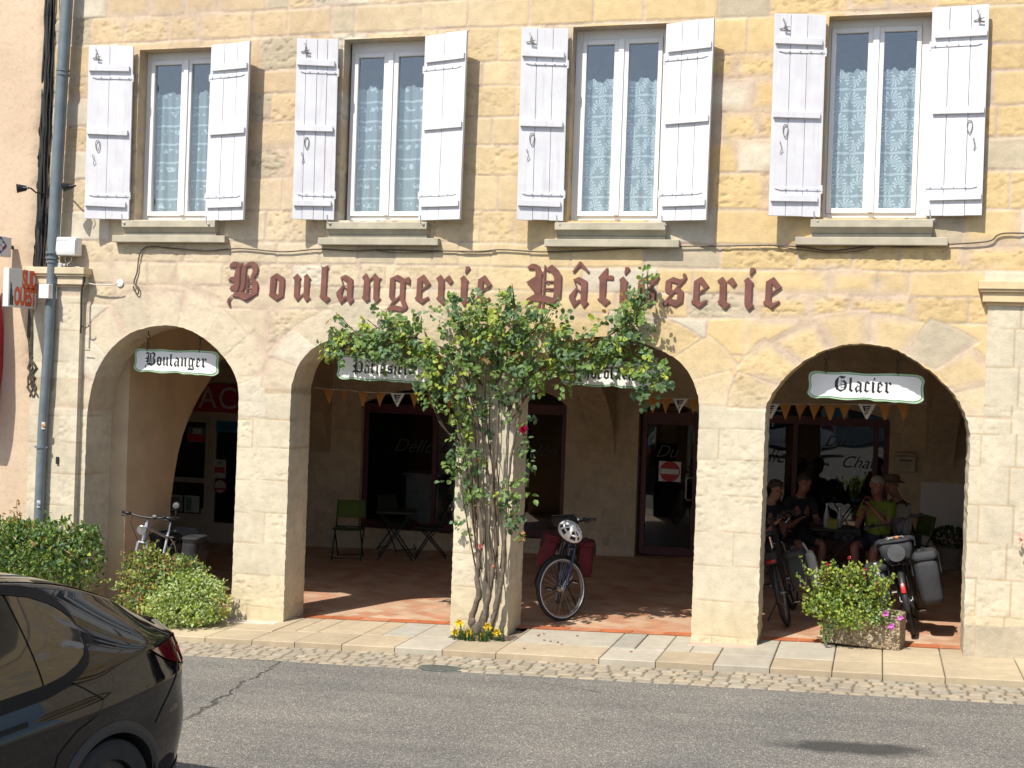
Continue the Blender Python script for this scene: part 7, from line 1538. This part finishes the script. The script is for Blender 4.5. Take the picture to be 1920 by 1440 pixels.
c = wp(1688, 985, 4.55); bp = thing('backpack', 'white and grey backpack behind the man in yellow', 'backpack', tuple(c), world=True); m = MB(); softbag(m, (c.x, c.y, c.z+.08), (.28, .2, .42), Matrix(), 61); m.build('bag_body', pm('white_cloth', (.36, .35, .31), .9, var=.15, bmp=.3), bp, smooth=True); m = MB(); softbag(m, (c.x, c.y-.12, c.z+.0), (.2, .08, .2), Matrix(), 62); m.build('pocket', pm('grey_cloth', (.26, .27, .3), .9), bp, smooth=True); m = MB(); m.tube([(c.x-.07, c.y-.1, c.z+.26), (c.x-.05, c.y-.16, c.z+.30), (c.x+.05, c.y-.16, c.z+.30), (c.x+.07, c.y-.1, c.z+.26)], .012, 6); m.build('strap', M_BLK, bp)
# ------------------------------------------------------------------ the black car
def car_paint():
    m, n, b = nodes('black_car_paint'); b.inputs['Base Color'].default_value = (.006, .006, .007, 1); b.inputs['Roughness'].default_value = .25; b.inputs['Specular IOR Level'].default_value = .0
    b.inputs['Coat Weight'].default_value = .9; b.inputs['Coat Roughness'].default_value = .015; b.inputs['Coat IOR'].default_value = 1.5
    v = objc(n); bump(n, b, noise(n, v, 3.0, 2), .03, .01); return m
M_CAR = car_paint(); M_CGL = pm('tinted_car_glass', (.010, .011, .012), .03, spec=.8, var=.05); M_CLAD = pm('dark_cladding', (.022, .022, .024), .55, var=.1); M_TRIM = pm('satin_black_trim', (.007, .007, .008), .6, spec=.15)
KX = [0, .04, .10, .20, .35, .6, 1.0, 1.5, 2.0, 2.6, 3.0, 3.4, 3.75, 4.2, 4.5, 4.66, 4.75]
def tb(*v): return np.array(v)
T_W = tb(.40, .61, .735, .83, .895, .94, .962, .955, .95, .95, .95, .955, .96, .93, .84, .70, .50)        # half width at the flank
T_ZB = tb(.42, .34, .30, .27, .24, .22, .20, .19, .19, .19, .19, .20, .21, .23, .26, .30, .40)
T_ZS = tb(.90, 1.05, 1.115, 1.13, 1.125, 1.115, 1.085, 1.06, 1.035, 1.0, .96, .95, .93, .86, .78, .72, .62)           # shoulder
T_WS = tb(.38, .53, .64, .73, .80, .865, .885, .89, .89, .885, .88, .87, .85, .80, .70, .58, .42)
T_ZT = tb(.94, 1.13, 1.195, 1.205, 1.275, 1.41, 1.545, 1.63, 1.658, 1.64, 1.53, 1.33, 1.10, .985, .88, .80, .66)      # centre line
T_WT = tb(.30, .46, .53, .57, .59, .595, .585, .575, .575, .58, .59, .62, .70, .62, .55, .45, .30)
def ct(T, x):
    return float(np.interp(x, KX, T)) if False else float(cubic(T, x))
def cubic(T, x):
    i = int(np.clip(np.searchsorted(KX, x)-1, 0, len(KX)-2)); x0, x1 = KX[i], KX[i+1]; t = (x-x0)/(x1-x0)
    def sl(k):
        if k == 0: return (T[1]-T[0])/(KX[1]-KX[0])
        if k == len(KX)-1: return (T[-1]-T[-2])/(KX[-1]-KX[-2])
        a, b = (T[k]-T[k-1])/(KX[k]-KX[k-1]), (T[k+1]-T[k])/(KX[k+1]-KX[k]); return 0 if a*b <= 0 else 2*a*b/(a+b)
    m0, m1 = sl(i)*(x1-x0), sl(i+1)*(x1-x0); return (2*t**3-3*t*t+1)*T[i]+(t**3-2*t*t+t)*m0+(-2*t**3+3*t*t)*T[i+1]+(t**3-t*t)*m1
def section(x, t):
    """t 0..1 from the sill up the flank (to .5 = shoulder), side glass (.5-.8), roof (.8-1); left side"""
    w_, zb, zs, ws, zt, wt = (cubic(T, x) for T in (T_W, T_ZB, T_ZS, T_WS, T_ZT, T_WT)); zm = .66
    if t < .06: f = t/.06; return (w_*(.72+.22*f), zb+.03*f*f)
    if t < .5:
        f = (t-.06)/.44; z = zb+.03+(zs-zb-.03)*f; a = .5*(1-math.cos(math.pi*min(1, f/.45))) if f < .45 else 1; y = w_*(.94+.06*a)
        if f > .45: g = (f-.45)/.55; y = w_+(ws-w_)*(g*g*(.55+.45*g)); y += .012*math.exp(-((g-.62)/.13)**2)-.012*math.exp(-((g-.3)/.2)**2)
        return (y, z)
    if t < .8:
        f = (t-.5)/.3; zr = zt-(zt-zs)*.13; return (ws+(wt-ws)*(f**1.25), zs+(zr-zs)*f)
    f = (t-.8)/.2; zr = zt-(zt-zs)*.13; return (wt*math.cos(f*math.pi/2)**.8 if f < 1 else 0., zr+(zt-zr)*math.sin(f*math.pi/2))
WXC = (.955, 3.845); WZ = .355; RA = .405
CAR = thing('parked_car', 'glossy black hatchback cropped by the left edge with its red tail light in view', 'car', (-4.67, -5.47, gz(-4.67)-.058), R(-97))
def S_(x, t, sg=1, off=0.):
    y, z = section(x, t)
    if off:
        y2, z2 = section(x, min(1, t+.01)); y1, z1 = section(x, max(0, t-.01)); d = Vector((0, y2-y1, z2-z1)); nn = Vector((0, d.z, -d.y)).normalized() if d.length > 1e-6 else Vector((0, 1, 0)); y += nn.y*off; z += nn.z*off
    return Vector((x, sg*y, z))
def car_body():
    xs = np.unique(np.concatenate([np.linspace(0, .45, 22), np.linspace(.45, 4.4, 110), np.linspace(4.4, 4.75, 14)])); ts = np.unique(np.concatenate([np.linspace(0, .06, 4), np.linspace(.06, .5, 44), np.linspace(.5, .8, 14), np.linspace(.8, 1, 9)]))
    m = MB()
    for sg in (1, -1):
        nx, nt_ = len(xs), len(ts); P = np.array([[tuple(S_(x, t, sg)) for t in ts] for x in xs]); fc = (P[:-1, :-1]+P[1:, 1:])/2
        hole = np.zeros(fc.shape[:2], bool); near = np.full((nx, nt_), -1)
        for k, wx_ in enumerate(WXC):
            ins = ((fc[..., 0]-wx_)**2+(fc[..., 2]-WZ)**2 < RA**2) & (ts[None, :-1] < .5); hole |= ins; vi, vo = np.zeros((nx, nt_), bool), np.zeros((nx, nt_), bool)
            for a in (0, 1):
                for b in (0, 1): sl = (slice(a, nx-1+a), slice(b, nt_-1+b)); vi[sl] |= ins; vo[sl] |= ~ins
            near[vi & vo] = k
        for k, wx_ in enumerate(WXC):
            q = near == k; dx, dz = P[q][:, 0]-wx_, P[q][:, 2]-WZ; d = np.hypot(dx, dz); P[q, 0] = wx_+dx/d*RA; P[q, 2] = WZ+dz/d*RA
        o = len(m.v); m.v += [tuple(v) for v in P.reshape(-1, 3)]
        for i in range(nx-1):
            for j in range(nt_-1):
                if hole[i, j]: continue
                q = (o+i*nt_+j, o+(i+1)*nt_+j, o+(i+1)*nt_+j+1, o+i*nt_+j+1); m.f.append(q if sg > 0 else q[::-1]); m.mi.append(0)
    for xe in (0, 4.75):
        ring = [S_(xe, t, 1) for t in np.linspace(0, 1, 14)]+[S_(xe, t, -1) for t in np.linspace(1, 0, 14)]; m.add(ring, [tuple(range(len(ring)))])
    o = m.build('body', M_CAR, CAR, smooth=True)
    bm = bmesh.new(); bm.from_mesh(o.data); bmesh.ops.remove_doubles(bm, verts=bm.verts, dist=.0008); bmesh.ops.recalc_face_normals(bm, faces=bm.faces); bm.to_mesh(o.data); bm.free(); o.data.polygons.foreach_set('use_smooth', [True]*len(o.data.polygons)); o.data.set_sharp_from_angle(angle=R(60)); return o
CB = car_body()
def patch(name, mat, fx, ft, nx, nt_, off, sides=(1, -1), parent=None):
    """sheet lying on the body: fx(u, v) -> x, ft(u, v) -> t"""
    for sg in sides:
        m = MB(); m.sheet(lambda i, j: S_(fx(i/(nx-1), j/(nt_-1)), ft(i/(nx-1), j/(nt_-1)), sg, off), nx, nt_); o = m.build(name, mat, parent or CB, smooth=True)
def lerp(a, b, t): return a+(b-a)*t
def win(name, xa0, xa1, xb0, xb1, off=.004):               # bottom edge xa0-xa1, top edge xb0-xb1
    patch(name, M_CGL, lambda u, v: lerp(lerp(xa0, xb0, v**.8), lerp(xa1, xb1, v**.8), u), lambda u, v: lerp(.515, .785, v), 24, 10, off)
# side glass: long tapering quarter at the back, two door windows
def quarter_t1(x): return float(np.interp(x, (1.02, 1.035, 1.07, 1.14, 1.25, 1.45, 1.7, 2.6, 3.0, 3.25, 3.45, 3.6), (.66, .695, .725, .752, .772, .785, .79, .79, .785, .745, .66, .53)))
def quarter_t0(x): return float(np.interp(x, (1.02, 1.035, 1.07, 1.14, 1.25, 1.40), (.655, .60, .57, .545, .525, .515)))
for x0, x1 in ((1.021, 1.40), (1.415, 2.18), (2.26, 3.05), (3.07, 3.52)):
    patch('side_window', M_CGL, lambda u, v: lerp(x0, x1, u), lambda u, v: lerp(quarter_t0(lerp(x0, x1, u)), quarter_t1(lerp(x0, x1, u)), v), 30, 10, .005)
patch('window_trim', M_TRIM, lambda u, v: lerp(1.021, 3.62, u**1.5), lambda u, v: quarter_t0(lerp(1.021, 3.62, u**1.5))+lerp(-.035, .002, v), 80, 3, .008)
patch('window_trim', M_TRIM, lambda u, v: lerp(1.021, 3.6, u**1.5), lambda u, v: quarter_t1(lerp(1.021, 3.6, u**1.5))+lerp(-.002, .045, v), 80, 3, .008)
patch('roof_glass', M_CGL, lambda u, v: lerp(1.55, 3.0, u), lambda u, v: lerp(.86, 1, v), 30, 8, .004)
patch('rear_glass', M_CGL, lambda u, v: lerp(.30, 1.45, u), lambda u, v: lerp(lerp(.875, .85, u), 1, v), 26, 8, .004)
patch('windscreen', M_CGL, lambda u, v: lerp(3.05, 3.66, u), lambda u, v: lerp(.84, 1, v), 20, 8, .004)
# tail lights and lamps
patch('tail_light', pm('dark_red_lens', (.10, .006, .008), .06, coat=1), lambda u, v: lerp(.045, .56-.16*(1-v), u), lambda u, v: lerp(lerp(.385, .45, u), .497, v), 20, 6, .010)
patch('tail_light_lens', pm('red_lens_bright', (.45, .015, .02), .1, coat=1), lambda u, v: lerp(.07, .27-.08*(1-v), u), lambda u, v: lerp(lerp(.40, .425, u), .470, v), 10, 5, .014)
patch('head_light', pm('lamp_glass', (.35, .36, .38), .08, coat=1), lambda u, v: lerp(4.25, 4.62, u), lambda u, v: lerp(.42, .49, v), 14, 5, .008)
patch('lower_bumper', M_CLAD, lambda u, v: lerp(.0, .50, u), lambda u, v: lerp(.0, .115, v), 24, 6, .006); patch('sill_cladding', M_CLAD, lambda u, v: lerp(1.38, 3.42, u), lambda u, v: lerp(.0, .10, v), 30, 6, .006)
mb = MB(); mb.sheet(lambda i, j: Vector((.02+.20*(i/6), (j/20-.5)*1.04, 1.155+.018*math.sin(i/6*3.1)-.05*abs(j/20-.5)**2)), 7, 21); o_ = mb.build('tail_spoiler', M_CAR, CB, smooth=True); sd_ = o_.modifiers.new('thick', 'SOLIDIFY'); sd_.thickness = .018
# shut lines
def seam(pts, sides=(1, -1)):
    for sg in sides:
        m = MB(); dn = []
        for (xa, ta), (xb, tb_) in zip(pts, pts[1:]): dn += [S_(lerp(xa, xb, i/8), lerp(ta, tb_, i/8), sg, .0015) for i in range(8)]
        m.tube(dn+[S_(*pts[-1], sg, .0015)], .0038, 5); m.build('shut_line', M_TRIM, CB)
seam([(1.25, .51), (1.14, .475), (1.02, .43), (1.06, .40), (1.22, .375), (1.35, .33), (1.42, .25), (1.44, .11)]); seam([(2.22, .515), (2.22, .11)]); seam([(3.36, .515), (3.40, .3), (3.36, .11)]); seam([(.30, .50), (.28, .43), (.42, .36), (.58, .30)])
for x in (1.55, 2.5): patch('door_handle', M_TRIM, lambda u, v: lerp(x, x+.22, u), lambda u, v: lerp(.432, .445, v), 8, 3, .006)
for sg in (1, -1):
    for wx_ in WXC:                                       # arch cladding, dark well, wheel
        m = MB(); n_ = 30
        def PA(i, j):
            a = R(-12)+R(204)*i/n_; rr = RA-.012+.062*(j/3); x, z = wx_+rr*math.cos(a), WZ+rr*math.sin(a); zb = cubic(T_ZB, min(4.7, max(.05, x))); zs = cubic(T_ZS, min(4.7, max(.05, x))); t = .06+.44*max(0, min(1, (z-zb-.03)/(zs-zb-.03))); return Vector((x, sg*(section(min(4.72, max(.03, x)), t)[0]+(.010 if j in (1, 2) else .002)), z))
        m.sheet(PA, n_+1, 4); m.build('arch_cladding', M_CLAD, CB, smooth=True)
        m = MB(); m.sheet(lambda i, j: Vector((wx_+RA*1.0*math.cos(R(-15)+R(210)*i/24), sg*(.93-.33*j), WZ+RA*math.sin(R(-15)+R(210)*i/24))), 25, 2); m.build('wheel_well', pm('wheel_well', (.008, .008, .008), .9), CB)
        c = Vector((wx_, sg*.815, WZ)); m = MB(); m.torus(c, .30, .0, n=48, k=8, prof=[(-.05, -.11), (-.05, .11), (.03, .115), (.052, .10), (.055, .05), (.055, -.05), (.052, -.10), (.03, -.115)]); ty = m.build('tyre', M_TYRE, CAR, smooth=2)
        m = MB(); q = Matrix.Translation(c+Vector((0, sg*.10, 0))) @ Matrix.Rotation(R(90)*-sg, 4, 'X'); m.lathe([(.255, -.06), (.255, .0), (.245, .008), (.235, -.02), (.06, -.035), (.05, .0), (0, .002)], 40, q)
        for k in range(5):
            a = 2*math.pi*k/5; m.prismM([(.04*math.cos(a)-.03*math.sin(a), .04*math.sin(a)+.03*math.cos(a)), (.04*math.cos(a)+.03*math.sin(a), .04*math.sin(a)-.03*math.cos(a)), (.235*math.cos(a)+.022*math.sin(a), .235*math.sin(a)-.022*math.cos(a)), (.235*math.cos(a)-.022*math.sin(a), .235*math.sin(a)+.022*math.cos(a))], -.02, .0, q)
        m.build('rim', pm('dark_alloy', (.05, .05, .055), .3, .8), ty, smooth=2)
m = MB(); m.box(.5, 4.3, -.7, .7, .19, .26); m.build('underbody', M_CLAD, CB)
for sg in (1, -1):
    m = MB(); m.ball((3.28, sg*1.03, 1.05), (.07, .11, .07), 12, 8); m.tube([(3.3, sg*.88, 1.0), (3.28, sg*.98, 1.03)], .02, 6); m.build('wing_mirror', M_CAR, CAR, smooth=True)
m = MB(); 
for y in (-.36, .36):                                      # seats seen through the glass are hidden by the tint; head rests only
    m.cbox((1.35, y, 1.12), (.10, .26, .16), None, .03); m.cbox((2.45, y, 1.14), (.10, .26, .18), None, .03)
m.build('head_rest', pm('cream_seat', (.3, .28, .25), .7), CAR)
# ------------------------------------------------------------------ the other side of the street, seen only as reflections in the glass
def house(x0, x1, y, h, col, label, seed):
    r = random.Random(seed); t = thing('street_house', label, 'house', ((x0+x1)/2, y, gz((x0+x1)/2)-.2), 0, 'houses across the street', world=True); g = gz((x0+x1)/2)-.3
    m = MB(); m.box(x0, x1, y-6, y, g, g+h); m.build('wall', pm('render_%d' % seed, col, .95, var=.1, scale=1), t)
    m = MB(); m.add([(x0-.3, y+.35, g+h), (x1+.3, y+.35, g+h), (x1+.3, y-3, g+h+1.6), (x0-.3, y-3, g+h+1.6), (x0-.3, y-6.4, g+h), (x1+.3, y-6.4, g+h)], [(0, 1, 2, 3), (3, 2, 5, 4), (0, 3, 4), (1, 5, 2), (0, 4, 5, 1)]); m.build('roof', pm('roof_tiles', (.32, .14, .08), .85, var=.3, scale=14, bmp=.5, bscale=20), t)
    n_ = max(2, int((x1-x0)/2.6))
    for i in range(n_):
        cx = x0+(x1-x0)*(i+.5)/n_
        for z in (g+.9, g+3.9):
            if z+1.6 > g+h: continue
            m = MB(); m.box(cx-.5, cx+.5, y, y+.03, z, z+1.5); f = m.build('window', pm('white_window_frame', (.72, .715, .70), .4, var=.03, scale=3), t); m = MB(); m.box(cx-.42, cx+.42, y+.031, y+.04, z+.08, z+1.42); m.build('pane', pm('dark_pane', (.03, .035, .04), .05), f)
            for s_ in (-1, 1): m = MB(); m.box(cx+s_*.77-.24, cx+s_*.77+.24, y+.002, y+.045, z-.02, z+1.52); m.build('shutter', pm('house_shutter_%d' % (seed % 2), ((.2, .27, .3), (.3, .12, .08))[seed % 2], .6), t)
house(-34, -21, -36, 6.2, (.45, .40, .32), 'pale rendered house across the street with blue grey shutters', 2)
house(-19.5, -7, -38, 6.6, (.42, .36, .26), 'stone coloured house across the street with reddish shutters', 3)
house(-6, 4, -36, 5.4, (.40, .38, .34), 'low grey house across the street with blue grey shutters', 4)
house(5, 20, -37, 6.4, (.46, .38, .27), 'long ochre house across the street with reddish shutters', 5)
for k, (x, y, rz, nm, paint) in enumerate(((-13.5, -19, 4, 'dark car parked across the street, reflected in the wide shop window', None), (-1.5, -23.5, 183, 'white car parked across the street, reflected in the right shop front', pm('white_car_paint', (.62, .62, .62), .25, coat=1)))):
    c = copy_tree(CAR); c.location = (x, y, gz(x)-.058); c.rotation_euler = (0, 0, R(rz)); c['label'] = nm; c['group'] = 'cars parked on the camera side of the street'
    if paint:
        for ch in c.children_recursive:
            if ch.data and ch.data.materials and ch.data.materials[0] == M_CAR: ch.data = ch.data.copy(); ch.data.materials[0] = paint
